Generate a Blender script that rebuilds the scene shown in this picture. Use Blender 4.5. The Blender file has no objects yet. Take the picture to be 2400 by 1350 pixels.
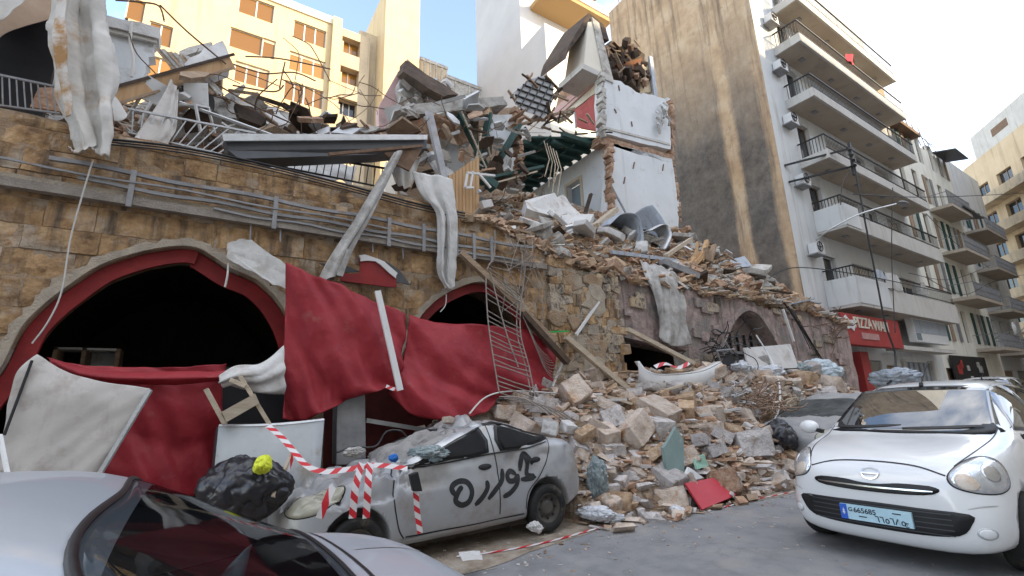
import bpy, bmesh, math, random
import numpy as np
from mathutils import Vector, Matrix, noise
from mathutils.bvhtree import BVHTree

random.seed(7)
S = bpy.context.scene
COL = S.collection
V = Vector

# ------------------------------------------------------------------ camera
FPX = 1100.0                       # focal length in pixels of a 2400 px wide frame
EYE = V((0.0, 0.0, 1.55))
FWD = V((0.53374034, 0.81128717, 0.23860926))
RGT = V((0.83942799, -0.54244705, -0.03334428))
UPV = V((-0.1023811, -0.21809248, 0.97054303))
cam = bpy.data.cameras.new('camera')
cam.sensor_width = 36.0
cam.lens = FPX / 2400 * 36
cam.clip_start = 0.05
cam.clip_end = 2000
camo = bpy.data.objects.new('camera', cam)
COL.objects.link(camo)
R3 = Matrix((RGT, UPV, -FWD)).transposed()
camo.matrix_world = Matrix.Translation(EYE) @ R3.to_4x4()
S.camera = camo

# ------------------------------------------------------------------ sky and sun
SUN_EL, SUN_AZ = math.radians(20), math.radians(38)      # azimuth from -Y towards +X
SUN_DIR = V((math.sin(SUN_AZ) * math.cos(SUN_EL), -math.cos(SUN_AZ) * math.cos(SUN_EL), math.sin(SUN_EL)))
w = bpy.data.worlds.new('World')
S.world = w
w.use_nodes = True
nt = w.node_tree
nt.nodes.clear()
N = nt.nodes.new
out = N('ShaderNodeOutputWorld')
bg = N('ShaderNodeBackground')
sky = N('ShaderNodeTexSky')
sky.sky_type = 'NISHITA'
sky.sun_disc = False
sky.sun_elevation = SUN_EL
sky.sun_rotation = math.atan2(SUN_DIR.x, SUN_DIR.y)
sky.air_density = 1.0
sky.dust_density = 0.6
sky.ozone_density = 1.5
tc = N('ShaderNodeTexCoord')
mp = N('ShaderNodeMapping')
mp.inputs['Scale'].default_value = (1.0, 1.0, 2.2)
mp.inputs['Location'].default_value = (4.1754, 3.9648, 7.5818)
nz = N('ShaderNodeTexNoise')
nz.inputs['Scale'].default_value = 1.5
nz.inputs['Detail'].default_value = 7
nz.inputs['Roughness'].default_value = 0.55
rp = N('ShaderNodeValToRGB')
rp.color_ramp.elements[0].position = 0.45
rp.color_ramp.elements[1].position = 0.66
rp.color_ramp.elements[0].color = (.04, .04, .04, 1)
rp.color_ramp.elements[1].color = (.92, .92, .92, 1)
mx = N('ShaderNodeMix')
mx.data_type = 'RGBA'
cl = N('ShaderNodeRGB')
cl.outputs[0].default_value = (7.1, 6.85, 6.5, 1)
L = nt.links.new
L(tc.outputs['Generated'], mp.inputs['Vector'])
L(mp.outputs['Vector'], nz.inputs['Vector'])
L(nz.outputs['Fac'], rp.inputs['Fac'])
L(rp.outputs['Color'], mx.inputs['Factor'])
L(sky.outputs['Color'], mx.inputs['A'])
L(cl.outputs['Color'], mx.inputs['B'])
L(mx.outputs['Result'], bg.inputs['Color'])
bg.inputs['Strength'].default_value = 0.15
L(bg.outputs['Background'], out.inputs['Surface'])

sl = bpy.data.lights.new('sun', 'SUN')
sl.energy = 2.0
sl.angle = math.radians(0.6)
sl.color = (1.0, 0.80, 0.50)
so = bpy.data.objects.new('sun', sl)
COL.objects.link(so)
so.rotation_euler = SUN_DIR.to_track_quat('Z', 'Y').to_euler()
so.location = (20, -40, 60)

S.view_settings.view_transform = 'Standard'
S.view_settings.look = 'None'
S.view_settings.exposure = 1.88
S.view_settings.gamma = 1.0
S.render.engine = 'CYCLES'
S.cycles.max_bounces = 6
S.cycles.use_denoising = True

# ------------------------------------------------------------------ helpers
def P(x, y, Y=None, X=None, Z=None):
    """survey: the point on the given plane seen along a measured bearing of the photograph (2400 px wide)"""
    d = RGT * ((x - 1200) / FPX) + UPV * ((675 - y) / FPX) + FWD
    if Y is not None: t = (Y - EYE.y) / d.y
    elif X is not None: t = (X - EYE.x) / d.x
    else: t = (Z - EYE.z) / d.z
    return EYE + d * t

def mat(name, cols, scale=3.0, rough=0.85, bump=0.25, bs=25.0, metal=0.0, rnd=0.0, stain=None, streak=None,
        stretch=(1, 1, 1), spec=0.4, coat=0.0, rough_var=0.0, detail=6.0):
    m = bpy.data.materials.new(name)
    m.use_nodes = True
    t = m.node_tree
    n = t.nodes.new
    l = t.links.new
    b = t.nodes['Principled BSDF']
    b.inputs['Roughness'].default_value = rough
    b.inputs['Metallic'].default_value = metal
    b.inputs['Specular IOR Level'].default_value = spec
    b.inputs['Coat Weight'].default_value = coat
    b.inputs['Coat Roughness'].default_value = 0.05
    tcn = n('ShaderNodeTexCoord')
    oi = n('ShaderNodeObjectInfo')
    mul = n('ShaderNodeMath'); mul.operation = 'MULTIPLY'; mul.inputs[1].default_value = 53.0
    l(oi.outputs['Random'], mul.inputs[0])
    add = n('ShaderNodeVectorMath'); add.operation = 'ADD'
    l(tcn.outputs['Object'], add.inputs[0]); l(mul.outputs[0], add.inputs[1])
    mp = n('ShaderNodeMapping'); mp.inputs['Scale'].default_value = stretch
    l(add.outputs[0], mp.inputs['Vector'])
    nz = n('ShaderNodeTexNoise'); nz.inputs['Scale'].default_value = scale; nz.inputs['Detail'].default_value = detail
    nz.inputs['Roughness'].default_value = 0.62
    l(mp.outputs[0], nz.inputs['Vector'])
    rp = n('ShaderNodeValToRGB')
    e = rp.color_ramp.elements
    k = len(cols)
    for i, c in enumerate(cols):
        p = 0.30 + 0.40 * i / max(1, k - 1)
        if i < 2: el = e[i]; el.position = p
        else: el = e.new(p)
        el.color = (*c, 1)
    if k == 1: e[1].color = (*cols[0], 1)
    l(nz.outputs['Fac'], rp.inputs['Fac'])
    col = rp.outputs['Color']
    for st, zs in ((stain, (1, 1, 1)), (streak, (1, 1, 0.07))):
        if st is None: continue
        sc, ssc, lo, hi = st
        m2 = n('ShaderNodeMapping'); m2.inputs['Scale'].default_value = zs; m2.inputs['Location'].default_value = (3.3, 7.1, 1.7)
        l(add.outputs[0], m2.inputs['Vector'])
        n2 = n('ShaderNodeTexNoise'); n2.inputs['Scale'].default_value = ssc; n2.inputs['Detail'].default_value = 7
        n2.inputs['Roughness'].default_value = 0.68
        l(m2.outputs[0], n2.inputs['Vector'])
        r2 = n('ShaderNodeMapRange'); r2.inputs['From Min'].default_value = lo; r2.inputs['From Max'].default_value = hi
        l(n2.outputs['Fac'], r2.inputs['Value'])
        mm = n('ShaderNodeMix'); mm.data_type = 'RGBA'
        l(r2.outputs[0], mm.inputs['Factor']); l(col, mm.inputs['A']); mm.inputs['B'].default_value = (*sc, 1)
        col = mm.outputs['Result']
    if rnd:
        r3 = n('ShaderNodeMapRange'); r3.inputs['To Min'].default_value = 1 - rnd; r3.inputs['To Max'].default_value = 1 + rnd
        l(oi.outputs['Random'], r3.inputs['Value'])
        hs = n('ShaderNodeHueSaturation')
        l(r3.outputs[0], hs.inputs['Value']); l(col, hs.inputs['Color'])
        col = hs.outputs['Color']
    l(col, b.inputs['Base Color'])
    if rough_var:
        r4 = n('ShaderNodeMapRange'); r4.inputs['To Min'].default_value = max(0.02, rough - rough_var); r4.inputs['To Max'].default_value = min(1, rough + rough_var)
        l(nz.outputs['Fac'], r4.inputs['Value']); l(r4.outputs[0], b.inputs['Roughness'])
    if bump:
        nb = n('ShaderNodeTexNoise'); nb.inputs['Scale'].default_value = bs; nb.inputs['Detail'].default_value = 5
        l(mp.outputs[0], nb.inputs['Vector'])
        bp = n('ShaderNodeBump'); bp.inputs['Strength'].default_value = bump; bp.inputs['Distance'].default_value = 0.03
        l(nb.outputs['Fac'], bp.inputs['Height']); l(bp.outputs[0], b.inputs['Normal'])
    return m

def tag(o, label=None, cat=None, group=None, kind=None):
    if label: o['label'] = label
    if cat: o['category'] = cat
    if group: o['group'] = group
    if kind: o['kind'] = kind
    return o

def empty(name, loc, label=None, cat=None, group=None, kind=None):
    o = bpy.data.objects.new(name, None)
    o.empty_display_size = 0.2
    COL.objects.link(o)
    o.location = loc
    o['_loc'] = tuple(loc)
    return tag(o, label, cat, group, kind)

def wloc(o):
    p = V((0, 0, 0))
    while o is not None:
        p += o.location
        o = o.parent
    return p

def link(name, me, m, parent=None, label=None, cat=None, group=None, kind=None, smooth=False):
    """mesh in world coordinates -> object with its origin in the middle of its box"""
    co = np.empty(len(me.vertices) * 3, 'f')
    me.vertices.foreach_get('co', co)
    co = co.reshape(-1, 3)
    c = (co.min(0) + co.max(0)) / 2
    co -= c
    me.vertices.foreach_set('co', co.ravel())
    if smooth: me.polygons.foreach_set('use_smooth', [True] * len(me.polygons))
    for x in (m if isinstance(m, (list, tuple)) else [m]): me.materials.append(x)
    me.update()
    o = bpy.data.objects.new(name, me)
    COL.objects.link(o)
    o.location = V(c.tolist())
    if parent is not None:
        o.parent = parent
        o.location = V(c.tolist()) - wloc(parent)
    return tag(o, label, cat, group, kind)

class MB:
    def __init__(s): s.v = []; s.f = []; s.mi = []; s.m = 0
    def face(s, idx): s.f.append(tuple(idx)); s.mi.append(s.m)
    def quad(s, *ps):
        k = len(s.v); s.v += [tuple(p) for p in ps]; s.face(range(k, k + len(ps)))
    def box(s, lo, hi):
        (x0, y0, z0), (x1, y1, z1) = lo, hi
        s.hexa([(x0, y0, z0), (x1, y0, z0), (x1, y1, z0), (x0, y1, z0), (x0, y0, z1), (x1, y0, z1), (x1, y1, z1), (x0, y1, z1)])
        return s
    def hexa(s, p):
        k = len(s.v); s.v += [tuple(q) for q in p]
        for a in ((3, 2, 1, 0), (4, 5, 6, 7), (0, 1, 5, 4), (1, 2, 6, 5), (2, 3, 7, 6), (3, 0, 4, 7)): s.face([k + i for i in a])
        return s
    def beam(s, a, b, wd, ht=None, up=(0, 0, 1)):
        a, b = V(a), V(b); ht = ht or wd
        d = (b - a).normalized(); u = V(up)
        if abs(d.dot(u)) > 0.97: u = V((0, 1, 0))
        r = d.cross(u).normalized() * (wd / 2); u = r.cross(d).normalized() * (ht / 2)
        s.hexa([a - r - u, a + r - u, b + r - u, b - r - u, a - r + u, a + r + u, b + r + u, b - r + u])
        return s
    def prism(s, poly, off):
        k = len(s.v); n = len(poly); off = V(off)
        s.v += [tuple(p) for p in poly] + [tuple(V(p) + off) for p in poly]
        s.face(range(k, k + n)); s.face(reversed(range(k + n, k + 2 * n)))
        for i in range(n):
            j = (i + 1) % n; s.face((k + i, k + n + i, k + n + j, k + j))
        return s
    def tube(s, pts, r, n=6, cap=True):
        pts = [V(p) for p in pts]; k = len(s.v); m = len(pts)
        ref = V((0, 0, 1))
        for i, p in enumerate(pts):
            d = (pts[min(i + 1, m - 1)] - pts[max(i - 1, 0)]).normalized()
            u = ref if abs(d.dot(ref)) < 0.95 else V((0, 1, 0))
            a = d.cross(u).normalized(); b = a.cross(d)
            rr = r[i] if isinstance(r, (list, tuple)) else r
            for j in range(n):
                t = 2 * math.pi * j / n
                s.v.append(tuple(p + (a * math.cos(t) + b * math.sin(t)) * rr))
        for i in range(m - 1):
            for j in range(n):
                q = (j + 1) % n
                s.face((k + i * n + j, k + i * n + q, k + (i + 1) * n + q, k + (i + 1) * n + j))
        if cap:
            s.face(reversed(range(k, k + n))); s.face(range(k + (m - 1) * n, k + m * n))
        return s
    def grid(s, A):
        """A: rows x cols x 3"""
        k = len(s.v); r, c = A.shape[:2]
        s.v += [tuple(map(float, p)) for p in A.reshape(-1, 3)]
        for i in range(r - 1):
            for j in range(c - 1):
                s.face((k + i * c + j, k + i * c + j + 1, k + (i + 1) * c + j + 1, k + (i + 1) * c + j))
        return s
    def mesh(s, name='m'):
        me = bpy.data.meshes.new(name)
        me.from_pydata(s.v, [], s.f)
        if any(s.mi): me.polygons.foreach_set('material_index', s.mi)
        bm = bmesh.new(); bm.from_mesh(me)
        bmesh.ops.recalc_face_normals(bm, faces=bm.faces)
        bm.to_mesh(me); bm.free()
        return me
    def build(s, name, m, parent=None, label=None, cat=None, group=None, kind=None, smooth=False, bevel=0):
        o = link(name, s.mesh(name), m, parent, label, cat, group, kind, smooth)
        if bevel:
            md = o.modifiers.new('bevel', 'BEVEL'); md.width = bevel; md.segments = 2; md.limit_method = 'ANGLE'
        return o

def sag(a, b, drop, n=14):
    a, b = V(a), V(b)
    return [a.lerp(b, i / n) - V((0, 0, drop * 4 * (i / n) * (1 - i / n))) for i in range(n + 1)]

def smooth_path(pts, n=6):
    pts = [V(p) for p in pts]
    out = []
    for i in range(len(pts) - 1):
        p0 = pts[max(i - 1, 0)]; p1 = pts[i]; p2 = pts[i + 1]; p3 = pts[min(i + 2, len(pts) - 1)]
        for k in range(n):
            t = k / n
            out.append(0.5 * ((2 * p1) + (p2 - p0) * t + (2 * p0 - 5 * p1 + 4 * p2 - p3) * t * t + (3 * p1 - p0 - 3 * p2 + p3) * t ** 3))
    out.append(pts[-1])
    return out

def _cr(A, n):
    """Catmull-Rom refine along axis 0"""
    r = A.shape[0]; res = []
    for i in range(r - 1):
        p0 = A[max(i - 1, 0)]; p1 = A[i]; p2 = A[i + 1]; p3 = A[min(i + 2, r - 1)]
        for k in range(n):
            t = k / n
            res.append(0.5 * ((2 * p1) + (p2 - p0) * t + (2 * p0 - 5 * p1 + 4 * p2 - p3) * t * t + (3 * p1 - p0 - 3 * p2 + p3) * t ** 3))
    res.append(A[-1])
    return np.array(res)

def cloth(name, rows, m, label, cat, nu=8, nv=8, folds=(), wrinkle=0.02, ws=2.5, seed=0, thick=0.006, parent=None, group=None, ragged=0.0):
    """rows of (px, py, Y) survey points -> draped sheet; folds: (du, dv, amplitude, frequency, phase) ripples in sheet space"""
    A = np.array([[tuple(P(*q[:2], Y=q[2])) for q in r] for r in rows])
    A = _cr(A, nu)
    A = np.swapaxes(_cr(np.swapaxes(A, 0, 1), nv), 0, 1)
    r, c = A.shape[:2]
    du = np.gradient(A, axis=0); dv = np.gradient(A, axis=1)
    nn = np.cross(du, dv); nn /= (np.linalg.norm(nn, axis=2, keepdims=True) + 1e-9)
    uu, vv = np.meshgrid(np.linspace(0, 1, r), np.linspace(0, 1, c), indexing='ij')
    h = np.zeros((r, c))
    for fu, fv, amp, fr, ph in folds:
        s = np.sin((fu * uu + fv * vv) * fr * 2 * np.pi + ph + 0.6 * np.sin(3 * uu + 2 * vv))
        s = np.arcsin(np.clip(s, -1, 1)) * 0.6366          # sharp creases
        h += amp * s * (0.45 + 0.55 * uu)
    for i in range(r):
        for j in range(c):
            p = A[i, j]
            h[i, j] += wrinkle * (noise.noise(V((p[0] * ws + seed, p[1] * ws, p[2] * ws * 0.7))) + 0.5 * noise.noise(V((p[0] * ws * 3 + seed, p[1] * 3, p[2] * ws * 2))))
    A = A + nn * h[..., None]
    if ragged:
        for i in range(r):
            A[i, 0, 2] += ragged * noise.noise(V((i * 0.7, seed, 0))); A[i, -1, 2] += ragged * noise.noise(V((i * 0.7, seed, 9)))
        for j in range(c):
            A[-1, j, 2] += ragged * noise.noise(V((j * 0.7, seed, 4)))
    o = MB().grid(A).build(name, m, parent, label, cat, group, smooth=True)
    if thick:
        md = o.modifiers.new('thickness', 'SOLIDIFY'); md.thickness = thick; md.offset = 0
    return o

def facade(mb, o, u, wd, ht, holes, depth=0.18):
    """wall sheet with real openings and reveals; u = direction along the wall, outside is u x Z"""
    o, u = V(o), V(u).normalized(); z = V((0, 0, 1)); n = u.cross(z)
    us = sorted({0, wd} | {max(0, min(wd, k)) for h in holes for k in h[:2]})
    zs = sorted({0, ht} | {max(0, min(ht, k)) for h in holes for k in h[2:4]})
    for i in range(len(us) - 1):
        for j in range(len(zs) - 1):
            cu, cz = (us[i] + us[i + 1]) / 2, (zs[j] + zs[j + 1]) / 2
            if any(h[0] < cu < h[1] and h[2] < cz < h[3] for h in holes): continue
            mb.quad(*[o + u * a + z * b for a, b in ((us[i], zs[j]), (us[i + 1], zs[j]), (us[i + 1], zs[j + 1]), (us[i], zs[j + 1]))])
    for a, b, c, d in [h[:4] for h in holes]:
        q = [(a, c), (b, c), (b, d), (a, d)]
        for k in range(4):
            (a0, c0), (a1, c1) = q[k], q[(k + 1) % 4]
            p0, p1 = o + u * a0 + z * c0, o + u * a1 + z * c1
            mb.quad(p0, p1, p1 - n * depth, p0 - n * depth)

def window(parent, o, u, h, nx, nzz, fm, gm, depth=0.14, bar=0.05, name='window', blind=None):
    o, u = V(o), V(u).normalized(); z = V((0, 0, 1)); n = u.cross(z)
    a, b, c, d = h[:4]
    mb = MB()
    def bx(a0, a1, c0, c1, t0, t1):
        mb.hexa([o + u * x + z * y - n * t for t in (t0, t1) for x, y in ((a0, c0), (a1, c0), (a1, c1), (a0, c1))])
    for i in range(nx + 1):
        x = a + (b - a) * i / nx
        bx(max(a, x - bar / 2), min(b, x + bar / 2), c, d, depth - 0.05, depth + 0.01)
    for j in range(nzz + 1):
        y = c + (d - c) * j / nzz
        bx(a, b, max(c, y - bar / 2), min(d, y + bar / 2), depth - 0.047, depth + 0.012)
    w_ = mb.build(name, fm, parent)
    g = MB()
    g.hexa([o + u * x + z * y - n * t for t in (depth - 0.012, depth - 0.004) for x, y in ((a, c), (b, c), (b, d), (a, d))])
    g.build('pane', gm, w_)
    if blind:
        k = MB(); zb = c + (d - c) * (1 - blind[0])
        k.hexa([o + u * x + z * y - n * t for t in (depth - 0.045, depth - 0.02) for x, y in ((a + .03, zb), (b - .03, zb), (b - .03, d), (a + .03, d))])
        k.build('blind', blind[1], w_)
    return w_

def hull_mesh(name, pts):
    bm = bmesh.new()
    for p in pts: bm.verts.new(p)
    r = bmesh.ops.convex_hull(bm, input=bm.verts)
    bmesh.ops.delete(bm, geom=[v for v in bm.verts if not v.link_faces], context='VERTS')
    me = bpy.data.meshes.new(name)
    bm.to_mesh(me); bm.free()
    return me

def rock_mesh(seed, dims, blocky=0.5):
    rd = random.Random(seed)
    pts = []
    for sx in (-1, 1):
        for sy in (-1, 1):
            for sz in (-1, 1):
                for k in range(2):
                    j = 0.10 + 0.5 * (1 - blocky)
                    pts.append((dims[0] / 2 * sx * (1 - j * rd.random()), dims[1] / 2 * sy * (1 - j * rd.random()), dims[2] / 2 * sz * (1 - j * rd.random())))
    for k in range(6):
        d = V((rd.gauss(0, 1), rd.gauss(0, 1), rd.gauss(0, 1))).normalized() * 0.52
        pts.append((d.x * dims[0], d.y * dims[1], d.z * dims[2]))
    return hull_mesh('rock', pts)

def fine_rock(seed, dims, blocky):
    me = rock_mesh(seed, dims, blocky)
    bm = bmesh.new(); bm.from_mesh(me)
    bmesh.ops.bevel(bm, geom=list(bm.edges), offset=.035, segments=2, affect='EDGES', clamp_overlap=True)
    bmesh.ops.triangulate(bm, faces=bm.faces)
    for k in range(2):
        lng = [e for e in bm.edges if e.calc_length() > .16]
        bmesh.ops.subdivide_edges(bm, edges=lng, cuts=1); bmesh.ops.triangulate(bm, faces=bm.faces)
    bm.normal_update()
    for v in bm.verts:
        v.co += v.normal * (.045 * noise.noise(v.co * 2.6 + V((seed, 0, 0))) + .022 * noise.noise(v.co * 7 + V((0, seed, 0))) - .03 * max(0, noise.noise(v.co * 4 + V((3, seed, 1))) - .3))
    bm.to_mesh(me); bm.free()
    return me

def inst(name, me, m, loc, rot, scale, label=None, cat=None, group=None, parent=None, kind=None):
    o = bpy.data.objects.new(name, me)
    COL.objects.link(o)
    o.location = loc if parent is None else V(loc) - wloc(parent)
    o.rotation_euler = rot
    o.scale = scale if isinstance(scale, (tuple, list)) else (scale,) * 3
    if parent is not None: o.parent = parent
    if m is not None:
        if not me.materials: me.materials.append(None)
        o.material_slots[0].link = 'OBJECT'; o.material_slots[0].material = m
    return tag(o, label, cat, group, kind)

def plate(poly, thick_vec):
    return MB().prism(poly, thick_vec)

def sm(a, b, x):
    t = max(0, min(1, (x - a) / (b - a)))
    return t * t * (3 - 2 * t)

def itp(x, xs, ys): return float(np.interp(x, xs, ys))

# ------------------------------------------------------------------ materials
m_asphalt = mat('asphalt', [(.16, .16, .165), (.22, .22, .225), (.27, .265, .26)], 2.2, .8, .4, 90, stain=((.34, .315, .285), .7, .50, .74), streak=None, spec=.35, detail=14)
def crack_asphalt(m):
    t = m.node_tree; n = t.nodes.new; l = t.links.new; b = t.nodes['Principled BSDF']
    base = b.inputs['Base Color'].links[0].from_socket
    g = n('ShaderNodeNewGeometry'); nz = n('ShaderNodeTexNoise'); nz.inputs['Scale'].default_value = 1.7; nz.inputs['Detail'].default_value = 6; l(g.outputs['Position'], nz.inputs['Vector'])
    mu = n('ShaderNodeVectorMath'); mu.operation = 'SCALE'; mu.inputs['Scale'].default_value = .9; l(nz.outputs['Color'], mu.inputs[0])
    ad = n('ShaderNodeVectorMath'); ad.operation = 'ADD'; l(g.outputs['Position'], ad.inputs[0]); l(mu.outputs[0], ad.inputs[1])
    vo = n('ShaderNodeTexVoronoi'); vo.feature = 'DISTANCE_TO_EDGE'; vo.inputs['Scale'].default_value = .45; l(ad.outputs[0], vo.inputs['Vector'])
    r = n('ShaderNodeMapRange'); r.inputs['From Min'].default_value = .004; r.inputs['From Max'].default_value = .0; r.inputs['To Max'].default_value = .35; l(vo.outputs['Distance'], r.inputs['Value'])
    n2 = n('ShaderNodeTexNoise'); n2.inputs['Scale'].default_value = 1.1; n2.inputs['Detail'].default_value = 8; l(g.outputs['Position'], n2.inputs['Vector'])
    r2 = n('ShaderNodeMapRange'); r2.inputs['From Min'].default_value = .58; r2.inputs['From Max'].default_value = .72; r2.inputs['To Max'].default_value = .45; l(n2.outputs['Fac'], r2.inputs['Value'])
    mx = n('ShaderNodeMath'); mx.operation = 'MAXIMUM'; l(r.outputs[0], mx.inputs[0]); l(r2.outputs[0], mx.inputs[1])
    k = n('ShaderNodeMix'); k.data_type = 'RGBA'; l(mx.outputs[0], k.inputs['Factor']); l(base, k.inputs['A']); k.inputs['B'].default_value = (.085, .085, .09, 1)
    l(k.outputs['Result'], b.inputs['Base Color'])
crack_asphalt(m_asphalt)
m_pave = mat('pavement', [(.20, .17, .14), (.30, .26, .22)], 4, .95, .5, 40, stain=((.12, .08, .05), 2, .5, .7))
m_stone = mat('sandstone', [(.11, .07, .042), (.29, .175, .09), (.42, .27, .14), (.52, .36, .215)], 5.0, .95, 1.0, 14, rnd=.12, stain=((.42, .34, .26), 2.4, .50, .64), streak=((.10, .075, .055), 5, .50, .68), detail=13)
m_stone2 = mat('rubble_masonry', [(.24, .21, .18), (.38, .32, .25), (.48, .36, .22)], 2.0, .95, .9, 26, rnd=.22, stain=((.12, .10, .09), 9, .5, .62))
m_mortar = mat('mortar', [(.24, .16, .10), (.38, .28, .19)], 5, .98, .8, 35, stain=((.40, .34, .27), 1.2, .5, .65))
m_purple = mat('mauve_plaster', [(.15, .12, .11), (.30, .225, .21), (.38, .29, .27), (.46, .38, .34)], 4.2, .95, 1.0, 18, stain=((.23, .21, .195), 1.6, .47, .60), streak=((.13, .11, .10), 5, .52, .66), detail=12)
m_plaster_edge = mat('old_render', [(.28, .24, .20), (.44, .38, .30)], 5, .95, .6, 40, rnd=.1)
m_dark = mat('dark_vault_plaster', [(.05, .043, .038), (.10, .085, .07)], 3, .95, .2)  # very dark plaster for the rooms behind the openings
m_redpaint = mat('red_paint', [(.20, .012, .015), (.30, .02, .022)], 3, .55, .1, 30, stain=((.10, .02, .02), 3, .55, .75))
m_redcloth = mat('red_tarpaulin', [(.23, .012, .02), (.32, .022, .032)], 2.2, .62, .6, 7, stain=((.30, .10, .09), 3.2, .60, .85), spec=.35)
m_darkred = mat('painted_shade_red', [(.07, .012, .012), (.13, .025, .02)], 2, .8, .2)  # red darkened to carry the shade behind the tarpaulin
m_whitecloth = mat('white_canvas', [(.46, .455, .44), (.64, .63, .62)], 3, .8, .6, 9, stain=((.36, .32, .28), 2.2, .5, .72))
m_dirtycloth = mat('stained_canvas', [(.44, .42, .39), (.62, .60, .57)], 2.2, .85, .6, 8, stain=((.42, .28, .16), 1.7, .55, .72))
m_rustcloth = mat('rust_stained_canvas', [(.55, .52, .48), (.62, .60, .58)], 2.0, .85, .15, 90, stain=((.36, .20, .08), 2.6, .46, .62))
m_greycloth = mat('grey_canvas', [(.25, .24, .225), (.52, .505, .49)], 4, .85, .6, 10, stain=((.20, .17, .14), 2.2, .52, .7))
m_tentcloth = mat('pale_canvas', [(.41, .385, .36), (.50, .475, .45)], 2.2, .8, .3, 6, stain=((.30, .255, .225), 2.4, .52, .72), streak=((.36, .32, .29), 5, .55, .7))
m_steel = mat('grey_paint_steel', [(.20, .20, .21), (.32, .32, .33)], 4, .5, .1, 40, metal=.3, stain=((.25, .15, .09), 6, .58, .72))
m_galv = mat('galvanised', [(.42, .43, .44), (.55, .56, .57)], 4, .42, .1, 40, metal=.5, stain=((.30, .24, .2), 5, .58, .75))
m_rust = mat('rusted_iron', [(.12, .07, .045), (.23, .15, .10)], 8, .85, .3, 60)
m_rebar = mat('bent_bar', [(.20, .17, .15), (.33, .29, .26)], 8, .8, .3, 60)
m_canopy = mat('dark_grey_sheet', [(.055, .058, .065), (.085, .088, .095)], 2, .45, .05, 40, metal=.2)
m_conc = mat('broken_concrete', [(.28, .26, .24), (.42, .40, .37), (.52, .50, .47)], 4, .95, .7, 30, rnd=.15, stain=((.20, .17, .14), 3, .52, .68))
m_conc_w = mat('white_plaster_slab', [(.50, .49, .48), (.62, .61, .60)], 3, .9, .4, 30, rnd=.08, stain=((.34, .28, .23), 3, .55, .7))
m_white = mat('white_plaster', [(.60, .62, .64), (.68, .70, .72)], 1.2, .9, .15, 30, stain=((.46, .45, .44), 2.2, .58, .72), streak=((.50, .49, .47), 3, .56, .74))
m_redwall = mat('red_plaster', [(.38, .09, .09), (.48, .13, .12)], 2, .9, .2, 30, stain=((.5, .3, .26), 5, .6, .75))
m_pinkwall = mat('pink_plaster', [(.52, .33, .32), (.62, .44, .42)], 2, .9, .2, 30, stain=((.38, .30, .28), 2, .55, .7))
m_brick = mat('broken_brick', [(.20, .115, .075), (.35, .215, .14), (.46, .35, .26)], 6, .95, .8, 25, rnd=.25, stain=((.50, .42, .34), 4, .55, .7))
m_earth = mat('rubble_earth', [(.15, .10, .065), (.30, .22, .155), (.43, .36, .30)], 9, 1, .9, 18, stain=((.46, .41, .36), 3, .5, .65))
m_rockA = mat('limestone', [(.40, .31, .25), (.54, .45, .38), (.62, .55, .49)], 4, .95, .8, 22, rnd=.2, stain=((.44, .25, .12), 2.5, .55, .68))
m_rockB = mat('grey_stone', [(.33, .31, .30), (.46, .43, .42), (.56, .53, .51)], 4, .95, .8, 22, rnd=.2, stain=((.24, .18, .14), 4, .55, .68))
m_rockC = mat('ochre_stone', [(.27, .165, .095), (.42, .29, .185), (.53, .41, .30)], 4, .95, .8, 22, rnd=.2, stain=((.52, .44, .36), 3, .55, .68))
m_wood = mat('weathered_timber', [(.22, .15, .10), (.36, .27, .19)], 3, .85, .4, 12, rnd=.2, stretch=(1, 6, 6))
m_wood_pale = mat('pale_timber', [(.42, .34, .25), (.56, .48, .38)], 3, .85, .3, 12, rnd=.15, stretch=(1, 6, 6))
m_wood_dark = mat('burnt_timber', [(.035, .026, .02), (.10, .065, .045)], 4, .9, .5, 14, rnd=.2)
m_green = mat('dark_green_paint', [(.018, .055, .05), (.035, .085, .075)], 3, .7, .2, 20, stain=((.12, .10, .08), 4, .6, .75))
m_ply = mat('orange_boards', [(.42, .25, .12), (.54, .36, .20)], 2, .8, .2, 12, stretch=(5, 5, .6))
m_yellow = mat('cream_render', [(.56, .43, .25), (.62, .49, .30)], .6, .9, .1, 20, streak=((.42, .31, .17), 1.2, .52, .78))
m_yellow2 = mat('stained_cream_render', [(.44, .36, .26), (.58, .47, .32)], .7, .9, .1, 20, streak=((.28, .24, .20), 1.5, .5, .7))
m_greywall = mat('pale_grey_render', [(.42, .42, .43), (.47, .47, .48)], .5, .9, .05, 20)
m_creamwall = mat('light_cream_render', [(.64, .59, .50), (.74, .69, .60)], .5, .9, .05, 20, streak=((.48, .42, .34), 1.2, .55, .75))
m_balc = mat('balcony_concrete', [(.46, .44, .41), (.56, .54, .51)], 1.2, .9, .15, 25, streak=((.30, .28, .25), 5, .55, .74))
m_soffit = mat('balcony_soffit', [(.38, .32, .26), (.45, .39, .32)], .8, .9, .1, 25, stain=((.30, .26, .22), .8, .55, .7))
m_facade = mat('facade_paint', [(.56, .57, .57), (.64, .65, .65)], .8, .9, .1, 25, streak=((.42, .40, .37), 2.5, .54, .72))
m_black = mat('black_metal', [(.012, .012, .014), (.022, .022, .025)], 4, .5, .0)
m_cable = mat('black_cable', [(.015, .015, .017)], 4, .6, .0)
m_cablew = mat('pale_cable', [(.55, .53, .50)], 4, .6, .0)
m_shop_red = mat('shop_sign_red', [(.32, .03, .03), (.40, .045, .042)], 2, .55, .05, 20, stain=((.52, .22, .2), 3, .62, .8))
m_shutter = mat('rolling_shutter', [(.28, .27, .25), (.36, .35, .32)], 2, .6, .1, 20, metal=.3, streak=((.16, .14, .12), 4, .5, .7))
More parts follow.
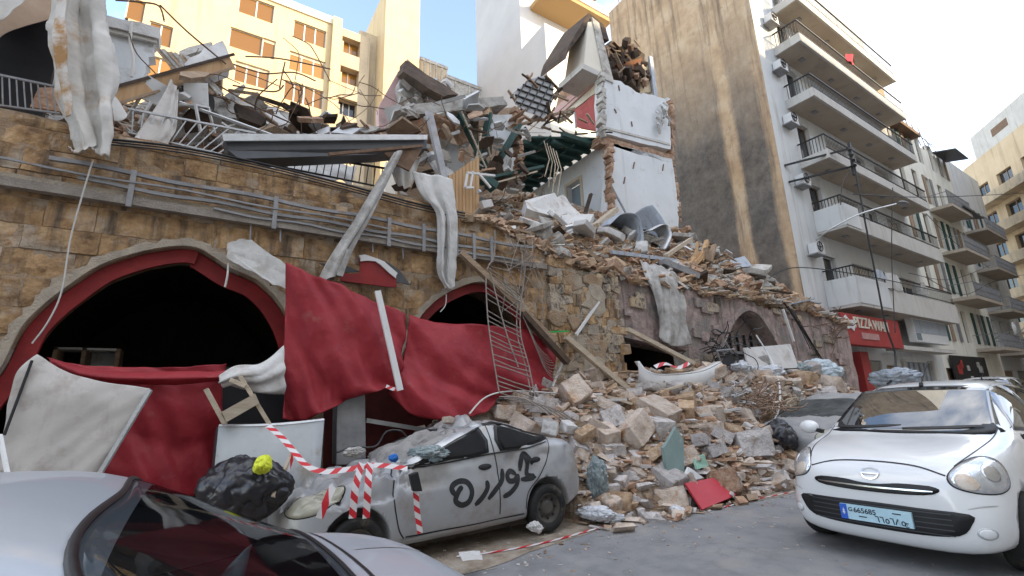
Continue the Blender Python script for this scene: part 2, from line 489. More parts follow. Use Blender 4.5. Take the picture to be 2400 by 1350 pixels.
m_bluegrey = mat('blue_grey_metal', [(.30, .34, .40), (.40, .44, .50)], 3, .5, .05, 20, streak=((.2, .19, .18), 6, .55, .7))
m_plastic = mat('white_plastic', [(.62, .62, .62), (.7, .7, .7)], 3, .5, .05, 20, stain=((.45, .42, .38), 4, .58, .75))
m_cushion = mat('off_white', [(.5, .5, .49), (.6, .6, .59)], 3, .8, .2, 20, stain=((.35, .3, .25), 4, .55, .7))

def glass(name, col, rough=0.06, spec=0.5):
    m = bpy.data.materials.new(name); m.use_nodes = True
    b = m.node_tree.nodes['Principled BSDF']
    b.inputs['Base Color'].default_value = (*col, 1); b.inputs['Roughness'].default_value = rough
    b.inputs['Specular IOR Level'].default_value = spec
    return m
m_glass_amber = glass('sunlit_amber_painted_glass', (.20, .095, .018), .15)  # amber colour paints the sunlit rooms into the panes
m_glass_amber2 = glass('brighter_sunlit_amber_glass', (.30, .15, .03), .2)
m_ledge = mat('dusty_ledge', [(.20, .17, .145), (.32, .285, .25)], 5, .95, .5, 40, stain=((.40, .36, .31), 3, .55, .7))
m_painted_void = mat('painted_dark_interior', [(.006, .006, .007), (.014, .013, .013)], 3, .9, .0)  # near-black stands in for the shade inside the wreck
m_glass_dark = glass('dark_glass', (.02, .022, .025), .05, .6)
m_glass_blue = glass('pale_glass', (.22, .27, .31), .12)
# ================================================================== the setting
def sheet(name, x0, x1, y0, y1, z, m, kind='structure'):
    mb = MB(); mb.quad((x0, y0, z), (x1, y0, z), (x1, y1, z), (x0, y1, z))
    return mb.build(name, m, kind=kind)

sheet('ground', -400, 400, -400, 400, -0.03, m_pave)
sheet('road', -120, 160, -1.2, 5.0, 0.0, m_asphalt)
MB().box((-120, -5.5, -0.02), (160, -1.2, 0.12)).build('pavement', m_pave, kind='structure')
MB().box((-120, 5.6, -0.02), (160, 9.0, 0.12)).build('far_pavement', m_pave, kind='structure')
# dusty gutter between the tarmac and the far pavement, ragged towards the road
mb = MB()
xs = np.linspace(-6, 22, 90)
A = np.zeros((2, 90, 3))
for i, x in enumerate(xs):
    A[0, i] = (x, itp(x, [-6, 2, 4.5, 6.7, 8.4, 12, 22], [4.3, 4.35, 4.8, 4.45, 4.35, 4.3, 4.4]) + .12 * noise.noise(V((x * 1.7, 0, 0))) + .05 * noise.noise(V((x * 6, 3, 0))), .005)
    A[1, i] = (x, 5.62, .006)
mb.grid(A).build('gutter_dirt', mat('gutter_dirt', [(.16, .12, .09), (.27, .22, .17), (.36, .32, .27)], 5, 1, .6, 50), kind='structure')

# the opposite side of the street, behind the viewer: it keeps the street in shade
m_opp = mat('opposite_facade', [(.50, .46, .40), (.58, .54, .48)], .5, .9, .05, 20)
for i, (x0, x1, y0, h) in enumerate(((-62, -22, -20, 25), (-21.5, 4, -19, 27), (4.5, 30, -20, 31), (30.5, 62, -19, 30), (62.5, 110, -20, 23))):
    mb = MB()
    hl = []
    for fl in range(int(h / 3.2)):
        for k in range(int((x1 - x0) / 3.6)):
            hl.append((1 + k * 3.6, 2.6 + k * 3.6, .9 + fl * 3.2, 2.4 + fl * 3.2))
    facade(mb, (x1, y0, 0), (-1, 0, 0), x1 - x0, h, hl, .2)
    mb.box((x0 + .01, y0 - 12, 0), (x1 - .01, y0 - .21, h - .01))
    mb.build('opposite_building', m_opp, kind='structure')

# ------------------------------------------------------------------ sunlit cream apartment block far behind
YB = 36.0
def pr(x, y, Y=YB): q = P(x, y, Y=Y); return q.x, q.z
blk = empty('apartment_block', (2, YB, 0), 'sunlit cream apartment block with rows of amber windows behind the collapsed terrace', 'building')
x0, _ = pr(290, 100); x1, _ = pr(772, 150); ztop = pr(640, 5)[1]
wins = []
for (a, b, c, d, nx) in ((562, 640, 2, 38, 2), (690, 762, 62, 98, 3), (540, 612, 76, 118, 1), (618, 642, 98, 130, 1), (680, 760, 134, 172, 3), (552, 628, 158, 194, 3),
                         (668, 755, 206, 238, 4), (300, 335, 5, 40, 1), (350, 400, 60, 100, 2), (345, 400, 140, 180, 2), (545, 625, 240, 275, 2), (665, 750, 280, 312, 3), (430, 480, 150, 185, 2)):
    xa, za = pr((a + b) / 2 - (b - a) / 2, (c + d) / 2); xb, _ = pr(b, (c + d) / 2)
    zc = (pr((a + b) / 2, c)[1] + pr((a + b) / 2, d)[1]) / 2
    wins.append((xa - x0 - .1, xb - x0 + .1, zc - .85, zc + .85, nx))
mb = MB()
facade(mb, (x0, YB, 0), (1, 0, 0), x1 - x0, ztop, wins, .25)
mb.box((x0 + .01, YB + .3, 0), (x1, YB + 10, ztop - .01))
mb.build('wall', m_yellow, blk)
for wdw in wins:
    window(blk, (x0, YB, 0), (1, 0, 0), wdw, wdw[4], 1, m_plastic, random.choice([m_glass_amber, m_glass_amber, m_glass_amber2]), .2, .09, blind=(random.choice([.15, .3, .45]), m_yellow2) if random.random() < .5 else None)
# parapet, pilaster bay on the right with open loggias
MB().box((x0 - .1, YB - .15, ztop), (x1 + .1, YB + .2, ztop + .7)).build('parapet', m_creamwall, blk)
xp0, zp = pr(772, 50); xp1, _ = pr(800, 60); xq, zq = pr(868, 90)
MB().box((x1 + .01, YB - .5, 0), (xp1, YB + 9.9, zp + .3)).build('pilaster', m_yellow, blk)
log = []
for (a, b, c, d) in ((786, 846, 88, 126), (776, 840, 158, 192), (766, 828, 228, 266), (766, 828, 300, 330)):
    zc = (pr((a + b) / 2, c)[1] + pr((a + b) / 2, d)[1]) / 2
    log.append((.15, pr(845, 150)[0] - xp1 - .1, zc - .8, zc + .8))
mb = MB()
facade(mb, (xp1 + .002, YB, 0), (1, 0, 0), xq - xp1, zq, log, .8)
mb.box((xp1 + .01, YB + .85, 0), (xq, YB + 9.8, zq - .01))
mb.build('wall', m_yellow2, blk, 'weathered bay with open loggias')
for k, g in enumerate(log):
    window(blk, (xp1, YB, 0), (1, 0, 0), g, 2 + (k > 1), 1, m_steel, m_glass_amber if k < 2 else m_glass_dark, .7, .08)
for k in range(4):
    zz = ztop - 3.1 * k
    MB().box((xp1 + .1, YB - .03, zz - 3.6), (xp1 + .28, YB - .005, zz - 1.2)).build('drainpipe', m_yellow2, blk)
# roof clutter of the block
for (a, b, c) in ((765, 40, 1.2), (815, 55, 1.0), (690, 10, 1.1)):
    q = P(a, b, Y=YB + 3)
    t = empty('roof_aerial', (q.x, q.y, ztop + .7), 'thin roof aerial beside the water tank at pixel column %s of the cream block' % {765: 'middle', 815: 'right', 690: 'left'}[a], 'aerial', 'aerials on the cream block')
    t['label'] = {765: 'thin aerial on the cream block roof, middle of three', 815: 'thin aerial on the cream block roof, nearest the stair tower', 690: 'thin aerial on the cream block roof, farthest from the stair tower'}[a]
    MB().tube([(q.x, q.y, ztop - .2), (q.x, q.y, ztop + 2.6 * c)], .05, 5).build('mast', m_steel, t)
    for j in range(4):
        MB().beam((q.x - .7 + .1 * j, q.y, ztop + 2.5 * c - .3 * j), (q.x + .7 - .1 * j, q.y, ztop + 2.5 * c - .3 * j), .05).build('rod', m_steel, t)

# stair tower
xt0, zt = pr(905, 10, 34); xt1, _ = pr(984, 40, 34)
tw = empty('stair_tower', (xt0, 34, 0), 'tall cream stair tower with shaded orange left side', 'building')
MB().box((xt0, 34, 0), (xt1, 44, pr(950, 5, 34)[1] + 1.0)).build('shaft', m_yellow, tw)
xl = pr(884, 100, 34)[0]
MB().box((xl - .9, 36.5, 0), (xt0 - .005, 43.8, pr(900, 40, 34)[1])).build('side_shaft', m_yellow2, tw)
for k in range(5):
    MB().box((xl - .92, 38, 8 + 4.2 * k), (xl - .89, 39, 9.6 + 4.2 * k)).build('window', m_glass_dark, tw)
q = P(962, 4, Y=36)
MB().box((q.x - .8, 36, zt - 1), (q.x + .8, 38, zt + 2.2)).build('water_tank', m_plastic, tw)

# low rear walls between the stair tower and the grey building
for (a, b, c, d, Y, lab) in ((986, 1048, 140, 250, 39, 'low stained concrete rear wall beside the stair tower'), (1046, 1190, 182, 260, 37, 'long stained concrete parapet in front of the grey building')):
    xa, za = pr(a, c, Y); xb, _ = pr(b, c, Y)
    t = empty('rear_wall', (xa, Y, 0), lab, 'wall')
    MB().box((xa, Y, 0), (xb, Y + 4, za)).build('wall', m_yellow2 if a < 1000 else m_conc, t)
    MB().box((xa - .05, Y - .1, za - .01), (xb + .05, Y + 4.05, za + .35)).build('coping', m_conc, t)
    for k in range(4):
        xx = xa + (xb - xa) * (k + .6) / 4.6
        MB().beam((xx, Y - .06, za - 6), (xx, Y - .06, za - .05), .12).build('downpipe', m_conc, t)

# grey building
gx, gz = pr(1282, 150, 26)
gfar = P(1117, 150, X=gx).y
gb = empty('grey_building', (gx, 26, 0), 'tall plain grey building with cream front and orange balcony underside', 'building')
hg = P(1262, 60, Y=26.5).z
MB().box((gx, 26.0, 0), (gx + 10, 29.5, hg)).build('front_volume', m_creamwall, gb)
MB().box((gx + .005, 29.505, 0), (gx + 10, gfar, 52)).build('rear_volume', m_greywall, gb)
MB().box((gx - .006, 26.01, 0), (gx - .001, 29.5, hg - .01)).build('side_wall', m_greywall, gb)
for k in range(2):
    zz = P(1340, 25, Y=27.5).z + 4.2 * k
    MB().box((gx + 1.2, 26.6, zz), (gx + 9, 29.5, zz + .45)).build('balcony_slab', mat('orange_soffit', [(.40, .25, .11)], 2), gb)
    MB().box((gx + 1.2, 26.5, zz + .46), (gx + 9, 26.6, zz + 1.3)).build('balcony_parapet', m_creamwall, gb)

# ------------------------------------------------------------------ tall tower with soot-blackened gable and street balconies
XG, YF = 20.2, 9.1
tower = empty('apartment_tower', (XG, YF, 0), 'tall apartment tower with soot stained blank gable and stacked street balconies', 'building')
def gable_mat():
    m = mat('stained_gable_render', [(.38, .265, .17), (.49, .36, .235), (.57, .45, .32)], 1.1, .95, .35, 18, streak=((.15, .11, .08), 2.4, .50, .72), stain=((.36, .26, .18), 3, .56, .7), detail=12)
    t = m.node_tree; n = t.nodes.new; l = t.links.new
    b = t.nodes['Principled BSDF']
    base = b.inputs['Base Color'].links[0].from_socket
    geo = n('ShaderNodeNewGeometry'); sp = n('ShaderNodeSeparateXYZ'); l(geo.outputs['Position'], sp.inputs[0])
    mpz = n('ShaderNodeMapping'); mpz.inputs['Scale'].default_value = (1, 1, .45); l(geo.outputs['Position'], mpz.inputs['Vector'])
    nz = n('ShaderNodeTexNoise'); nz.inputs['Scale'].default_value = .6; nz.inputs['Detail'].default_value = 12; nz.inputs['Roughness'].default_value = .78
    l(mpz.outputs[0], nz.inputs['Vector'])
    def math_(op, a, b_):
        k = n('ShaderNodeMath'); k.operation = op
        for i, x in enumerate((a, b_)):
            if isinstance(x, (int, float)): k.inputs[i].default_value = x
            else: l(x, k.inputs[i])
        return k.outputs[0]
    # soot rises higher at the rear (larger Y) of the wall
    hgt = math_('ADD', sp.outputs['Z'], math_('MULTIPLY', nz.outputs['Fac'], -9.0))
    hgt = math_('ADD', hgt, math_('MULTIPLY', sp.outputs['Y'], -0.25))
    mr = n('ShaderNodeMapRange'); mr.inputs['From Min'].default_value = 13.5; mr.inputs['From Max'].default_value = 5.5
    l(hgt, mr.inputs['Value'])
    # broad pale run-off bands that stayed clean
    def band(y0, wd, soft):
        yy = math_('ADD', sp.outputs['Y'], math_('MULTIPLY', nz.outputs['Fac'], .9))
        d = math_('ABSOLUTE', math_('SUBTRACT', yy, y0 + .45), 0)
        r = n('ShaderNodeMapRange'); r.inputs['From Min'].default_value = wd; r.inputs['From Max'].default_value = wd + soft
        l(d, r.inputs['Value']); return r.outputs[0]
    f = math_('MULTIPLY', mr.outputs[0], band(P(1712, 330, X=XG).y, .22, .2))
    f = math_('MULTIPLY', f, band(9.25, .12, .25))
    f = math_('MULTIPLY', f, .93)
    nz2 = n('ShaderNodeTexNoise'); nz2.inputs['Scale'].default_value = 2.2; nz2.inputs['Detail'].default_value = 8; nz2.inputs['Roughness'].default_value = .72
    l(geo.outputs['Position'], nz2.inputs['Vector'])
    rr = n('ShaderNodeValToRGB'); rr.color_ramp.elements[0].color = (.075, .073, .072, 1); rr.color_ramp.elements[1].color = (.19, .175, .16, 1)
    rr.color_ramp.elements[0].position = .35; rr.color_ramp.elements[1].position = .7
    l(nz2.outputs['Fac'], rr.inputs['Fac'])
    mm = n('ShaderNodeMix'); mm.data_type = 'RGBA'
    l(f, mm.inputs['Factor']); l(base, mm.inputs['A']); l(rr.outputs[0], mm.inputs['B'])
    l(mm.outputs['Result'], b.inputs['Base Color'])
    return m
m_gable = gable_mat()
mb = MB()
A = np.zeros((24, 2, 3))
mb.box((XG, YF + .005, 0), (XG + .3, 15.6, 27.2)).build('gable_wall', m_gable, tower)
MB().box((XG + .05, 15.605, 0), (XG + .3, 17.9, 26.6)).build('gable_wall', m_gable, tower, 'lower rear strip of the gable')
# small broken lattice mast on the rear strip
for k in range(5):
    MB().tube([(XG + .4 + .3 * k, 17.2, 26.4), (XG + .6 + .25 * k, 17.6, 29.5)], .04, 4).build('aerial_rod', m_steel, tower)
    MB().tube([(XG + .3, 17.1 + .1 * k, 26.9 + .5 * k), (XG + 1.9, 17.3, 26.7 + .55 * k)], .03, 4).build('aerial_rod', m_steel, tower)
XE = 34.6
ZB = [4.95, 8.42, 11.6, 14.65, 17.5, 20.15]
XN = [22.2, 22.5, 22.2, 22.0, 21.8, 22.4]
FASC = [1.0, .72, .42, .42, .42, .42]
holes = []
for i, z in enumerate(ZB):
    zf = z + .35
    holes += [(2.3, 3.5, zf, zf + 2.2), (5.2, 7.4, zf, zf + 2.2), (8.6, 9.7, zf + .9, zf + 2.2), (11.0, 13.0, zf, zf + 2.2)]
mb = MB()
facade(mb, (XG, YF, 0), (1, 0, 0), XE - XG, 27, [h for h in holes if h[3] < 26] + [(.9, 3.1, 0, 2.9), (3.9, 6.1, 0, 2.9), (6.6, 8.0, 0, 2.7), (8.6, 12.4, 0, 2.9)], .3)
mb.box((XG + .31, YF + .31, 0), (XE, YF + 9, 26.95))
mb.build('street_wall', m_facade, tower)
m_blind = mat('roller_blind', [(.45, .40, .33), (.52, .47, .40)], 2, .8, .1, 30, stretch=(1, 1, 12))
for i, h in enumerate(holes):
    if h[3] > 26: continue
    window(tower, (XG, YF, 0), (1, 0, 0), h, 2 if h[1] - h[0] > 1.5 else 1, 1, m_wood if i % 3 else m_plastic, m_glass_dark, .22, .07, 'balcony_door' if h[3] - h[2] > 2 else 'window', (random.choice([.3, .55, .2, .75]), m_blind) if i % 2 else None)
for i, z in enumerate(ZB):
    xn = XN[i]
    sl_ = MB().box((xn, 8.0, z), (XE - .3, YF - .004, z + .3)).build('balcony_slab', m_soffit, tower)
    f = FASC[i]
    mb = MB().box((xn - .02, 7.9, z - .02), (XE - .28, 7.998, z + f)).box((xn - .1, 7.9, z - .02), (xn - .002, YF - .006, z + f))
    mb.build('balcony_fascia', m_balc, tower)
    if i in (0, 1):
        MB().box((xn - .12, 7.87, z + f * .1), (xn + (3.0 if i == 0 else 1.3), 7.897, z + f + (.35 if i == 1 else .25))).build('white_parapet', m_facade, tower)
        MB().box((xn - .13, 7.87, z + f * .1), (xn - .103, YF - .01, z + f + (.35 if i == 1 else .25))).build('white_parapet', m_facade, tower)
    rail = MB(); zt_ = z + f; hh = .75 if i else .7
    rail.beam((xn - .05, 7.95, zt_ + hh), (XE - .3, 7.95, zt_ + hh), .06, .05).beam((xn - .05, 7.95, zt_ + .12), (XE - .3, 7.95, zt_ + .12), .04, .03)
    rail.beam((xn - .05, 7.95, zt_ + hh), (xn - .05, YF - .02, zt_ + hh), .06, .05)
    k = xn
    while k < XE - .3:
        rail.beam((k, 7.95, zt_ - .01), (k, 7.95, zt_ + hh), .014); k += .15
    for q_ in range(8): rail.beam((xn - .05, 8.05 + q_ * .13, zt_ - .01), (xn - .05, 8.05 + q_ * .13, zt_ + hh), .025)
    rail.build('railing', m_black, tower)
    for q_ in range(4):
        MB().box((xn + 1.2 + q_ * 3, 8.45, z - .05), (xn + 1.5 + q_ * 3, 8.65, z - .001)).build('ceiling_light', m_steel, tower)
    # things on the balconies
    if i >= 1:
        ac = empty('air_conditioner', (xn - .35, YF - .5, z + 1.0), ('white air conditioner box on the gable corner below the %s balcony' % ['', 'second', 'third', 'fourth', 'fifth', 'sixth'][i]), 'air conditioner', 'air conditioners on the tower')
        zz = z - 1.15
        MB().box((XG + 1.0, YF - .40, zz), (XG + 1.65, YF - .03, zz + .5)).build('casing', m_plastic, ac, bevel=.02)
        MB().tube([(XG + 1.22 + .22 * math.cos(t), YF - .43, zz + .31 + .22 * math.sin(t)) for t in np.linspace(0, 2 * math.pi, 13)], .02, 4).build('fan_ring', m_black, ac)
        for t in range(4):
            MB().beam((XG + 1.22, YF - .428, zz + .31), (XG + 1.22 + .2 * math.cos(t * 1.57), YF - .428, zz + .31 + .2 * math.sin(t * 1.57)), .05, .01).build('fan_blade', m_black, ac)
        MB().box((XG + .85, YF - .44, zz - .05), (XG + 1.6, YF - .02, zz - .002)).build('bracket', m_steel, ac)
# laundry and a red cloth flapping
cl_ = MB(); q = P(1985, 132, Y=7.86)
A = np.array([[(q.x + .9 * u, 7.86 + .07 * math.sin(6 * u + 3 * v), q.z + .25 - .55 * v + .18 * u) for u in np.linspace(0, 1, 8)] for v in np.linspace(0, 1, 6)])
cl_.grid(A).build('hanging_cloth', mat('bright_red_cloth', [(.6, .03, .05)], 2), label='small bright red cloth hanging from the fifth tower balcony', cat='cloth', smooth=True)
for (a, b, wd, hh, mm, lab) in ((2085, 690, 1.5, .75, m_whitecloth, 'white sheet drying over the lowest tower balcony rail'), (2170, 715, .6, .6, m_greycloth, 'grey towel drying over the lowest tower balcony rail'), (2060, 675, .8, .4, m_bluegrey, 'blue grey cloth over the lowest tower balcony rail')):
    q = P(a, b, Y=7.84)
    A = np.array([[(q.x + wd * u, 7.83 + .05 * math.sin(9 * u + 2 * v), 6.72 - hh * v) for u in np.linspace(0, 1, 10)] for v in np.linspace(0, 1, 5)])
    MB().grid(A).build('laundry', mm, label=lab, cat='laundry', group='laundry on the tower', smooth=True)
# shop fronts under the first balcony
def shutter(parent, x0, x1, z0, z1, y, m):
    n = int((z1 - z0) / .11); s_ = MB()
    for k in range(n):
        s_.box((x0, y - (.02 if k % 2 else .0), z0 + k * .11), (x1, y + .02, z0 + k * .11 + .108))
    s_.build('shutter', m, parent)
sh = empty('pizza_shop_front', (XG + 1, YF, 0), 'closed shop front with grey shutters and red pillar under the pizza sign', 'shop front')
shutter(sh, XG + .9, XG + 3.1, 0, 2.9, YF + .1, m_shutter)
shutter(sh, XG + 3.9, XG + 6.1, 0, 2.9, YF + .1, m_shutter)
MB().box((XG + 3.11, YF - .35, 0), (XG + 3.89, YF - .005, 3.2)).build('pillar', m_shop_red, sh)
sg = empty('pizza_sign', (22.5, 8.3, 3.3), 'red box sign with pale PIZZA lettering and a torn corner', 'sign')
a0 = P(1985, 803, Y=8.2); a1 = P(2118, 812, Y=8.2); b0 = P(1968, 728, Y=8.2)
sx0, sx1, sz0, sz1 = a0.x, a1.x, a0.z - .05, b0.z - .05
MB().box((sx0, 8.2, sz0), (sx1, 8.55, sz1)).build('panel', m_shop_red, sg, bevel=.02)
def text(s, size, m, parent, origin, xdir, zdir, ext=.01, name='lettering', align='LEFT', bold=0.0):
    cu = bpy.data.curves.new('t', 'FONT'); cu.body = s; cu.size = size; cu.extrude = ext; cu.align_x = align; cu.offset = bold
    o = bpy.data.objects.new('t', cu); COL.objects.link(o)
    dg = bpy.context.evaluated_depsgraph_get()
    me = bpy.data.meshes.new_from_object(o.evaluated_get(dg))
    bpy.data.objects.remove(o)
    xd, zd = V(xdir).normalized(), V(zdir).normalized()
    M_ = Matrix((xd, zd, xd.cross(zd))).transposed().to_4x4(); M_.translation = V(origin)
    me.transform(M_)
    me.materials.clear()
    return link(name, me, m, parent)
m_letter = mat('pale_letters', [(.62, .56, .46), (.7, .65, .55)], 4, .6, .0)
text('PIZZA', .62, m_letter, sg, (sx0 + .95, 8.19, sz0 + .72), (1, 0, 0), (0, 0, 1), .03, bold=.008)
text('WAN', .62, m_letter, sg, (sx0 + 2.75, 8.19, sz0 + .68), (1, 0, 0), (0, 0, 1), .03, bold=.008)
MB().box((sx0 + 1.45, 8.17, sz0 + .26), (sx0 + 3.1, 8.197, sz0 + .52)).build('strip_board', mat('faded_strip', [(.42, .2, .19), (.5, .3, .28)], 6), sg)
q = [(sx0 + .05, sz1 - .25), (sx0 + .3, sz1 - .1), (sx0 + .55, sz1 - .28), (sx0 + .95, sz1 - .25), (sx0 + 1.0, sz1 - .5), (sx0 + .8, sz1 - .72), (sx0 + .55, sz1 - .6), (sx0 + .3, sz1 - .66), (sx0 + .05, sz1 - .5)]
MB().prism([(x, 8.165, z) for x, z in q], (0, .03, 0)).build('torn_patch', m_plastic, sg)
s2 = empty('light_box_sign', (28.5, 8.3, 3), 'white light box sign beside the pizza sign', 'sign')
c0 = P(2150, 800, Y=8.3); c1 = P(2215, 762, Y=8.3)
MB().box((c0.x, 8.3, c0.z), (c1.x, 8.6, c1.z + .1)).build('casing', m_plastic, s2)
MB().box((c0.x + .08, 8.285, c0.z + .45), (c1.x - .08, 8.298, c1.z + .02)).build('panel', m_bluegrey, s2)
MB().box((c0.x + .08, 8.284, c0.z + .08), (c0.x + .7, 8.297, c0.z + .42)).build('panel', m_glass_blue, s2)
MB().box((sx1 + .02, 8.2, sz0 - .02), (c1.x + .3, 8.9, sz0 + .16)).build('ledge', m_balc, tower)
MB().box((sx0 - 3.2, 8.3, sz0 + .1), (sx0 - .05, 8.95, sz0 + .3)).build('ledge', m_balc, tower)
s3 = empty('corrugated_shop_front', (29, YF, 0), 'shop front closed with blue grey upright panels beside the shutters', 'shop front')
for k in range(11):
    xx = XG + 8.62 + k * .34
    MB().box((xx, YF + (.05 if k % 2 else .12), 0), (xx + .335, YF + .2, 2.88)).build('panel', m_bluegrey if k % 2 else m_shutter, s3)
for xx in (XG + 8.5, XG + 12.42): MB().box((xx - .12, YF - .12, 0), (xx + .1, YF - .005, 3.0)).build('post', m_balc, s3)
dr = MB().box((XG + 6.62, YF + .15, 0), (XG + 7.98, YF + .2, 2.68)).build('shop_door', m_wood, tower)
for k in range(3): MB().box((XG + 6.75 + k * .42, YF + .12, .4), (XG + 7.05 + k * .42, YF + .148, 2.0)).build('door_panel', m_glass_dark, dr)

# ------------------------------------------------------------------ next buildings along the street
def street_house(name, label, x0, x1, y, h, m, cols, floors, z0, balc, seed):
    rd = random.Random(seed)
    t = empty(name, (x0, y, 0), label, 'building')
    hl = []
    for f_ in range(floors):
        for c in cols:
            hl.append((c, c + 1.0, z0 + f_ * 3.5, z0 + f_ * 3.5 + 2.3))
    mb = MB(); facade(mb, (x0, y, 0), (1, 0, 0), x1 - x0, h, hl + ([(.8, 4.0, 0, 2.8), (5.0, 8.2, 0, 2.8)] if x1 - x0 > 9 else [(.8, 4.0, 0, 2.8)]), .3)
    mb.box((x0 + .01, y + .31, 0), (x1, y + 9, h - .01)); mb.quad((x0, y, 0), (x0, y + .31, 0), (x0, y + .31, h), (x0, y, h))
    mb.build('wall', m, t)
    for i, hh in enumerate(hl):
        wn = window(t, (x0, y, 0), (1, 0, 0), hh, 1, 2, m_wood, m_glass_dark, .22, .07)
        if rd.random() < .6:
            for s_ in (0, 1):
                xx = x0 + (hh[0] - .52 if s_ == 0 else hh[1] + .02)
                MB().box((xx, y - .06, hh[2]), (xx + .5, y - .01, hh[3])).build('shutter_leaf', rd.choice([m_green, m_steel, m_wood]), t)
    for (bx0, bx1, bz, dp) in balc:
        MB().box((x0 + bx0, y - dp, bz), (x0 + bx1, y - .004, bz + .22)).build('balcony_slab', m_soffit, t)
        r_ = MB()
        for zz in (.95, .5, .1): r_.beam((x0 + bx0, y - dp + .03, bz + .22 + zz), (x0 + bx1, y - dp + .03, bz + .22 + zz), .04)
        k = bx0
        while k <= bx1: r_.beam((x0 + k, y - dp + .03, bz + .2), (x0 + k, y - dp + .03, bz + 1.2), .025); k += .14
        r_.beam((x0 + bx0, y - dp, bz + 1.17), (x0 + bx0, y - .02, bz + 1.17), .04).beam((x0 + bx1, y - dp, bz + 1.17), (x0 + bx1, y - .02, bz + 1.17), .04)
        r_.build('railing', m_steel, t)
    for k in range(2 if x1 - x0 > 9 else 1):
        shutter(t, x0 + .8 + 4.2 * k, x0 + 4.0 + 4.2 * k, 0, 2.8, y + .15, m_shutter if k else m_wood)
    return t
YH = 10.2
m_housewall = mat('pale_house_paint', [(.70, .67, .58), (.80, .78, .70)], .9, .9, .1, 20, streak=((.50, .46, .38), 2, .54, .74))
hx0 = P(2118, 330, Y=YH).x
hy = street_house('cream_house', 'narrow cream and white house with green shutters beside the tower', 38.2, 52.0, YH, 20.2, m_housewall, (1.5, 4.0, 6.6, 9.4, 11.8), 5, 4.6,
                  [(5.8, 10.5, 14.3, 1.3), (5.8, 11.5, 10.9, 1.4), (5.2, 11.5, 7.4, 1.4), (8.0, 13.0, 4.0, 1.5)], 3)
MB().box((38.1, YH - .6, 20.2), (44, YH + 9, 20.5)).build('roof_slab', m_rust, hy)
MB().box((38.6, YH - .02, 20.5), (40.6, YH + 3, 24.0)).build('rooftop_room', m_yellow, hy)
MB().hexa([(38.2, YH - .7, 23.9), (41.2, YH - .7, 24.3), (41.2, YH + 3.3, 24.3), (38.2, YH + 3.3, 23.9), (38.2, YH - .7, 24.1), (41.2, YH - .7, 24.5), (41.2, YH + 3.3, 24.5), (38.2, YH + 3.3, 24.1)]).build('rooftop_canopy', m_rust, hy)
for (a, b, L_, dp, Y_) in ((2190, 362, 3.2, 1.4, YH - .1), (2235, 505, 5.0, 1.3, YH - .1)):
    q = P(a, b, Y=Y_); q.x = min(q.x, 51.5 - L_)
    MB().hexa([(q.x, Y_ - dp, q.z - .35), (q.x + L_, Y_ - dp, q.z - .35), (q.x + L_, Y_, q.z), (q.x, Y_, q.z), (q.x, Y_ - dp, q.z - .25), (q.x + L_, Y_ - dp, q.z - .25), (q.x + L_, Y_, q.z + .1), (q.x, Y_, q.z + .1)]).build('awning', m_canopy, hy)
for k in range(7):
    q = V((41 + k * 1.3, YH, 20.4))
    MB().tube([q, q + V((random.uniform(-.5, .5), .2, random.uniform(1.2, 2.8)))], .04, 4).build('roof_rod', m_steel, hy)
    MB().tube([q + V((0, 0, 1)), q + V((2.2, .1, random.uniform(.9, 1.8)))], .03, 4).build('roof_rod', m_steel, hy)
ds = empty('satellite_dish', (47, YH - 1.6, 4.4), 'white satellite dish on the lowest balcony of the cream house', 'satellite dish')
q = P(2378, 770, Y=8.6)
mb = MB(); A = np.array([[(q.x + r * .5 * math.cos(t), q.y - .1 + .12 * r * r, q.z + r * .5 * math.sin(t)) for t in np.linspace(0, 2 * math.pi, 17)] for r in np.linspace(.02, 1, 5)])
mb.grid(A).build('bowl', m_plastic, ds, smooth=True)
MB().tube([q + V((0, 0, -.5)), q + V((0, -.5, 0))], .025, 5).build('arm', m_steel, ds)
MB().beam(q + V((0, .05, 0)), q + V((0, 1.2, -.6)), .06).build('bracket', m_steel, ds)
street_house('white_house', 'white balconied house beyond the cream house', 52.4, 63, YH + .3, 21.5, m_facade, (1.2, 3.6, 6.0), 4, 4.6,
             [(.8, 7, 14.2, 1.4), (.8, 7, 10.8, 1.4), (.8, 7, 7.3, 1.5), (.8, 7, 3.9, 1.5)], 5)
# beige block where the street bends
Ab = P(2286, 500, X=70.0); Ab.z = 0
bx = empty('beige_block', Ab, 'warm beige apartment block with long balconies at the far right of the street', 'building')
u = V((-.777, -.629, 0)).normalized(); n_ = u.cross(V((0, 0, 1)))
hB = P(2300, 385, X=70.0).z
mb = MB(); hl = []
nf = int(hB / 3.3)
for f_ in range(nf):
    for c in range(6): hl.append((1.0 + c * 3.6, 3.2 + c * 3.6, .8 + f_ * 3.3, 2.9 + f_ * 3.3))
facade(mb, Ab, u, 26, hB, hl, .35)
mb.build('wall', mat('beige_render', [(.52, .40, .26), (.60, .48, .33)], .6, .9, .1, streak=((.36, .27, .18), 1.4, .52, .72)), bx)  # warm base colour stands in for sunlight missing this side
o_ = Ab - n_ * .36; zt_ = V((0, 0, hB - .1)); c4 = (o_, o_ + u * 26, o_ + u * 26 - n_ * 8, o_ - n_ * 8)
MB().hexa(list(c4) + [p_ + zt_ for p_ in c4]).build('core', m_yellow2, bx)
for i, hh in enumerate(hl): window(bx, Ab, u, hh, 2, 1, m_wood, m_glass_dark, .3, .09)
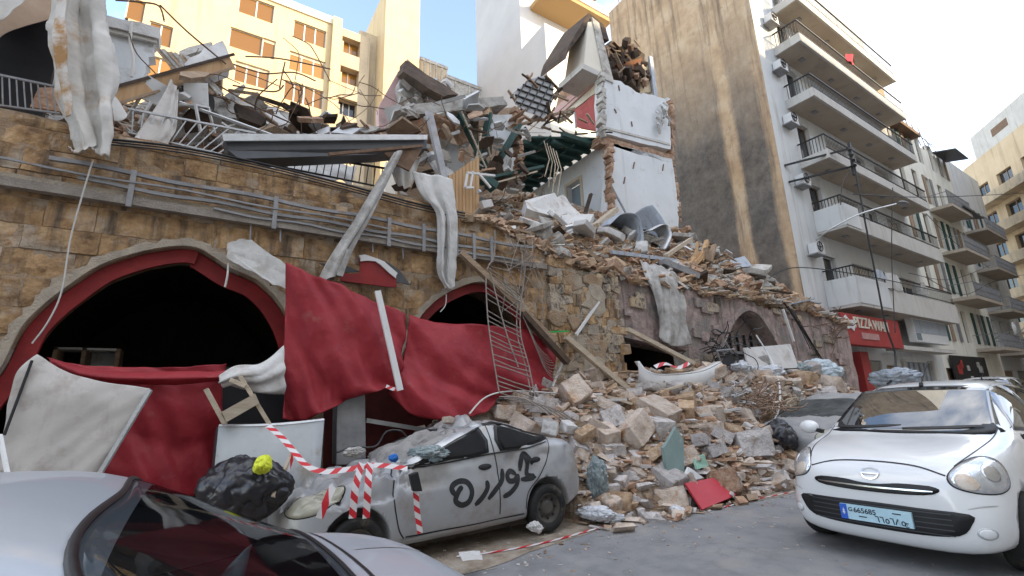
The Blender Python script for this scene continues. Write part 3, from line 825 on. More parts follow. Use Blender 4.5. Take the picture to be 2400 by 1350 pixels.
for f_ in range(1, nf):
    a = Ab + V((0, 0, f_ * 3.3)) + u * .3; b = a + u * 25
    c4 = (a, b, b + n_ * 1.3, a + n_ * 1.3)
    MB().hexa(list(c4) + [p_ + V((0, 0, .2)) for p_ in c4]).build('balcony_slab', m_yellow2, bx)
    a2, b2 = a + n_ * 1.3 + V((0, 0, .201)), b + n_ * 1.3 + V((0, 0, .201)); c4 = (a2, b2, b2 - n_ * .1, a2 - n_ * .1)
    MB().hexa(list(c4) + [p_ + V((0, 0, .75)) for p_ in c4]).build('balcony_parapet', m_yellow2, bx)
a = Ab + V((0, 0, hB)) + u * 2.5; c4 = (a, a + u * 20, a + u * 20 - n_ * 5, a - n_ * 5)
MB().hexa(list(c4) + [p_ + V((0, 0, 2.6)) for p_ in c4]).build('penthouse', m_balc, bx)
MB().hexa([a + u * k + n_ * t + V((0, 0, z_)) for z_ in (.9, 1.7) for k, t in ((3.2, .02), (5.6, .02), (5.6, -.2), (3.2, -.2))]).build('penthouse_window', m_rust, bx)
# ================================================================== arched stone ground floor
YW = 7.5
def wp(x, y): q = P(x, y, Y=YW); return (q.x, q.z)
a1 = [wp(*q) for q in ((0, 867), (50, 770), (100, 717), (147, 680), (233, 623), (333, 590), (417, 577), (467, 583), (500, 602), (543, 630), (600, 655), (640, 690), (667, 727), (690, 775), (706, 840))]
a1 = [(a1[0][0] - .32, 0), (a1[0][0] - .3, 1.2), (a1[0][0] - .15, 1.75)] + a1 + [(a1[-1][0] + .06, 1.6), (a1[-1][0] + .08, 0)]
a2 = [wp(*q) for q in ((985, 742), (1020, 705), (1060, 680), (1110, 662), (1150, 664), (1190, 684), (1225, 722), (1255, 775), (1275, 840))]
a2 = [(a2[0][0] - .45, 0), (a2[0][0] - .4, 2.0), (a2[0][0] - .22, 2.6)] + a2 + [(a2[-1][0] + .05, 1.4), (a2[-1][0] + .06, 0)]
ARCH = [a1, a2]
def arch_z(x):
    for a in ARCH:
        if a[0][0] < x < a[-1][0]:
            return float(np.interp(x, [p[0] for p in a], [p[1] for p in a]))
    return 0.0
def wall_top(x):
    return itp(x, [-9, 2.5, 4.2, 5.0, 5.7, 6.6, 7.8], [5.25, 5.22, 5.15, 4.9, 4.72, 4.5, 4.3]) + .05 * noise.noise(V((x * 3, 1, 0)))
wall = empty('arched_stone_wall', (1, YW, 0), 'old orange sandstone ground floor with two pointed arches under the terrace', 'wall')
XR = 7.75
mb = MB()
def spans(x0, x1, n):
    for i in range(n):
        yield x0 + (x1 - x0) * i / n, x0 + (x1 - x0) * (i + 1) / n
D = 1.0
for xa, xb in spans(-8.5, XR, 260):
    za, zb = arch_z((xa + xb) / 2 - 1e-3 if False else xa + 1e-4), arch_z(xb - 1e-4)
    if min(za, zb) == 0 and max(za, zb) > 1.2: za = zb = max(za, zb) if arch_z((xa + xb) / 2) else 0
    ta, tb = wall_top(xa), wall_top(xb)
    mb.quad((xa, YW, za), (xb, YW, zb), (xb, YW, tb), (xa, YW, ta))
    mb.quad((xa, YW, ta), (xb, YW, tb), (xb, YW + D, tb), (xa, YW + D, ta))
    if za > 0: mb.quad((xa, YW, za), (xb, YW, zb), (xb, YW + D, zb), (xa, YW + D, za))
    mb.quad((xa, YW + D, za), (xb, YW + D, zb), (xb, YW + D, tb), (xa, YW + D, ta))
mb.build('mortar_core', m_mortar, wall)
# stones, laid in courses and fitted to the arches
rs = random.Random(11)
z = .15
big = 0
while z < 5.2:
    ch = rs.uniform(.25, .36)
    x = -3.6 + rs.uniform(-.3, 0)
    while x < 5.75:
        wdt = rs.uniform(.36, .74)
        x0, x1 = x + .005, min(x + wdt - .005, 5.78)
        n = 6
        cols = []
        for i in range(n + 1):
            xx = x0 + (x1 - x0) * i / n
            lo = max(z + .005, arch_z(xx) + .10 if arch_z(xx) else 0)
            hi = min(z + ch - .005, wall_top(xx) - .03)
            cols.append((xx, lo, hi))
        cols = [c for c in cols if c[2] - c[1] > .05]
        if len(cols) >= 2 and cols[-1][0] - cols[0][0] > .12 and z > -1:
            pr_ = rs.uniform(.006, .03)
            mb = MB(); k = len(cols); rows = 4
            A = np.zeros((rows, k, 3))
            for j, (xx, lo, hi) in enumerate(cols):
                for i in range(rows):
                    zz = lo + (hi - lo) * i / (rows - 1)
                    ed = .012 if (i in (0, rows - 1) or j in (0, k - 1)) else 0
                    A[i, j] = (xx + .012 * noise.noise(V((xx * 7, zz * 7, 2))), YW - pr_ + ed - .022 * noise.noise(V((xx * 5, zz * 5, 5))) , zz + .010 * noise.noise(V((xx * 5, zz * 9, 8))))
            mb.grid(A)
            bd = [A[0, j] for j in range(k)] + [A[i, k - 1] for i in range(1, rows)] + [A[rows - 1, j] for j in range(k - 2, -1, -1)] + [A[i, 0] for i in range(rows - 2, 0, -1)]
            for i in range(len(bd)):
                p_, q_ = bd[i], bd[(i + 1) % len(bd)]
                mb.quad(p_, q_, (q_[0], YW + .03, q_[2]), (p_[0], YW + .03, p_[2]))
            mb.build('stone', m_stone, wall)
            big += 1
        x += wdt
    z += ch
# rough end of the wall: small rubble masonry that lost its face
z = .3
while z < 4.6:
    ch = rs.uniform(.15, .24); x = 5.8
    while x < XR - .02:
        wdt = rs.uniform(.16, .34)
        lo = max(z, arch_z(x + wdt / 2) + .05 if arch_z(x + wdt / 2) else 0)
        if lo + .08 < z + ch and z + ch < wall_top(x + wdt / 2) - .02:
            me = rock_mesh(rs.random(), (wdt * 1.12, .2, ch * 1.14), .55)
            inst('stone', me, m_stone2 if rs.random() < .7 else m_stone, (x + wdt / 2, YW - .005 + rs.uniform(-.02, .03), z + ch / 2), (rs.uniform(-.08, .08), rs.uniform(-.3, .3), rs.uniform(-.08, .08)), 1.04, parent=wall)
        x += wdt
    z += ch
# remaining render patches over the rough end
for k in range(26):
    cx, cz_ = rs.uniform(5.8, 7.6), rs.uniform(1.4, 4.2); r_ = rs.uniform(.15, .42); n = 11
    if arch_z(cx - r_ * .6): continue
    poly = []
    for i in range(n):
        t_ = 2 * math.pi * i / n; rr_ = r_ * rs.uniform(.55, 1.1)
        poly.append((min(XR - .02, cx + rr_ * math.cos(t_)), YW - .135 + .0015 * k, cz_ + rr_ * .8 * math.sin(t_)))
    MB().prism(poly, (0, .1, 0)).build('render_patch', rs.choice([m_mortar, m_plaster_edge, m_stone]), wall, bevel=.02)
# rendered arch rims and red fascias
def ribbon(name, pts, off0, off1, y0, y1, m, parent, clip=None, jag=0.0, label=None):
    n = len(pts); A0 = []; A1 = []
    for i in range(n):
        p = V((pts[i][0], 0, pts[i][1])); a = V((pts[max(i - 1, 0)][0], 0, pts[max(i - 1, 0)][1])); b = V((pts[min(i + 1, n - 1)][0], 0, pts[min(i + 1, n - 1)][1]))
        t = (b - a).normalized(); nn = V((-t.z, 0, t.x))          # outward (up) for left-to-right
        A0.append(p + nn * off0); A1.append(p + nn * (off1 + jag * noise.noise(V((i * 1.3, off1 * 9, 0)))))
    mb = MB()
    for i in range(n - 1):
        mb.hexa([(A0[i].x, y0, A0[i].z), (A0[i + 1].x, y0, A0[i + 1].z), (A0[i + 1].x, y1, A0[i + 1].z), (A0[i].x, y1, A0[i].z),
                 (A1[i].x, y0, A1[i].z), (A1[i + 1].x, y0, A1[i + 1].z), (A1[i + 1].x, y1, A1[i + 1].z), (A1[i].x, y1, A1[i].z)])
    return mb.build(name, m, parent, label)
fine = lambda pts: [(p.x, p.z) for p in smooth_path([V((a, 0, b)) for a, b in pts], 5)]
for a in ARCH:
    f_ = fine(a)
    ribbon('arch_rim', f_, .0, .10, YW - .03, YW + .3, m_plaster_edge, wall, jag=.09)
f1 = fine(a1)
apex = max(range(len(f1)), key=lambda i: f1[i][1])
ribbon('red_fascia', f1[8:apex + 4], -.20, -.015, YW + .10, YW + .16, m_redpaint, wall)
ribbon('red_fascia', f1[apex + 2:-4], -.24, -.02, YW + .17, YW + .23, m_redpaint, wall)
f2 = fine(a2)
ap2 = max(range(len(f2)), key=lambda i: f2[i][1])
ribbon('red_fascia', f2[8:ap2 + 8], -.17, -.015, YW + .10, YW + .16, m_redpaint, wall)
ribbon('red_fascia', f2[ap2 + 6:-4], -.17, -.02, YW + .17, YW + .23, m_redpaint, wall)
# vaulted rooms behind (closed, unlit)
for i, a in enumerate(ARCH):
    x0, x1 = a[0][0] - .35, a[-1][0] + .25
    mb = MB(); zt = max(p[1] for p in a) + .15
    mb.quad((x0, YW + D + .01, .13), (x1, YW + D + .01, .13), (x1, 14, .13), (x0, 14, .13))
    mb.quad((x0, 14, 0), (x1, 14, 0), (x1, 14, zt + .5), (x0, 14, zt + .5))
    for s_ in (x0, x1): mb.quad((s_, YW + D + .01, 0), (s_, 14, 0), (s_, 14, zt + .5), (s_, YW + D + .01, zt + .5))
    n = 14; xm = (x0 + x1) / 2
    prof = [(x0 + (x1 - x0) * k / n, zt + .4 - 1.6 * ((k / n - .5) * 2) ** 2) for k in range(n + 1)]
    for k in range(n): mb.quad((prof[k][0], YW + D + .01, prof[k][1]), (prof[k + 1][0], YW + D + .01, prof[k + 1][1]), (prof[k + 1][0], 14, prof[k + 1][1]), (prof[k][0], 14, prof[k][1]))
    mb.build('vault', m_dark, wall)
sf = empty('shelf_unit', (-1.0, 9, 0), 'pale shelf unit dimly seen inside the large arch', 'shelf')
q0, q1 = P(130, 815, Y=9.0), P(270, 850, Y=9.0)
for zz in (q0.z, q0.z - .25, q0.z - .9): MB().box((q0.x, 8.9, zz - .03), (q1.x, 9.3, zz)).build('shelf', m_cushion, sf)
for xx in (q0.x, q0.x + .3, q1.x): MB().box((xx, 8.9, .13), (xx + .05, 9.3, q0.z - .001)).build('post', m_wood, sf)
MB().box((q0.x + .35, 9.32, q0.z - .9), (q1.x, 9.34, q0.z)).build('back_panel', m_cushion, sf)
# cornice ledge, conduits and cable tray along the wall
lo = [wp(*q) for q in ((0, 448), (300, 487), (600, 530), (1040, 592))]
def on(pts, x): return itp(x, [p[0] for p in pts], [p[1] for p in pts])
zc = on(lo, 0)
MB().box((-8, YW - .16, zc - .02), (wp(1270, 600)[0], YW - .052, zc + .09)).build('ledge', m_ledge, wall)
MB().box((-8, YW - .11, zc + .095), (wp(1075, 580)[0], YW - .05, zc + .16)).build('ledge', m_plaster_edge, wall)
pc = empty('conduit_rack', (0, YW - .2, 4.3), 'long grey conduits and slotted tray running along the stone wall above the arches', 'conduit')
zz0 = wp(575, 463)[1]
for k, (x0, x1, dz, wd) in enumerate(((wp(120, 390)[0], wp(1240, 580)[0], .0, .05), (wp(190, 425)[0], wp(1140, 560)[0], -.21, .045), (wp(500, 500)[0], wp(1200, 570)[0], -.33, .03), (-6, wp(900, 540)[0], -.12, .025))):
    mb = MB(); n = 24
    pts = [(x0 + (x1 - x0) * i / n, YW - .13 - .02 * k, zz0 + dz + .018 * math.sin(i * 1.1 + k) - .04 * (i / n)) for i in range(n + 1)]
    for i in range(n): mb.beam(pts[i], pts[i + 1], wd, wd)
    mb.build('conduit', m_steel, pc)
for px_ in (905, 985, 1060, 1100, 1140, 640, 300):
    xx = wp(px_, 520)[0]
    MB().box((xx - .03, YW - .19, zz0 - .48), (xx + .03, YW - .171, zz0 + .03)).build('bracket', m_steel, pc)
for px_, ln in ((585, .28), (940, .2), (655, .2), (870, .16)):
    xx = wp(px_, 550)[0]
    MB().tube([(xx, YW - .1, zc - .02), (xx + .01, YW - .11, zc - .02 - ln)], .014, 5).build('hanger_rod', m_steel, pc)
# thin cracks of vegetation / cables along the top edge
cb = empty('wall_cable', (0, YW, 5), 'bundle of sagging black cables along the broken wall top', 'cable')
for k in range(3):
    pts = [P(x, y + 6 * k, Y=YW - .1 - .03 * k) for x, y in ((240, 325), (420, 345), (620, 385), (800, 430), (980, 478), (1090, 500))]
    MB().tube(smooth_path(pts, 5), .018 if k == 0 else .011, 5).build('strand', m_cable, cb)

# ------------------------------------------------------------------ mauve plaster wall to the right, partly buried
pw = empty('mauve_plaster_wall', (12, YW, 0), 'low mauve plastered wall with buried dark opening and pointed niche', 'wall')
def pw_top(x): return itp(x, [7.7, 9, 10.7, 13, 15, 17, 19.2], [4.3, 4.25, 4.3, 4.25, 4.0, 4.4, 4.2]) + .12 * noise.noise(V((x * 1.9, 4, 0))) + .05 * noise.noise(V((x * 6, 4, 0)))
op = (P(1457, 790, Y=YW).x, P(1612, 800, Y=YW).x, 0.0, P(1470, 790, Y=YW).z)
nic = [wp(*q) for q in ((1692, 850), (1700, 800), (1720, 752), (1748, 729), (1775, 740), (1800, 775), (1822, 815), (1834, 850))]
nx0, nx1 = nic[0][0], nic[-1][0]
def pw_lo(x):
    if op[0] < x < op[1]: return op[3] - .25 * (x - op[0]) / (op[1] - op[0])
    if nx0 < x < nx1: return float(np.interp(x, [p[0] for p in nic], [p[1] for p in nic]))
    return 0
mb = MB()
for xa, xb in spans(XR + .002, 19.4, 240):
    xm = (xa + xb) / 2
    za = pw_lo(xa + 1e-4) if pw_lo(xm) else 0; zb = pw_lo(xb - 1e-4) if pw_lo(xm) else 0
    ta, tb = pw_top(xa), pw_top(xb)
    nr = 8
    for i in range(nr):
        def pt(x, l_, t_, k):
            z_ = l_ + (t_ - l_) * k / nr
            return (x, YW + .02 - .03 * noise.noise(V((x * 2.2, z_ * 2.2, 3))) - .025 * noise.noise(V((x * 7, z_ * 7, 1))), z_)
        mb.quad(pt(xa, za, ta, i), pt(xb, zb, tb, i), pt(xb, zb, tb, i + 1), pt(xa, za, ta, i + 1))
    mb.quad((xa, YW, ta), (xb, YW, tb), (xb, YW + .7, tb), (xa, YW + .7, ta))
    if za: mb.quad((xa, YW, za), (xb, YW, zb), (xb, YW + .7, zb), (xa, YW + .7, za))
me_ = mb.mesh('wall')
bm = bmesh.new(); bm.from_mesh(me_); bmesh.ops.remove_doubles(bm, verts=bm.verts, dist=.0005); bm.to_mesh(me_); bm.free()
link('wall_face', me_, m_purple, pw)
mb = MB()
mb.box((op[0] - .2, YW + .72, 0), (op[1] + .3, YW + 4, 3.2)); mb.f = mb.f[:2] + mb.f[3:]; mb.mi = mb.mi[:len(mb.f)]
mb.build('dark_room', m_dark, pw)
MB().box((nx0 - .05, YW + .5, .5), (nx1 + .05, YW + .6, 4.1)).build('niche_back', m_purple, pw)
for k in range(6):
    xx = nx0 + .5 + k * .36
    MB().box((xx, YW + .42, 1.5), (xx + .05, YW + .47, min(3.3, pw_lo(xx) - .25))).build('niche_bar', m_black, pw)
MB().box((nx0 + .3, YW + .40, 2.72), (nx1 - .1, YW + .48, 2.80)).build('niche_rail', m_steel, pw)
ribbon('niche_rim', fine(nic), .0, .14, YW - .06, YW + .3, m_purple, pw, jag=.06)
# dark plates painted as the shade of small square vents, and quoin stones
for (a, b) in ((1500, 702), (1680, 707)):
    q = P(a, b, Y=YW)
    MB().box((q.x - .11, YW - .04, q.z - .11), (q.x + .11, YW - .012, q.z + .11)).build('vent_shade_plate', m_dark, pw)
for k in range(64):
    x = rs.uniform(XR + .1, 18.5); z_ = rs.uniform(1.6, 4.1)
    if pw_lo(x) and z_ < pw_lo(x) + .35: continue
    me = rock_mesh(rs.random(), (rs.uniform(.25, .6), .09, rs.uniform(.15, .30)), .7)
    inst('stone', me, m_purple if rs.random() < .5 else m_stone2, (x, YW - .005, z_), (rs.uniform(-.05, .05), rs.uniform(-.05, .05), 0), 1, parent=pw)
# terrace deck on top of the vaults
MB().box((-8.5, YW + 1.002, 4.95), (6.0, 16, 5.12)).build('terrace_deck', m_conc, kind='structure')
# ================================================================== ruined house on the terrace
YR = 11.0
XC = P(1410, 180, Y=YR).x
ruin = empty('ruined_house', (XC, YR, 7), 'ruined two storey house with torn white walls and a red wall patch', 'building')
def slabpoly(name, pts, m, parent, off, label=None, **k):
    return MB().prism(pts, off).build(name, m, parent, label, **k)
def jag(pts, n, amp, seed, ax):
    """subdivide an outline and roughen it inside its plane"""
    o = []; rd = random.Random(seed)
    for i in range(len(pts)):
        a, b = V(pts[i]), V(pts[(i + 1) % len(pts)])
        for k in range(n):
            p = a.lerp(b, k / n)
            if k: 
                p = p + V(ax[0]) * rd.uniform(-amp, amp) + V(ax[1]) * rd.uniform(-amp, amp)
            o.append(p)
    return o
AXF = ((1, 0, 0), (0, 0, 1)); AXS = ((0, 1, 0), (0, 0, 1))
F = lambda *q: [P(x, y, Y=YR) for x, y in q]
SD = lambda *q: [P(x, y, X=XC) for x, y in q]
# upper front wall (white), lower front wall (bluish white)
slabpoly('upper_front_wall', jag(F((1405, 170), (1418, 180), (1455, 190), (1490, 215), (1530, 222), (1560, 232), (1570, 290), (1572, 350), (1500, 335), (1410, 312)), 4, .05, 1, AXF), m_white, ruin, (0, .3, 0))
slabpoly('lower_front_wall', jag(F((1428, 335), (1490, 350), (1575, 372), (1583, 430), (1592, 480), (1590, 540), (1520, 560), (1430, 560), (1420, 520), (1426, 420)), 4, .04, 2, AXF), m_white, ruin, (0, .3, 0))
# floor line between: broken slab edge and timbers
fl = F((1405, 318), (1575, 362), (1580, 382), (1405, 336))
slabpoly('floor_edge', jag(fl, 6, .05, 3, AXF), m_brick, ruin, (0, .45, 0))
slabpoly('skirting', F((1412, 296), (1568, 336), (1569, 341), (1412, 301)), m_balc, ruin, (0, -.03, 0))
# exposed wall edges: brick and stone teeth
rk = random.Random(5)
def teeth(a, b, n, w_, m, parent, nrm=(0, 0, 0)):
    a, b = V(a), V(b)
    for i in range(n):
        p = a.lerp(b, (i + .5) / n)
        me = rock_mesh(rk.random(), (w_ * rk.uniform(.5, 1.6), .34, (b - a).length / n * rk.uniform(.8, 1.3)), .55)
        inst('broken_brick', me, m, p + V((rk.uniform(-.04, .04), .15, 0)) + V(nrm), (rk.uniform(-.1, .1), rk.uniform(-.35, .35), rk.uniform(-.25, .25)), 1, parent=parent)
teeth(P(1422, 340, Y=YR), P(1428, 545, Y=YR), 17, .2, m_brick, ruin, (0, -.22, 0))
teeth(P(1576, 232, Y=YR), P(1578, 375, Y=YR), 12, .22, m_brick, ruin)
teeth(P(1580, 380, Y=YR), P(1596, 520, Y=YR), 12, .22, m_brick, ruin)
teeth(P(1404, 175, Y=YR), P(1408, 325, Y=YR), 12, .2, m_conc, ruin, (0, -.22, 0))
# right return walls of the white rooms
slabpoly('side_wall', [P(1572, 232, Y=YR + .31), P(1570, 350, Y=YR + .31), P(1570, 350, Y=YR + .31) + V((0, 3, 0)), P(1572, 232, Y=YR + .31) + V((0, 3, 0))], m_white, ruin, (-.25, 0, 0))
# side face towards the viewer's left: cream cornice, red plaster, lower cream wall with doorway
slabpoly('red_wall', jag(SD((1404, 215), (1404, 308), (1352, 298), (1345, 258)), 3, .04, 4, AXS), m_redwall, ruin, (.28, 0, 0))
slabpoly('cream_wall', jag(SD((1404, 168), (1404, 213), (1345, 256), (1300, 285), (1300, 262)), 3, .05, 5, AXS), m_creamwall, ruin, (.27, 0, 0))
slabpoly('pink_band', SD((1404, 166), (1404, 178), (1300, 272), (1300, 256)), m_pinkwall, ruin, (-.05, 0, 0))
slabpoly('cornice_band', SD((1404, 184), (1404, 190), (1300, 284), (1300, 278)), m_pinkwall, ruin, (-.08, 0, 0))
# lower side wall, receding, with door opening near the corner
yb = P(1225, 430, X=XC).y
zt0, zb0 = P(1420, 330, Y=YR).z, 7.0
d0, d1, dzt = P(1362, 450, X=XC).y, P(1330, 450, X=XC).y, P(1340, 432, X=XC).z
mb = MB()
facade(mb, (XC, yb, zb0), (0, -1, 0), yb - YR - .002, zt0 - zb0, [(yb - d1, yb - d0, 0, dzt - zb0)], .25)
mb.build('lower_side_wall', m_white, ruin)
MB().box((XC + .3, d0 - .1, zb0), (XC + .36, d1 + .3, dzt)).build('door_leaf', m_glass_blue, ruin)
fr_ = MB()
for yy in (d0 - .12, d1): fr_.box((XC - .05, yy, zb0), (XC - .004, yy + .12, dzt + .12))
fr_.box((XC - .05, d0 - .001, dzt), (XC - .004, d1 + .001, dzt + .12)); fr_.build('door_frame', m_wood_pale, ruin)
MB().box((XC + 3.0, yb + .05, 7), (XC - 6.5, yb + .3, zt0 + .1)).build('rear_wall', m_creamwall, ruin)
# green beamed ceiling over the room left of the corner
yc0, yc1 = YR + .1, yb
zc_ = P(1405, 315, Y=YR).z
cx0 = P(1225, 320, Y=YR + 1.6).x
ce = MB(); ce.hexa([(XC, yc0, zc_ - .02), (XC, yc1, zc_ - .02), (cx0, yc1, zc_ - .1), (cx0 + .2, yc0 + 1.2, zc_ - .1), (XC, yc0, zc_ + .04), (XC, yc1, zc_ + .04), (cx0, yc1, zc_ - .02), (cx0 + .2, yc0 + 1.2, zc_ - .02)])
ce.build('ceiling_boards', m_green, ruin)
for k in range(9):
    yy = yc0 + .35 + k * (yc1 - yc0 - .5) / 9
    MB().beam((XC + .05, yy, zc_ - .11), (cx0 + (.9 if k < 2 else 0), yy, zc_ - .19), .13, .16).build('ceiling_beam', m_green, ruin)
for k in range(3):
    xx = XC - 1 - k * 1.1
    MB().beam((xx, yc0 + .6, zc_ - .22), (xx, yc1, zc_ - .22), .05, .05).build('ceiling_batten', m_green, ruin)
# torn reed and timber layer on top of the ceiling
for k in range(46):
    a = V((rk.uniform(cx0 - .2, XC - .2), rk.uniform(yc0 - .1, yc0 + 2.4), zc_ + rk.uniform(.05, .5)))
    d = V((rk.uniform(-1, 1), rk.uniform(-.9, .3), rk.uniform(-.5, .45)))
    MB().beam(a, a + d * rk.uniform(.5, 1.2), rk.uniform(.03, .1), rk.uniform(.02, .06)).build('broken_lath', rk.choice([m_wood, m_wood_dark, m_wood_pale, m_brick]), ruin)
for k in range(5):
    q = P(1275 + k * 7, 330 + 6 * k, Y=YR - .1)
    MB().tube([q, q + V((.1, -.1, -.7)), q + V((-.05, 0, -1.3 - .3 * (k % 3)))], .022, 4).build('hanging_strip', m_wood_pale, ruin)
# curved brick end of the broken cross wall (left of the green room)
for (a, b, n_) in (((1215, 255), (1212, 300), 5), ((1212, 300), (1222, 345), 6), ((1222, 345), (1224, 425), 10)):
    teeth(P(*a, Y=YR - .3), P(*b, Y=YR - .3), n_, .24, m_brick, ruin, (0, 0, 0))
slabpoly('plaster_flap', jag([P(x, y, Y=YR - .2) for x, y in ((1150, 268), (1200, 268), (1212, 300), (1204, 330), (1180, 338), (1152, 325), (1146, 298))], 2, .03, 7, AXF), m_white, ruin, (0, .2, 0))
slabpoly('plaster_wall', jag([P(x, y, Y=YR + .4) for x, y in ((1184, 345), (1216, 350), (1216, 418), (1186, 418))], 2, .03, 8, AXF), m_white, ruin, (0, .2, 0))
slabpoly('plaster_wall', jag([P(x, y, Y=YR + .2) for x, y in ((1035, 330), (1095, 345), (1090, 385), (1060, 415), (1040, 415))], 2, .03, 9, AXF), m_white, ruin, (0, .2, 0))
slabpoly('plaster_wall', jag([P(x, y, Y=YR + .3) for x, y in ((1068, 300), (1098, 280), (1112, 318), (1095, 345), (1072, 320))], 2, .03, 10, AXF), m_white, ruin, (0, .2, 0))
slabpoly('pink_wall', jag([P(x, y, Y=YR + 1.2) for x, y in ((888, 250), (932, 170), (946, 186), (940, 312), (886, 330))], 2, .04, 12, AXF), m_pinkwall, ruin, (0, .3, 0))
slabpoly('back_wall', [P(x, y, Y=YR + 2.2) for x, y in ((940, 280), (1215, 250), (1225, 470), (930, 480))], m_wood, ruin, (0, .2, 0))
# grey rubble wall and roof slope at the left
slabpoly('grey_stone_wall', jag([P(x, y, Y=YR + .8) for x, y in ((938, 185), (985, 188), (1020, 205), (1060, 228), (1070, 238), (955, 250), (936, 240))], 3, .06, 13, AXF), m_conc, ruin, (0, .4, 0))
slabpoly('roof_slope', jag([P(950, 142, Y=YR + .6), P(966, 150, Y=YR + .6), P(1075, 222, Y=YR - .2), P(1040, 226, Y=YR - .3), P(945, 168, Y=YR + .3)], 3, .05, 14, AXF), m_wood_dark, ruin, (0, .5, .15))
slabpoly('roof_slope', jag([P(938, 168, Y=YR + .9), P(955, 138, Y=YR + 1.2), P(985, 165, Y=YR + 1.2), P(985, 185, Y=YR + .9)], 2, .04, 15, AXF), m_brick, ruin, (0, .5, .1))
for k in range(30):
    q = P(rk.uniform(940, 1050), rk.uniform(192, 240), Y=YR + .75)
    inst('broken_brick', rock_mesh(rk.random(), (.34, .25, .2), .6), rk.choice([m_conc, m_rockB, m_conc_w]), q, (rk.random(), rk.random(), rk.random()), rk.uniform(.5, 1.1), parent=ruin)
# long collapsed concrete slab and brick belly under it
slabpoly('collapsed_slab', jag([P(942, 246, Y=YR - .6), P(1180, 226, Y=YR - .4), P(1190, 246, Y=YR - .4), P(1080, 258, Y=YR - .5), P(960, 272, Y=YR - .6), P(940, 258, Y=YR - .6)], 5, .035, 16, AXF), m_conc, ruin, (0, 1.3, .1))
for k in range(60):
    q = P(rk.uniform(935, 1150), rk.uniform(268, 318), Y=YR + rk.uniform(-.1, .6))
    inst('broken_brick', rock_mesh(rk.random(), (.5, .35, .26), .6), rk.choice([m_brick, m_brick, m_rockC, m_conc]), q, (rk.random(), rk.random(), rk.random()), rk.uniform(.6, 1.4), parent=ruin)
# crossed green timbers and posts
def tim(a, b, Ya, Yb, w_, m, name='timber', d=None): 
    return MB().beam(P(*a, Y=Ya), P(*b, Y=Yb), w_, d or w_ * .6).build(name, m, ruin)
tim((1075, 268), (1150, 412), YR - .5, YR - .7, .26, m_green, d=.08)
tim((1145, 268), (1118, 400), YR - .35, YR - .6, .26, m_green, d=.08)
tim((1215, 295), (1150, 410), YR - .5, YR - .7, .28, m_green, d=.1)
tim((1128, 280), (1122, 420), YR - .3, YR - .3, .2, m_wood, d=.08)
tim((1082, 262), (1160, 440), YR - .8, YR - .9, .05, m_wood_pale)
tim((1130, 300), (1108, 420), YR - .8, YR - .9, .05, m_wood_pale)
tim((1142, 330), (1150, 370), YR - .8, YR - .9, .05, m_wood_pale)
tim((1152, 370), (1140, 405), YR - .8, YR - .9, .05, m_wood_pale)
tim((1100, 428), (1270, 392), YR - 1.3, YR - 1.2, .22, m_green, d=.07)
tim((1120, 440), (1258, 402), YR - 1.4, YR - 1.3, .06, m_wood_pale)
tim((1128, 415), (1160, 440), YR - 1.5, YR - 1.5, .3, m_green, d=.2)
# orange board panel (vertical boards)
for k in range(9):
    xa = 1052 + k * 8; yt = 412 - k * 5.2
    q = [P(xa, yt, Y=YR - 1.6), P(xa + 7.2, yt - 4, Y=YR - 1.6), P(xa + 7.2, 500, Y=YR - 1.6), P(xa, 500, Y=YR - 1.6)]
    slabpoly('board', q, m_ply, ruin, (0, .05 + .02 * (k % 2), 0))
# white frame of a broken chair/stand on the boards
for a, b in (((1095, 408), (1090, 440)), ((1108, 402), (1102, 438)), ((1095, 405), (1160, 412)), ((1120, 405), (1150, 440)), ((1090, 440), (1110, 440))):
    MB().beam(P(*a, Y=YR - 1.9), P(*b, Y=YR - 1.9), .05).build('bent_frame', m_plastic, ruin)
# fallen lath ceiling panel with a lattice of battens
nodes = [P(x, y, Y=YR - .2) for x, y in ((1205, 215), (1238, 188), (1275, 178), (1298, 200), (1292, 245), (1275, 278), (1235, 262), (1208, 240))]
slabpoly('lath_panel', jag(nodes, 2, .04, 20, AXF), m_greywall, ruin, (0, .06, .03))
u1 = (P(1295, 230, Y=YR - .2) - P(1215, 200, Y=YR - .2)); u2 = (P(1225, 255, Y=YR - .2) - P(1270, 180, Y=YR - .2))
from mathutils.geometry import intersect_line_line_2d
poly2 = [V((p.x, p.z)) for p in nodes]
def clip_line(p, d):
    hits = []
    for i in range(len(poly2)):
        h = intersect_line_line_2d(V((p.x, p.z)) - V((d.x, d.z)) * 4, V((p.x, p.z)) + V((d.x, d.z)) * 4, poly2[i], poly2[(i + 1) % len(poly2)])
        if h: hits.append(h)
    return hits[:2] if len(hits) >= 2 else None
c0 = sum(nodes, V((0, 0, 0))) / len(nodes)
for d, o_ in ((u1, u2), (u2, u1)):
    for k in range(-6, 7):
        h = clip_line(c0 + o_.normalized() * k * .29, d)
        if h: MB().beam((h[0].x, YR - .23, h[0].y), (h[1].x, YR - .23, h[1].y), .055, .03).build('lath', m_black, ruin)
for k in range(22):
    q = P(*rk.choice([(1200, 225), (1240, 185), (1280, 180), (1300, 200), (1305, 225), (1215, 265), (1250, 275), (1290, 270)]), Y=YR - .2)
    d = V((rk.uniform(-1, 1), rk.uniform(-.4, .4), rk.uniform(-.8, .8)))
    MB().beam(q - d * .2, q + d * rk.uniform(.2, .6), rk.uniform(.04, .12), .05).build('splintered_timber', rk.choice([m_wood, m_wood_dark, m_brick]), ruin)
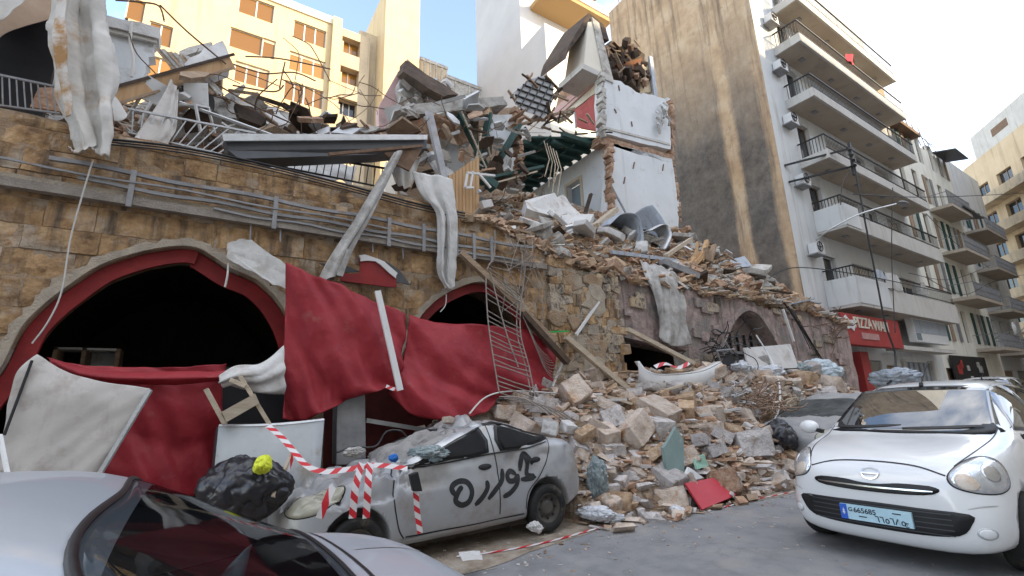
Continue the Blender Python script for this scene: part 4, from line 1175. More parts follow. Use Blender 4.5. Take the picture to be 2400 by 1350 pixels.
# sloping timbers down the cream wall
tim((1185, 302), (1345, 255), YR - .2, YR + .5, .12, m_wood)
tim((1240, 290), (1330, 190), YR + .4, YR + 1.5, .16, m_wood_dark)
tim((1280, 290), (1345, 262), YR - .1, YR + .2, .07, m_wood_dark)
tim((1347, 262), (1350, 300), YR + 1.4, YR + 1.4, .08, m_plastic)
# standing pier with remains of the roof
pier = empty('broken_pier', P(1375, 170, Y=YR + .6), 'standing stone pier with a tilted scrap of roof at the top of the ruin', 'pier')
q0 = P(1404, 170, Y=YR)
px0, px1, pz0, pz1 = P(1352, 100, Y=YR + .5).x, P(1412, 160, Y=YR + .5).x, q0.z - .1, P(1375, 62, Y=YR + .5).z
MB().hexa([(px0 - .15, YR + .1, pz0), (px1 - .1, YR + .1, pz0), (px1 - .1, YR + 1.3, pz0), (px0 - .15, YR + 1.3, pz0), (px0 + .35, YR + .15, pz1 - .2), (px1 - .45, YR + .15, pz1 + .1), (px1 - .45, YR + 1.2, pz1 + .1), (px0 + .35, YR + 1.2, pz1 - .2)]).build('shaft', m_creamwall, pier)
MB().hexa([(px1 - .42, YR + .05, pz0), (px1 + .1, YR + .05, pz0), (px1 + .1, YR + 1.25, pz0), (px1 - .42, YR + 1.25, pz0), (px1 - .75, YR + .1, pz1 + .1), (px1 - .38, YR + .1, pz1), (px1 - .38, YR + 1.2, pz1), (px1 - .75, YR + 1.2, pz1 + .1)]).build('corner_stones', m_conc, pier)
MB().box((px0 - .35, YR - .05, pz0 - .12), (px1 - .05, YR + 1.35, pz0 + .12)).build('base_moulding', m_balc, pier)
slabpoly('brick_base', jag(SD((1400, 165), (1400, 175), (1300, 262), (1320, 190), (1345, 168)), 3, .06, 22, AXS), m_brick, pier, (.3, 0, 0))
slabpoly('roof_scrap', jag([P(1380, 30, Y=YR + .2), P(1416, 60, Y=YR + .2), P(1412, 78, Y=YR + .2), P(1375, 62, Y=YR + .2), P(1338, 112, Y=YR + .2), P(1326, 138, Y=YR + .2), P(1334, 106, Y=YR + .2)], 2, .04, 23, AXF), m_wood_dark, pier, (0, 1.6, .25))
slabpoly('roof_scrap', jag([P(1410, 62, Y=YR + .1), P(1420, 66, Y=YR + .1), P(1428, 95, Y=YR + .1), P(1412, 90, Y=YR + .1)], 2, .03, 24, AXF), m_wood_dark, pier, (0, 1.2, .2))
# collapsed roof chunk over the upper room
ch_ = empty('collapsed_roof', P(1460, 150, Y=YR + 1), 'dark collapsed chunk of roof hanging over the upper white wall', 'roof')
slabpoly('roof_mass', jag([P(x, y, Y=YR + .8) for x, y in ((1410, 118), (1432, 95), (1455, 112), (1472, 98), (1512, 128), (1500, 165), (1515, 200), (1480, 210), (1455, 190), (1418, 172))], 3, .09, 25, AXF), m_wood_dark, ch_, (0, 1.6, .2))
slabpoly('brown_board', jag([P(x, y, Y=YR + .7) for x, y in ((1445, 150), (1505, 135), (1495, 178), (1462, 185))], 2, .03, 26, AXF), mat('brown_soffit', [(.13, .045, .015), (.2, .08, .03)], 3), ch_, (0, .08, .0))
slabpoly('yellow_jamb', [P(x, y, Y=YR + .6) for x, y in ((1505, 152), (1522, 142), (1532, 215), (1500, 218))], m_yellow2, ch_, (0, .3, 0))
slabpoly('bar_frame', [P(x, y, Y=YR + .45) for x, y in ((1522, 130), (1530, 134), (1542, 225), (1534, 225))], m_bluegrey, ch_, (0, .1, 0))
for k in range(60):
    q = P(rk.uniform(1408, 1520), rk.uniform(98, 205), Y=YR + rk.uniform(.3, .9))
    d = V((rk.uniform(-1, 1), rk.uniform(-.5, .5), rk.uniform(-1, .6)))
    if k % 2: MB().beam(q - d * .25, q + d * rk.uniform(.2, .6), rk.uniform(.05, .16), .06).build('splintered_timber', rk.choice([m_wood_dark, m_wood_dark, m_wood, m_rust]), ch_)
    else: inst('broken_brick', rock_mesh(rk.random(), (.4, .3, .25), .5), rk.choice([m_wood_dark, m_wood_dark, m_wood_dark, m_rust, m_brick]), q, (rk.random(), rk.random(), rk.random()), rk.uniform(.5, 1.2), parent=ch_)
# loose bundle on the right end of the upper wall
for k in range(8):
    q = P(1545 + rk.uniform(-10, 14), 240 + k * 7, Y=YR - .1)
    MB().tube(smooth_path([q, q + V((rk.uniform(-.2, .3), -.1, -.2)), q + V((rk.uniform(-.2, .2), -.05, -.5))], 4), .05, 5).build('torn_strip', rk.choice([m_greycloth, m_conc_w]), ruin)
# scattered marks: hooks and studs on the white rooms
for (a, b, c, d) in ((1440, 255, 1445, 265), (1480, 285, 1482, 296), (1487, 380, 1484, 395), (1465, 415, 1462, 430), (1555, 385, 1553, 400), (1450, 200, 1452, 212)):
    MB().beam(P(a, b, Y=YR - .02), P(c, d, Y=YR - .02), .04, .03).build('wall_stud', m_rust, ruin)
MB().beam(P(1370, 505, Y=YR - .6), P(1385, 455, Y=YR - .6), .12, .08).build('timber', m_wood_dark, ruin)
MB().beam(P(1432, 435, Y=YR - .05), P(1468, 502, Y=YR - .3), .07, .05).build('timber', m_steel, ruin)
# ================================================================== rubble
def H1(x, y):
    ft = itp(x, [3.9, 4.5, 6.7, 8.4, 11, 17, 21], [5.6, 5.05, 4.75, 4.6, 4.55, 5.2, 6.2])
    cr = itp(x, [2.2, 3.2, 4.4, 6, 7.5, 11.5, 15, 18, 21], [.4, 1.1, 1.4, 1.75, 1.85, 2.05, 2.1, 1.4, .3])
    t = (y - ft) / (7.0 - ft)
    if x < 4.4: t = (y - 6.55) / .5 if x < 4.05 else max(t, (y - 6.5) / .5) * sm(3.9, 4.5, x) + (1 - sm(3.9, 4.5, x)) * (y - 6.55) / .5
    t = max(0, min(1.15, t))
    h = cr * (t ** .8)
    h *= 1 - .8 * sm(9.3, 9.9, x) * (1 - sm(13.2, 13.8, x)) * (1 - sm(5.8, 6.4, y))      # the second car lies here
    return h + (.16 * noise.noise(V((x * 1.5, y * 1.5, 3))) + .08 * noise.noise(V((x * 4, y * 4, 1)))) * min(1, t * 4) - (.06 if t <= 0 else 0)
def H2(x, y):
    z0 = itp(x, [3.6, 4.3, 5.7, 7.7, 10.7, 13, 16, 19.5], [5.0, 5.1, 4.72, 4.35, 4.35, 4.4, 4.3, 4.0])
    z1 = itp(x, [3.6, 6, 8, 11.3, 15.5, 18, 20], [5.6, 7.1, 7.7, 7.8, 7.9, 6.2, 5.0])
    t = max(0, (y - 7.45) / 3.6)
    return z0 - .12 + (z1 - z0) * t ** .85 + .22 * noise.noise(V((x * 1.2, y * 1.2, 7))) + .1 * noise.noise(V((x * 3.5, y * 3.5, 2)))
def field(H, x0, x1, y0, y1, nx, ny):
    A = np.zeros((nx, ny, 3))
    for i, x in enumerate(np.linspace(x0, x1, nx)):
        for j, y in enumerate(np.linspace(y0, y1, ny)):
            A[i, j] = (x, y, H(x, y) + .05 * noise.noise(V((x * 9, y * 9, 0))))
    return MB().grid(A)
field(H1, 2.4, 20.5, 4.4, 7.52, 150, 42).build('rubble_heap', m_earth, label='earth and fine rubble of the heap beside the road', cat='rubble', kind='stuff')
field(H2, 3.8, 20.1, 7.45, 12.5, 130, 44).build('rubble_slope', m_earth, label='brown rubble slope spilling over the broken wall tops', cat='rubble', kind='stuff')
def hit(px, py, H, ymin=4.3, ymax=12):
    d = RGT * ((px - 1200) / FPX) + UPV * ((675 - py) / FPX) + FWD
    t = ymin / d.y
    while t * d.y < ymax:
        p = EYE + d * t
        if p.z < H(p.x, p.y): return p
        t += .02 / d.y
    return EYE + d * (ymax / d.y)
def chips(name, H, x0, x1, y0, y1, n, smin, smax, seed, m, label, dens=None, z_off=0.0):
    rd = random.Random(seed); mb = MB()
    for k in range(n):
        x, y = rd.uniform(x0, x1), rd.uniform(y0, y1)
        s = smin + (smax - smin) * rd.random() ** 2.5
        z = H(x, y)
        if z < -.03 and (x < 4.3 or rd.random() < .8): continue
        z = max(z, 0) + s * .2 + z_off
        R = Matrix.Rotation(rd.uniform(0, 6.3), 3, 'Z') @ Matrix.Rotation(rd.uniform(-.8, .8), 3, 'X')
        if rd.random() < .22: dm = (s * 3.2, s * .35, s * .3)
        elif rd.random() < .4: dm = (s * 1.6, s * 1.2, s * .3)
        else: dm = (s, s * .8, s * .6)
        c = V((x, y, z)); mb.m = rd.randrange(4)
        mb.hexa([c + R @ V((dm[0] * a * rd.uniform(.3, .55), dm[1] * b * rd.uniform(.3, .55), dm[2] * e * rd.uniform(.3, .55)))
                 for a, b, e in ((-1, -1, -1), (1, -1, -1), (1, 1, -1), (-1, 1, -1), (-1, -1, 1), (1, -1, 1), (1, 1, 1), (-1, 1, 1))])
    return mb.build(name, m, label=label, cat='rubble', kind='stuff')
chips('rubble_chips', H1, 2.6, 19, 4.45, 7.4, 9000, .03, .22, 31, [m_rockA, m_rockB, m_brick, m_wood], 'small chips and splinters scattered over the roadside heap')
chips('rubble_chips', H2, 3.9, 19.6, 7.4, 11.5, 12000, .04, .26, 32, [m_brick, m_rockC, m_conc, m_wood], 'small brick chips and splinters on the slope below the ruin')
chips('road_grit', lambda x, y: 0.0, -3, 13, 4.2, 5.6, 1800, .006, .04, 33, [m_rockA, m_conc, m_rockB, m_brick], 'grit and crumbs along the gutter', z_off=-.004)
chips('road_grit', lambda x, y: 0.0, 1, 12, 3.5, 4.5, 500, .006, .035, 35, [m_rockA, m_conc, m_rockB, m_brick], 'grit trailing out of the heap onto the road', z_off=-.004)
chips('road_grit', lambda x, y: 0.0, 1, 12, 1.0, 4.4, 260, .008, .03, 34, [m_rockA, m_conc, m_rockB, m_brick], 'a few crumbs of stone on the open road', z_off=-.004)
ROCKS = [fine_rock(100 + i, d, b) for i, (d, b) in enumerate([((1, .8, .6), .8), ((1, .7, .7), .7), ((1.1, .8, .5), .9), ((1, .9, .8), .45), ((1, .75, .65), .6), ((1.2, .7, .6), .85), ((1, 1, .7), .35), ((.9, .8, .8), .6), ((1.3, .8, .45), .8), ((1, .6, .5), .9)])]
def rock_at(p, s, m, rd, label, group, name='stone_block', cat='stone', tilt=.5, me=None):
    return inst(name, me or rd.choice(ROCKS), m, p, (rd.uniform(-tilt, tilt), rd.uniform(-tilt, tilt), rd.uniform(0, 6.3)), (s * rd.uniform(.85, 1.15), s * rd.uniform(.85, 1.15), s * rd.uniform(.85, 1.15)), label, cat, group)
rd = random.Random(44)
# the blocks one can name in the photograph
hero = [(1457, 1153, 64, m_rockC, 'large ochre boulder at the foot of the heap behind the wrecked car'), (1498, 1112, 46, m_rockA, 'tall pale pointed block beside the large ochre boulder'),
        (1578, 1162, 74, m_rockA, 'broad limestone block lying beside the red sheet'), (1534, 1058, 50, m_rockC, 'round ochre block left of the teal panel'),
        (1388, 1080, 56, m_rockA, 'squared block just behind the wrecked car tail'), (1353, 1048, 46, m_rockB, 'grey squared block touching the wrecked car roof rear'),
        (1438, 1048, 44, m_rockB, 'grey block in the middle left of the heap'), (1440, 1082, 42, m_rockB, 'angular lilac grey block above the large ochre boulder'),
        (1500, 1028, 42, m_rockB, 'rounded grey stone in the middle of the heap'), (1420, 1014, 60, m_rockA, 'wide pitted block on the left shoulder of the heap'),
        (1462, 1006, 40, m_rockB, 'upright grey block on the left shoulder of the heap'), (1545, 958, 84, m_rockA, 'long pale slab like block on the crest of the heap'),
        (1483, 946, 40, m_rockC, 'small ochre block on the left crest of the heap'), (1648, 1030, 62, m_rockB, 'big lilac grey block right of the teal panel'),
        (1764, 1028, 66, m_rockB, 'flat grey block on the right side of the heap'), (1813, 1120, 52, m_rockA, 'pinkish block near the white car at the foot of the heap'),
        (1560, 1012, 48, m_rockA, 'pale round block above the teal panel'), (1690, 1010, 56, m_rockB, 'grey block with white plaster, right middle of the heap'),
        (1372, 1016, 40, m_rockC, 'orange stone lodged behind the wrecked car rear window'), (1330, 1000, 34, m_conc_w, 'small white block lying on the wrecked car rear'),
        (1430, 945, 56, m_rockA, 'pale tumbled block at the top left of the heap'), (1610, 960, 50, m_rockC, 'tawny flat stone right of the long crest block'),
        (1720, 1010, 46, m_rockC, 'reddish stone under the tangle of wire'), (1860, 985, 60, m_rockC, 'ochre clod at the right end of the heap'),
        (1235, 985, 74, m_rockA, 'large flat stone resting on the roof of the wrecked car'), (1290, 1005, 40, m_conc_w, 'square white stone on the back edge of the wrecked car roof'),
        (1050, 985, 26, m_rockA, 'fist sized pale stone on the wrecked car windscreen'), (1610, 1180, 44, m_rockB, 'grey green block under the red sheet corner'),
        (1460, 1216, 40, m_rockB, 'round grey stone at the kerb'), (1530, 1215, 50, m_rockB, 'wrapped grey lump at the kerb beside the round stone')]
for (a, b, s, m, lab) in hero:
    p = hit(a, b + s * .35, H1)
    if 'car roof' in lab or 'windscreen' in lab or 'wrecked car rear' in lab: p = P(a, b, Y=itp(a, [1050, 1240, 1330, 1372], [5.9, 6.1, 5.9, 5.7]))
    dist = (p - EYE).dot(FWD)
    sz = s / FPX * dist * 1.02
    rock_at(p + V((0, 0, sz * .22)) if 'car' not in lab else p, sz, m, rd, lab, 'stones of the roadside heap')
n1 = 0; taken = []
while n1 < 175:
    x, y = rd.uniform(3.6, 16), rd.uniform(4.7, 7.3)
    if y < 5.0 and x > 8: pass
    h = H1(x, y)
    if h < .03: continue
    s = .20 + .50 * rd.random() ** 1.5
    if x < 4.6 and y < 6.9: continue
    if any((x - a) ** 2 + (y - b) ** 2 < (.38 * (s + c)) ** 2 for a, b, c in taken): 
        if rd.random() < .97: continue
    taken.append((x, y, s))
    k = rd.random()
    m, lab = ((m_rockA, 'loose pale limestone block') if k < .52 else (m_rockB, 'loose grey stone block') if k < .85 else (m_rockC, 'loose ochre stone block') if k < .96 else (m_brick, 'loose red brown brick lump'))
    zn = ('behind the wrecked car' if x < 5.4 else 'below the bathtub' if x < 7.6 else 'left of the white car' if x < 10 else 'beyond the white bonnet')
    hn = 'at the foot of the heap' if y < 5.5 else 'half way up the heap' if y < 6.4 else 'near the heap crest'
    sn = 'small' if s < .24 else 'middling' if s < .38 else 'large'
    rock_at(V((x, y, h + s * .18)), s, m, rd, sn + ' ' + lab + ' ' + hn + ' ' + zn, lab + 's in the roadside heap')
    n1 += 1
n2 = 0
while n2 < 190:
    x, y = rd.uniform(4.2, 19), rd.uniform(7.45, 11)
    if rd.random() < .3: y = rd.uniform(7.45, 8.3)
    s = .16 + .42 * rd.random() ** 2
    k = rd.random()
    m, lab = ((m_brick, 'broken red brown masonry lump') if k < .42 else (m_rockC, 'broken ochre stone') if k < .68 else (m_conc, 'broken grey concrete lump') if k < .88 else (m_conc_w, 'broken white plaster lump'))
    zn = ('above the small arch' if x < 6.2 else 'below the white slabs' if x < 9.5 else 'above the grey curtain' if x < 13 else 'near the gable foot')
    hn = 'at the wall edge' if y < 8.3 else 'half way up the slope' if y < 9.6 else 'high on the slope'
    sn = 'small' if s < .23 else 'middling' if s < .36 else 'large'
    rock_at(V((x, y, H2(x, y) + s * .18)), s, m, rd, sn + ' ' + lab + ' ' + hn + ' ' + zn, lab + 's on the upper slope', name='masonry_lump', tilt=.8)
    n2 += 1
# slabs and sheets lying on the two slopes
def flat(name, quad, H, th, m, label, cat, lift=.06, seed=1, group=None, jg=.04):
    pts = [hit(a, b, H) + V((0, -.05, lift)) for a, b in quad]
    nrm = (pts[1] - pts[0]).cross(pts[2] - pts[0]).normalized()
    if nrm.z < 0: nrm = -nrm
    return MB().prism(jag(pts, 3, jg, seed, ((1, 0, 0), (0, .7, .7))), -nrm * th).build(name, m, label=label, cat=cat, group=group)
def slab_px(name, pts, th, m, label, cat, seed=1, jg=.03, bevel=0):
    q = [P(a, b, Y=y) for a, b, y in pts]
    return MB().prism(jag(q, 3, jg, seed, ((1, 0, 0), (0, 0, 1))), th).build(name, m, label=label, cat=cat, bevel=bevel)
slab_px('roof_slab', [(1285, 470, 9.6), (1320, 455, 9.9), (1345, 490, 9.9), (1395, 530, 9.6), (1425, 560, 9.2), (1400, 572, 8.9), (1345, 560, 8.9), (1300, 520, 9.1)], (0, .15, -.3), m_conc_w, 'large tilted white plaster slab on the slope below the white rooms', 'slab', 2)
slab_px('roof_slab', [(1230, 470, 9.4), (1300, 452, 9.6), (1330, 500, 9.5), (1290, 505, 9.2), (1235, 488, 9.2)], (0, .2, -.25), m_conc_w, 'cracked white ceiling slab lying left of the large tilted slab', 'slab', 3)
slab_px('roof_slab', [(1262, 505, 8.9), (1300, 512, 9.0), (1320, 545, 8.8), (1275, 530, 8.7)], (0, .2, -.3), m_conc, 'small grey slab edge sticking out under the white slabs', 'slab', 4)
slab_px('roof_slab', [(1345, 565, 8.7), (1400, 572, 8.7), (1398, 585, 8.6), (1352, 580, 8.6)], (0, .4, -.1), m_conc_w, 'thin broken edge of the white plaster slab', 'slab', 5)
def curl(name, pts, w_, m, label):
    """bent sheet: swept along pts (px,py,Y) with width in Y"""
    c = smooth_path([P(a, b, Y=y) for a, b, y in pts], 6)
    A = np.array([[tuple(p + V((0, w_ * k / 4, .05 * math.sin(k)))) for k in range(5)] for p in c])
    o = MB().grid(A).build(name, m, label=label, cat='metal sheet', smooth=True)
    md = o.modifiers.new('t', 'SOLIDIFY'); md.thickness = .02
    return o
curl('curled_metal_sheet', [(1430, 525, 8.9), (1460, 500, 8.8), (1495, 505, 8.7), (1508, 545, 8.7), (1510, 590, 8.6)], 1.0, m_bluegrey, 'curled grey metal sheet arching over the rubble below the white room')
curl('curled_metal_sheet', [(1530, 480, 9.2), (1555, 515, 9.0), (1572, 560, 8.9), (1568, 585, 8.9)], .9, m_bluegrey, 'narrow grey metal sheet curling upright beside the gable')
curl('curled_metal_sheet', [(1525, 540, 8.8), (1560, 525, 8.8), (1575, 550, 8.7), (1560, 585, 8.7)], .5, m_galv, 'pale torn metal sheet under the curled one')
curl('curled_metal_sheet', [(1700, 640, 8.6), (1740, 625, 8.6), (1765, 630, 8.6), (1770, 665, 8.5)], .8, m_galv, 'pale rounded metal lid at the right end of the upper slope')
slab_px('window_shutter', [(1670, 618, 8.8), (1745, 600, 9.0), (1762, 622, 8.8), (1690, 640, 8.6)], (0, .1, -.06), m_bluegrey, 'fallen blue grey shutter on the right upper slope', 'shutter', 6, .01)
tf = MB()
for a, b, ya, yb, w_ in ((1455, 600, 8.2, 8.6, .14), (1440, 610, 8.1, 8.1, .06)): pass
def beam_px(name, a, b, ya, yb, w_, h_, m, label, cat='timber', group=None):
    return MB().beam(P(*a, Y=ya), P(*b, Y=yb), w_, h_).build(name, m, label=label, cat=cat, group=group)
beam_px('fallen_timber', (1430, 592), (1580, 612), 8.0, 8.3, .16, .1, m_bluegrey, 'pale grey green timber lying level across the upper slope')
beam_px('fallen_timber', (1560, 600), (1620, 560), 8.2, 8.8, .12, .1, m_wood_pale, 'pale timber slanting up beside the tree stump like bundle')
beam_px('fallen_gutter', (1550, 615), (1632, 650), 7.9, 7.6, .3, .16, m_steel, 'short grey metal gutter box pointing down over the wall edge', 'gutter')
beam_px('fallen_timber', (1378, 590), (1440, 640), 7.9, 7.6, .12, .1, m_wood, 'brown timber lying under the white slab')
beam_px('fallen_timber', (1395, 530), (1442, 492), 9.4, 9.9, .22, .14, m_wood_pale, 'short ochre beam leaning on the corner of the white rooms')
beam_px('fallen_timber', (1175, 545), (1300, 640), 7.7, 7.5, .1, .08, m_wood, 'weathered timber on the broken left wall top')
for k in range(7):
    a = (1602 + rd.uniform(0, 62), 612 + rd.uniform(-6, 8)); b = (a[0] + rd.uniform(-25, 28), 566 + rd.uniform(-8, 30))
    beam_px('wood_bundle_stick', a, b, 8.3, 8.5 + rd.uniform(-.3, .3), rd.uniform(.07, .2), rd.uniform(.05, .14), m_wood if k % 2 else m_ply, 'splintered brown plank of the upright bundle near the gable foot', 'plank', 'upright splintered planks near the gable foot')
for k in range(34):
    x, y = rd.uniform(5, 18.5), rd.uniform(7.5, 10.3); p = V((x, y, H2(x, y) + .12)); an = rd.uniform(-.6, .6); L_ = rd.uniform(.5, 1.5)
    MB().beam(p, p + V((math.cos(an), math.sin(an) * .6, rd.uniform(-.25, .3))) * L_, rd.uniform(.05, .12), rd.uniform(.03, .07)).build('splintered_plank', rd.choice([m_wood, m_wood_pale, m_wood_dark, m_bluegrey]), label='loose splintered plank among many on the upper slope', cat='plank', group='splintered planks on the upper slope')
for k in range(40):
    x, y = rd.uniform(4.8, 13), rd.uniform(5.0, 7.1); p = V((x, y, H1(x, y) + .12))
    if H1(x, y) < .1: continue
    an = rd.uniform(-1, 1); L_ = rd.uniform(.3, 1.1)
    MB().beam(p, p + V((math.cos(an), math.sin(an) * .6, rd.uniform(-.3, .3))) * L_, rd.uniform(.03, .08), rd.uniform(.02, .05)).build('splintered_plank', rd.choice([m_wood, m_wood_pale, m_wood_dark, m_conc_w]), label='loose splinter of timber among many in the roadside heap', cat='plank', group='splinters in the roadside heap')
# things lying on the roadside heap
m_teal = mat('teal_laminate', [(.18, .26, .25), (.24, .32, .31)], 3, .6, .1, 30, stain=((.4, .38, .33), 4, .58, .72))
tz = hit(1585, 1125, H1).y - .12
slab_px('teal_panel', [(1585, 1000, tz + .1), (1602, 1030, tz + .08), (1606, 1122, tz), (1578, 1130, tz), (1560, 1085, tz + .03), (1555, 1050, tz + .06)], (.02, .07, 0), m_teal, 'tall broken teal panel standing upright in the roadside heap', 'panel', 7, .012)
slab_px('mint_panel', [(1628, 1075, tz), (1652, 1065, tz), (1660, 1092, tz - .05), (1635, 1100, tz - .1)], (.0, .04, 0), mat('mint', [(.25, .42, .33)], 3), 'small mint green tile scrap right of the teal panel', 'tile', 8, .01)
slab_px('white_board_scrap', [(1615, 1095, tz - .05), (1650, 1120, tz - .12), (1600, 1130, tz - .12)], (.0, .04, 0), m_plastic, 'white triangular board scrap under the teal panel', 'board', 8, .01)
slab_px('red_sheet', [(1606, 1132, 4.78), (1706, 1113, 4.86), (1726, 1160, 4.55), (1646, 1194, 4.50)], (0, .02, -.02), mat('crimson_board', [(.40, .022, .035), (.47, .03, .045)], 1.2, .5, .03, 30, stain=((.35, .1, .1), 3, .6, .8)), 'smooth crimson board leaning at the foot of the heap', 'board', 9, .004)
MB().box((5.2, 4.55, .0), (5.25, 4.6, .01))
def crumple(name, px, py, s, m, label, cat, H=None, Y=None, seed=0, sq=(1, .8, .7)):
    bag = 'bin bag' in label
    p = hit(px, py, H) if H else P(px, py, Y=Y)
    sz = s / FPX * (p - EYE).dot(FWD)
    bm = bmesh.new(); bmesh.ops.create_icosphere(bm, subdivisions=5, radius=.5)
    for v in bm.verts:
        o3 = V((seed * 3.7, 1, 2)); wv = v.co + noise.noise_vector(v.co * 3 + o3) * .12
        n_ = noise.noise(v.co * 2.6 + o3) * .34 - .22 * (1 - abs(noise.noise(wv * 5.5 + o3))) ** 5 - .12 * (1 - abs(noise.noise(wv * 11 + o3))) ** 4 + .1
        if bag:
            wv = V((wv.x * 1.3, wv.y * 1.3, wv.z * .5)); n_ = noise.noise(v.co * 2.0 + o3) * .25 - .16 * (1 - abs(noise.noise(wv * 4.2 + o3))) ** 7 - .06 * (1 - abs(noise.noise(wv * 9 + o3))) ** 6 + .08 + (.35 * max(0, v.co.z * 2 - .75) if sq[2] else 0)
        v.co = V((v.co.x * sq[0], v.co.y * sq[1], v.co.z * sq[2])) * (1 + n_)
    me = bpy.data.meshes.new(name); bm.to_mesh(me); bm.free()
    for f_ in me.polygons: f_.use_smooth = True
    return inst(name, me, m, p + V((0, 0, sz * .3)), (0, 0, seed), sz, label, cat)
m_bag_bl = mat('black_bin_bag', [(.012, .012, .016), (.02, .02, .028)], 4, .28, .3, 9, spec=.6)
m_bag_w = mat('white_bag', [(.5, .52, .56), (.66, .68, .72)], 4, .6, .4, 12, stain=((.3, .26, .24), 5, .55, .7))
m_denim = mat('grey_blue_cloth', [(.13, .17, .18), (.26, .31, .32)], 5, .8, .4, 12, stain=((.4, .42, .42), 6, .5, .65))
crumple('crumpled_cloth', 1400, 1150, 70, m_denim, 'crumpled grey blue cloth hanging behind the wrecked car wheel', 'cloth', H1, seed=1, sq=(.8, .7, 1.5))
crumple('plastic_bag', 1400, 1222, 60, m_bag_w, 'dirty white plastic bag at the kerb behind the rear wheel', 'bag', Y=4.95, seed=2, sq=(1.5, .8, .5))
crumple('plastic_bag', 1440, 1228, 40, m_bag_w, 'small white plastic bag beside the kerb tape', 'bag', Y=4.85, seed=3, sq=(1.3, .8, .5))
crumple('plastic_bag', 1590, 1212, 46, m_bag_w, 'white and red wrapper at the kerb below the red sheet', 'bag', Y=4.65, seed=4, sq=(1.4, .8, .5))
crumple('crushed_can', 1712, 1192, 22, mat('can_green', [(.03, .42, .08)], 3, .35), 'bright green crushed bottle on the road edge', 'bottle', Y=4.62, seed=5, sq=(1.3, .8, .7))
crumple('bin_bag', 1830, 1050, 90, m_bag_bl, 'black bin bag half hidden behind the white car', 'bag', H1, seed=6)
crumple('plastic_bag', 1740, 885, 60, m_bag_w, 'white bag on top of the right heap, left of two', 'bag', H1, seed=7, sq=(1.6, .8, .7))
crumple('plastic_bag', 1795, 890, 56, m_bag_w, 'white bag on top of the right heap, right of two', 'bag', H1, seed=8, sq=(1.6, .8, .6))
crumple('blue_bag', 1925, 888, 66, mat('pale_blue_bag', [(.42, .52, .6), (.58, .64, .68)], 4, .6, .4, 12), 'pale blue bundle on the right heap near the red pillar', 'bag', H1, seed=9, sq=(1.7, .8, .8))
crumple('dark_bundle', 1885, 885, 50, m_denim, 'dark grey bundle beside the pale blue bundle', 'bundle', H1, seed=10, sq=(1.2, .8, .7))
crumple('striped_cushion', 2100, 905, 60, m_bluegrey, 'blue grey striped bundle in front of the shop shutter', 'bundle', Y=7.0, seed=11, sq=(1.6, .8, .8))
slab_px('white_board', [(1745, 815, 7.2), (1852, 806, 7.2), (1872, 862, 6.9), (1755, 866, 6.9)], (0, .05, 0), m_conc_w, 'stained white board propped on the right heap', 'board', 10, .01)
slab_px('green_board', [(1822, 890, 6.6), (1985, 902, 6.6), (1985, 918, 6.5), (1828, 912, 6.5)], (0, .3, .02), m_green, 'dark green board lying across the right heap above the grey car', 'board', 11, .01)
# white bath-like counter
tb = empty('bathtub', P(1590, 880, Y=6.9), 'broken white bathtub on the crest of the heap', 'bathtub')
pts = smooth_path([P(1497, 850, Y=6.9), P(1515, 872, Y=6.8), P(1545, 882, Y=6.7), P(1600, 880, Y=6.65), P(1650, 872, Y=6.65), P(1690, 852, Y=6.8)], 5)
mb = MB(); A = np.array([[tuple(p + V((0, 0, .02))), tuple(p + V((.02, .03, -.16))), tuple(p + V((.04, .08, -.34)))] for p in pts]); mb.grid(A)
o = mb.build('shell', m_plastic, tb, smooth=True); md = o.modifiers.new('t', 'SOLIDIFY'); md.thickness = .03
mb = MB(); A = np.array([[tuple(p + V((0, 0, .025))), tuple(p + V((0, .12, .03)))] for p in pts]); mb.grid(A); o = mb.build('rim', m_plastic, tb, smooth=True)
o.modifiers.new('t', 'SOLIDIFY').thickness = .03
A = np.array([[tuple(p + V((.04, .08, -.33))), tuple(V((p.x * .9 + .8, 7.3, p.z * .3 + 1.1)))] for p in pts]); MB().grid(A).build('floor', m_conc_w, tb)
beam_px('fallen_timber', (1470, 772), (1625, 852), 7.3, 7.0, .11, .09, m_wood_pale, 'long pole leaning across the dark opening of the mauve wall')
beam_px('fallen_timber', (1325, 790), (1485, 925), 7.25, 6.9, .16, .1, m_wood_pale, 'long white painted plank leaning on the end of the stone wall')
beam_px('concrete_post', (1655, 950), (1688, 885), 6.4, 6.9, .16, .14, m_conc_w, 'short concrete post standing tilted out of the heap crest', 'post')
beam_px('concrete_post', (1340, 965), (1415, 935), 6.7, 6.8, .2, .16, m_conc_w, 'pale fallen kerb block lying tilted behind the car', 'post')
beam_px('fallen_pipe', (1350, 785), (1405, 705), 7.3, 7.4, .05, .05, m_plastic, 'white bent pipe on the rough stone wall end', 'pipe')
beam_px('fallen_pole', (1820, 990), (1905, 1055), 6.2, 5.6, .07, .07, m_wood, 'grey pole sloping down the right side of the heap to the white car', 'pole')
beam_px('fallen_pole', (1835, 725), (1860, 800), 7.3, 7.3, .06, .06, m_plastic, 'white upright pipe on the mauve wall beside the niche', 'pipe')
for k in range(5):
    beam_px('fallen_timber_stick', (1735 + 6 * k, 1040 + 8 * k), (1800 + 6 * k, 1062 + 9 * k), 5.7, 5.3, .05, .04, m_wood if k % 2 else m_wood_pale, 'lath of the grey timber bundle on the right of the heap', 'plank', 'laths of the bundle right of the heap')
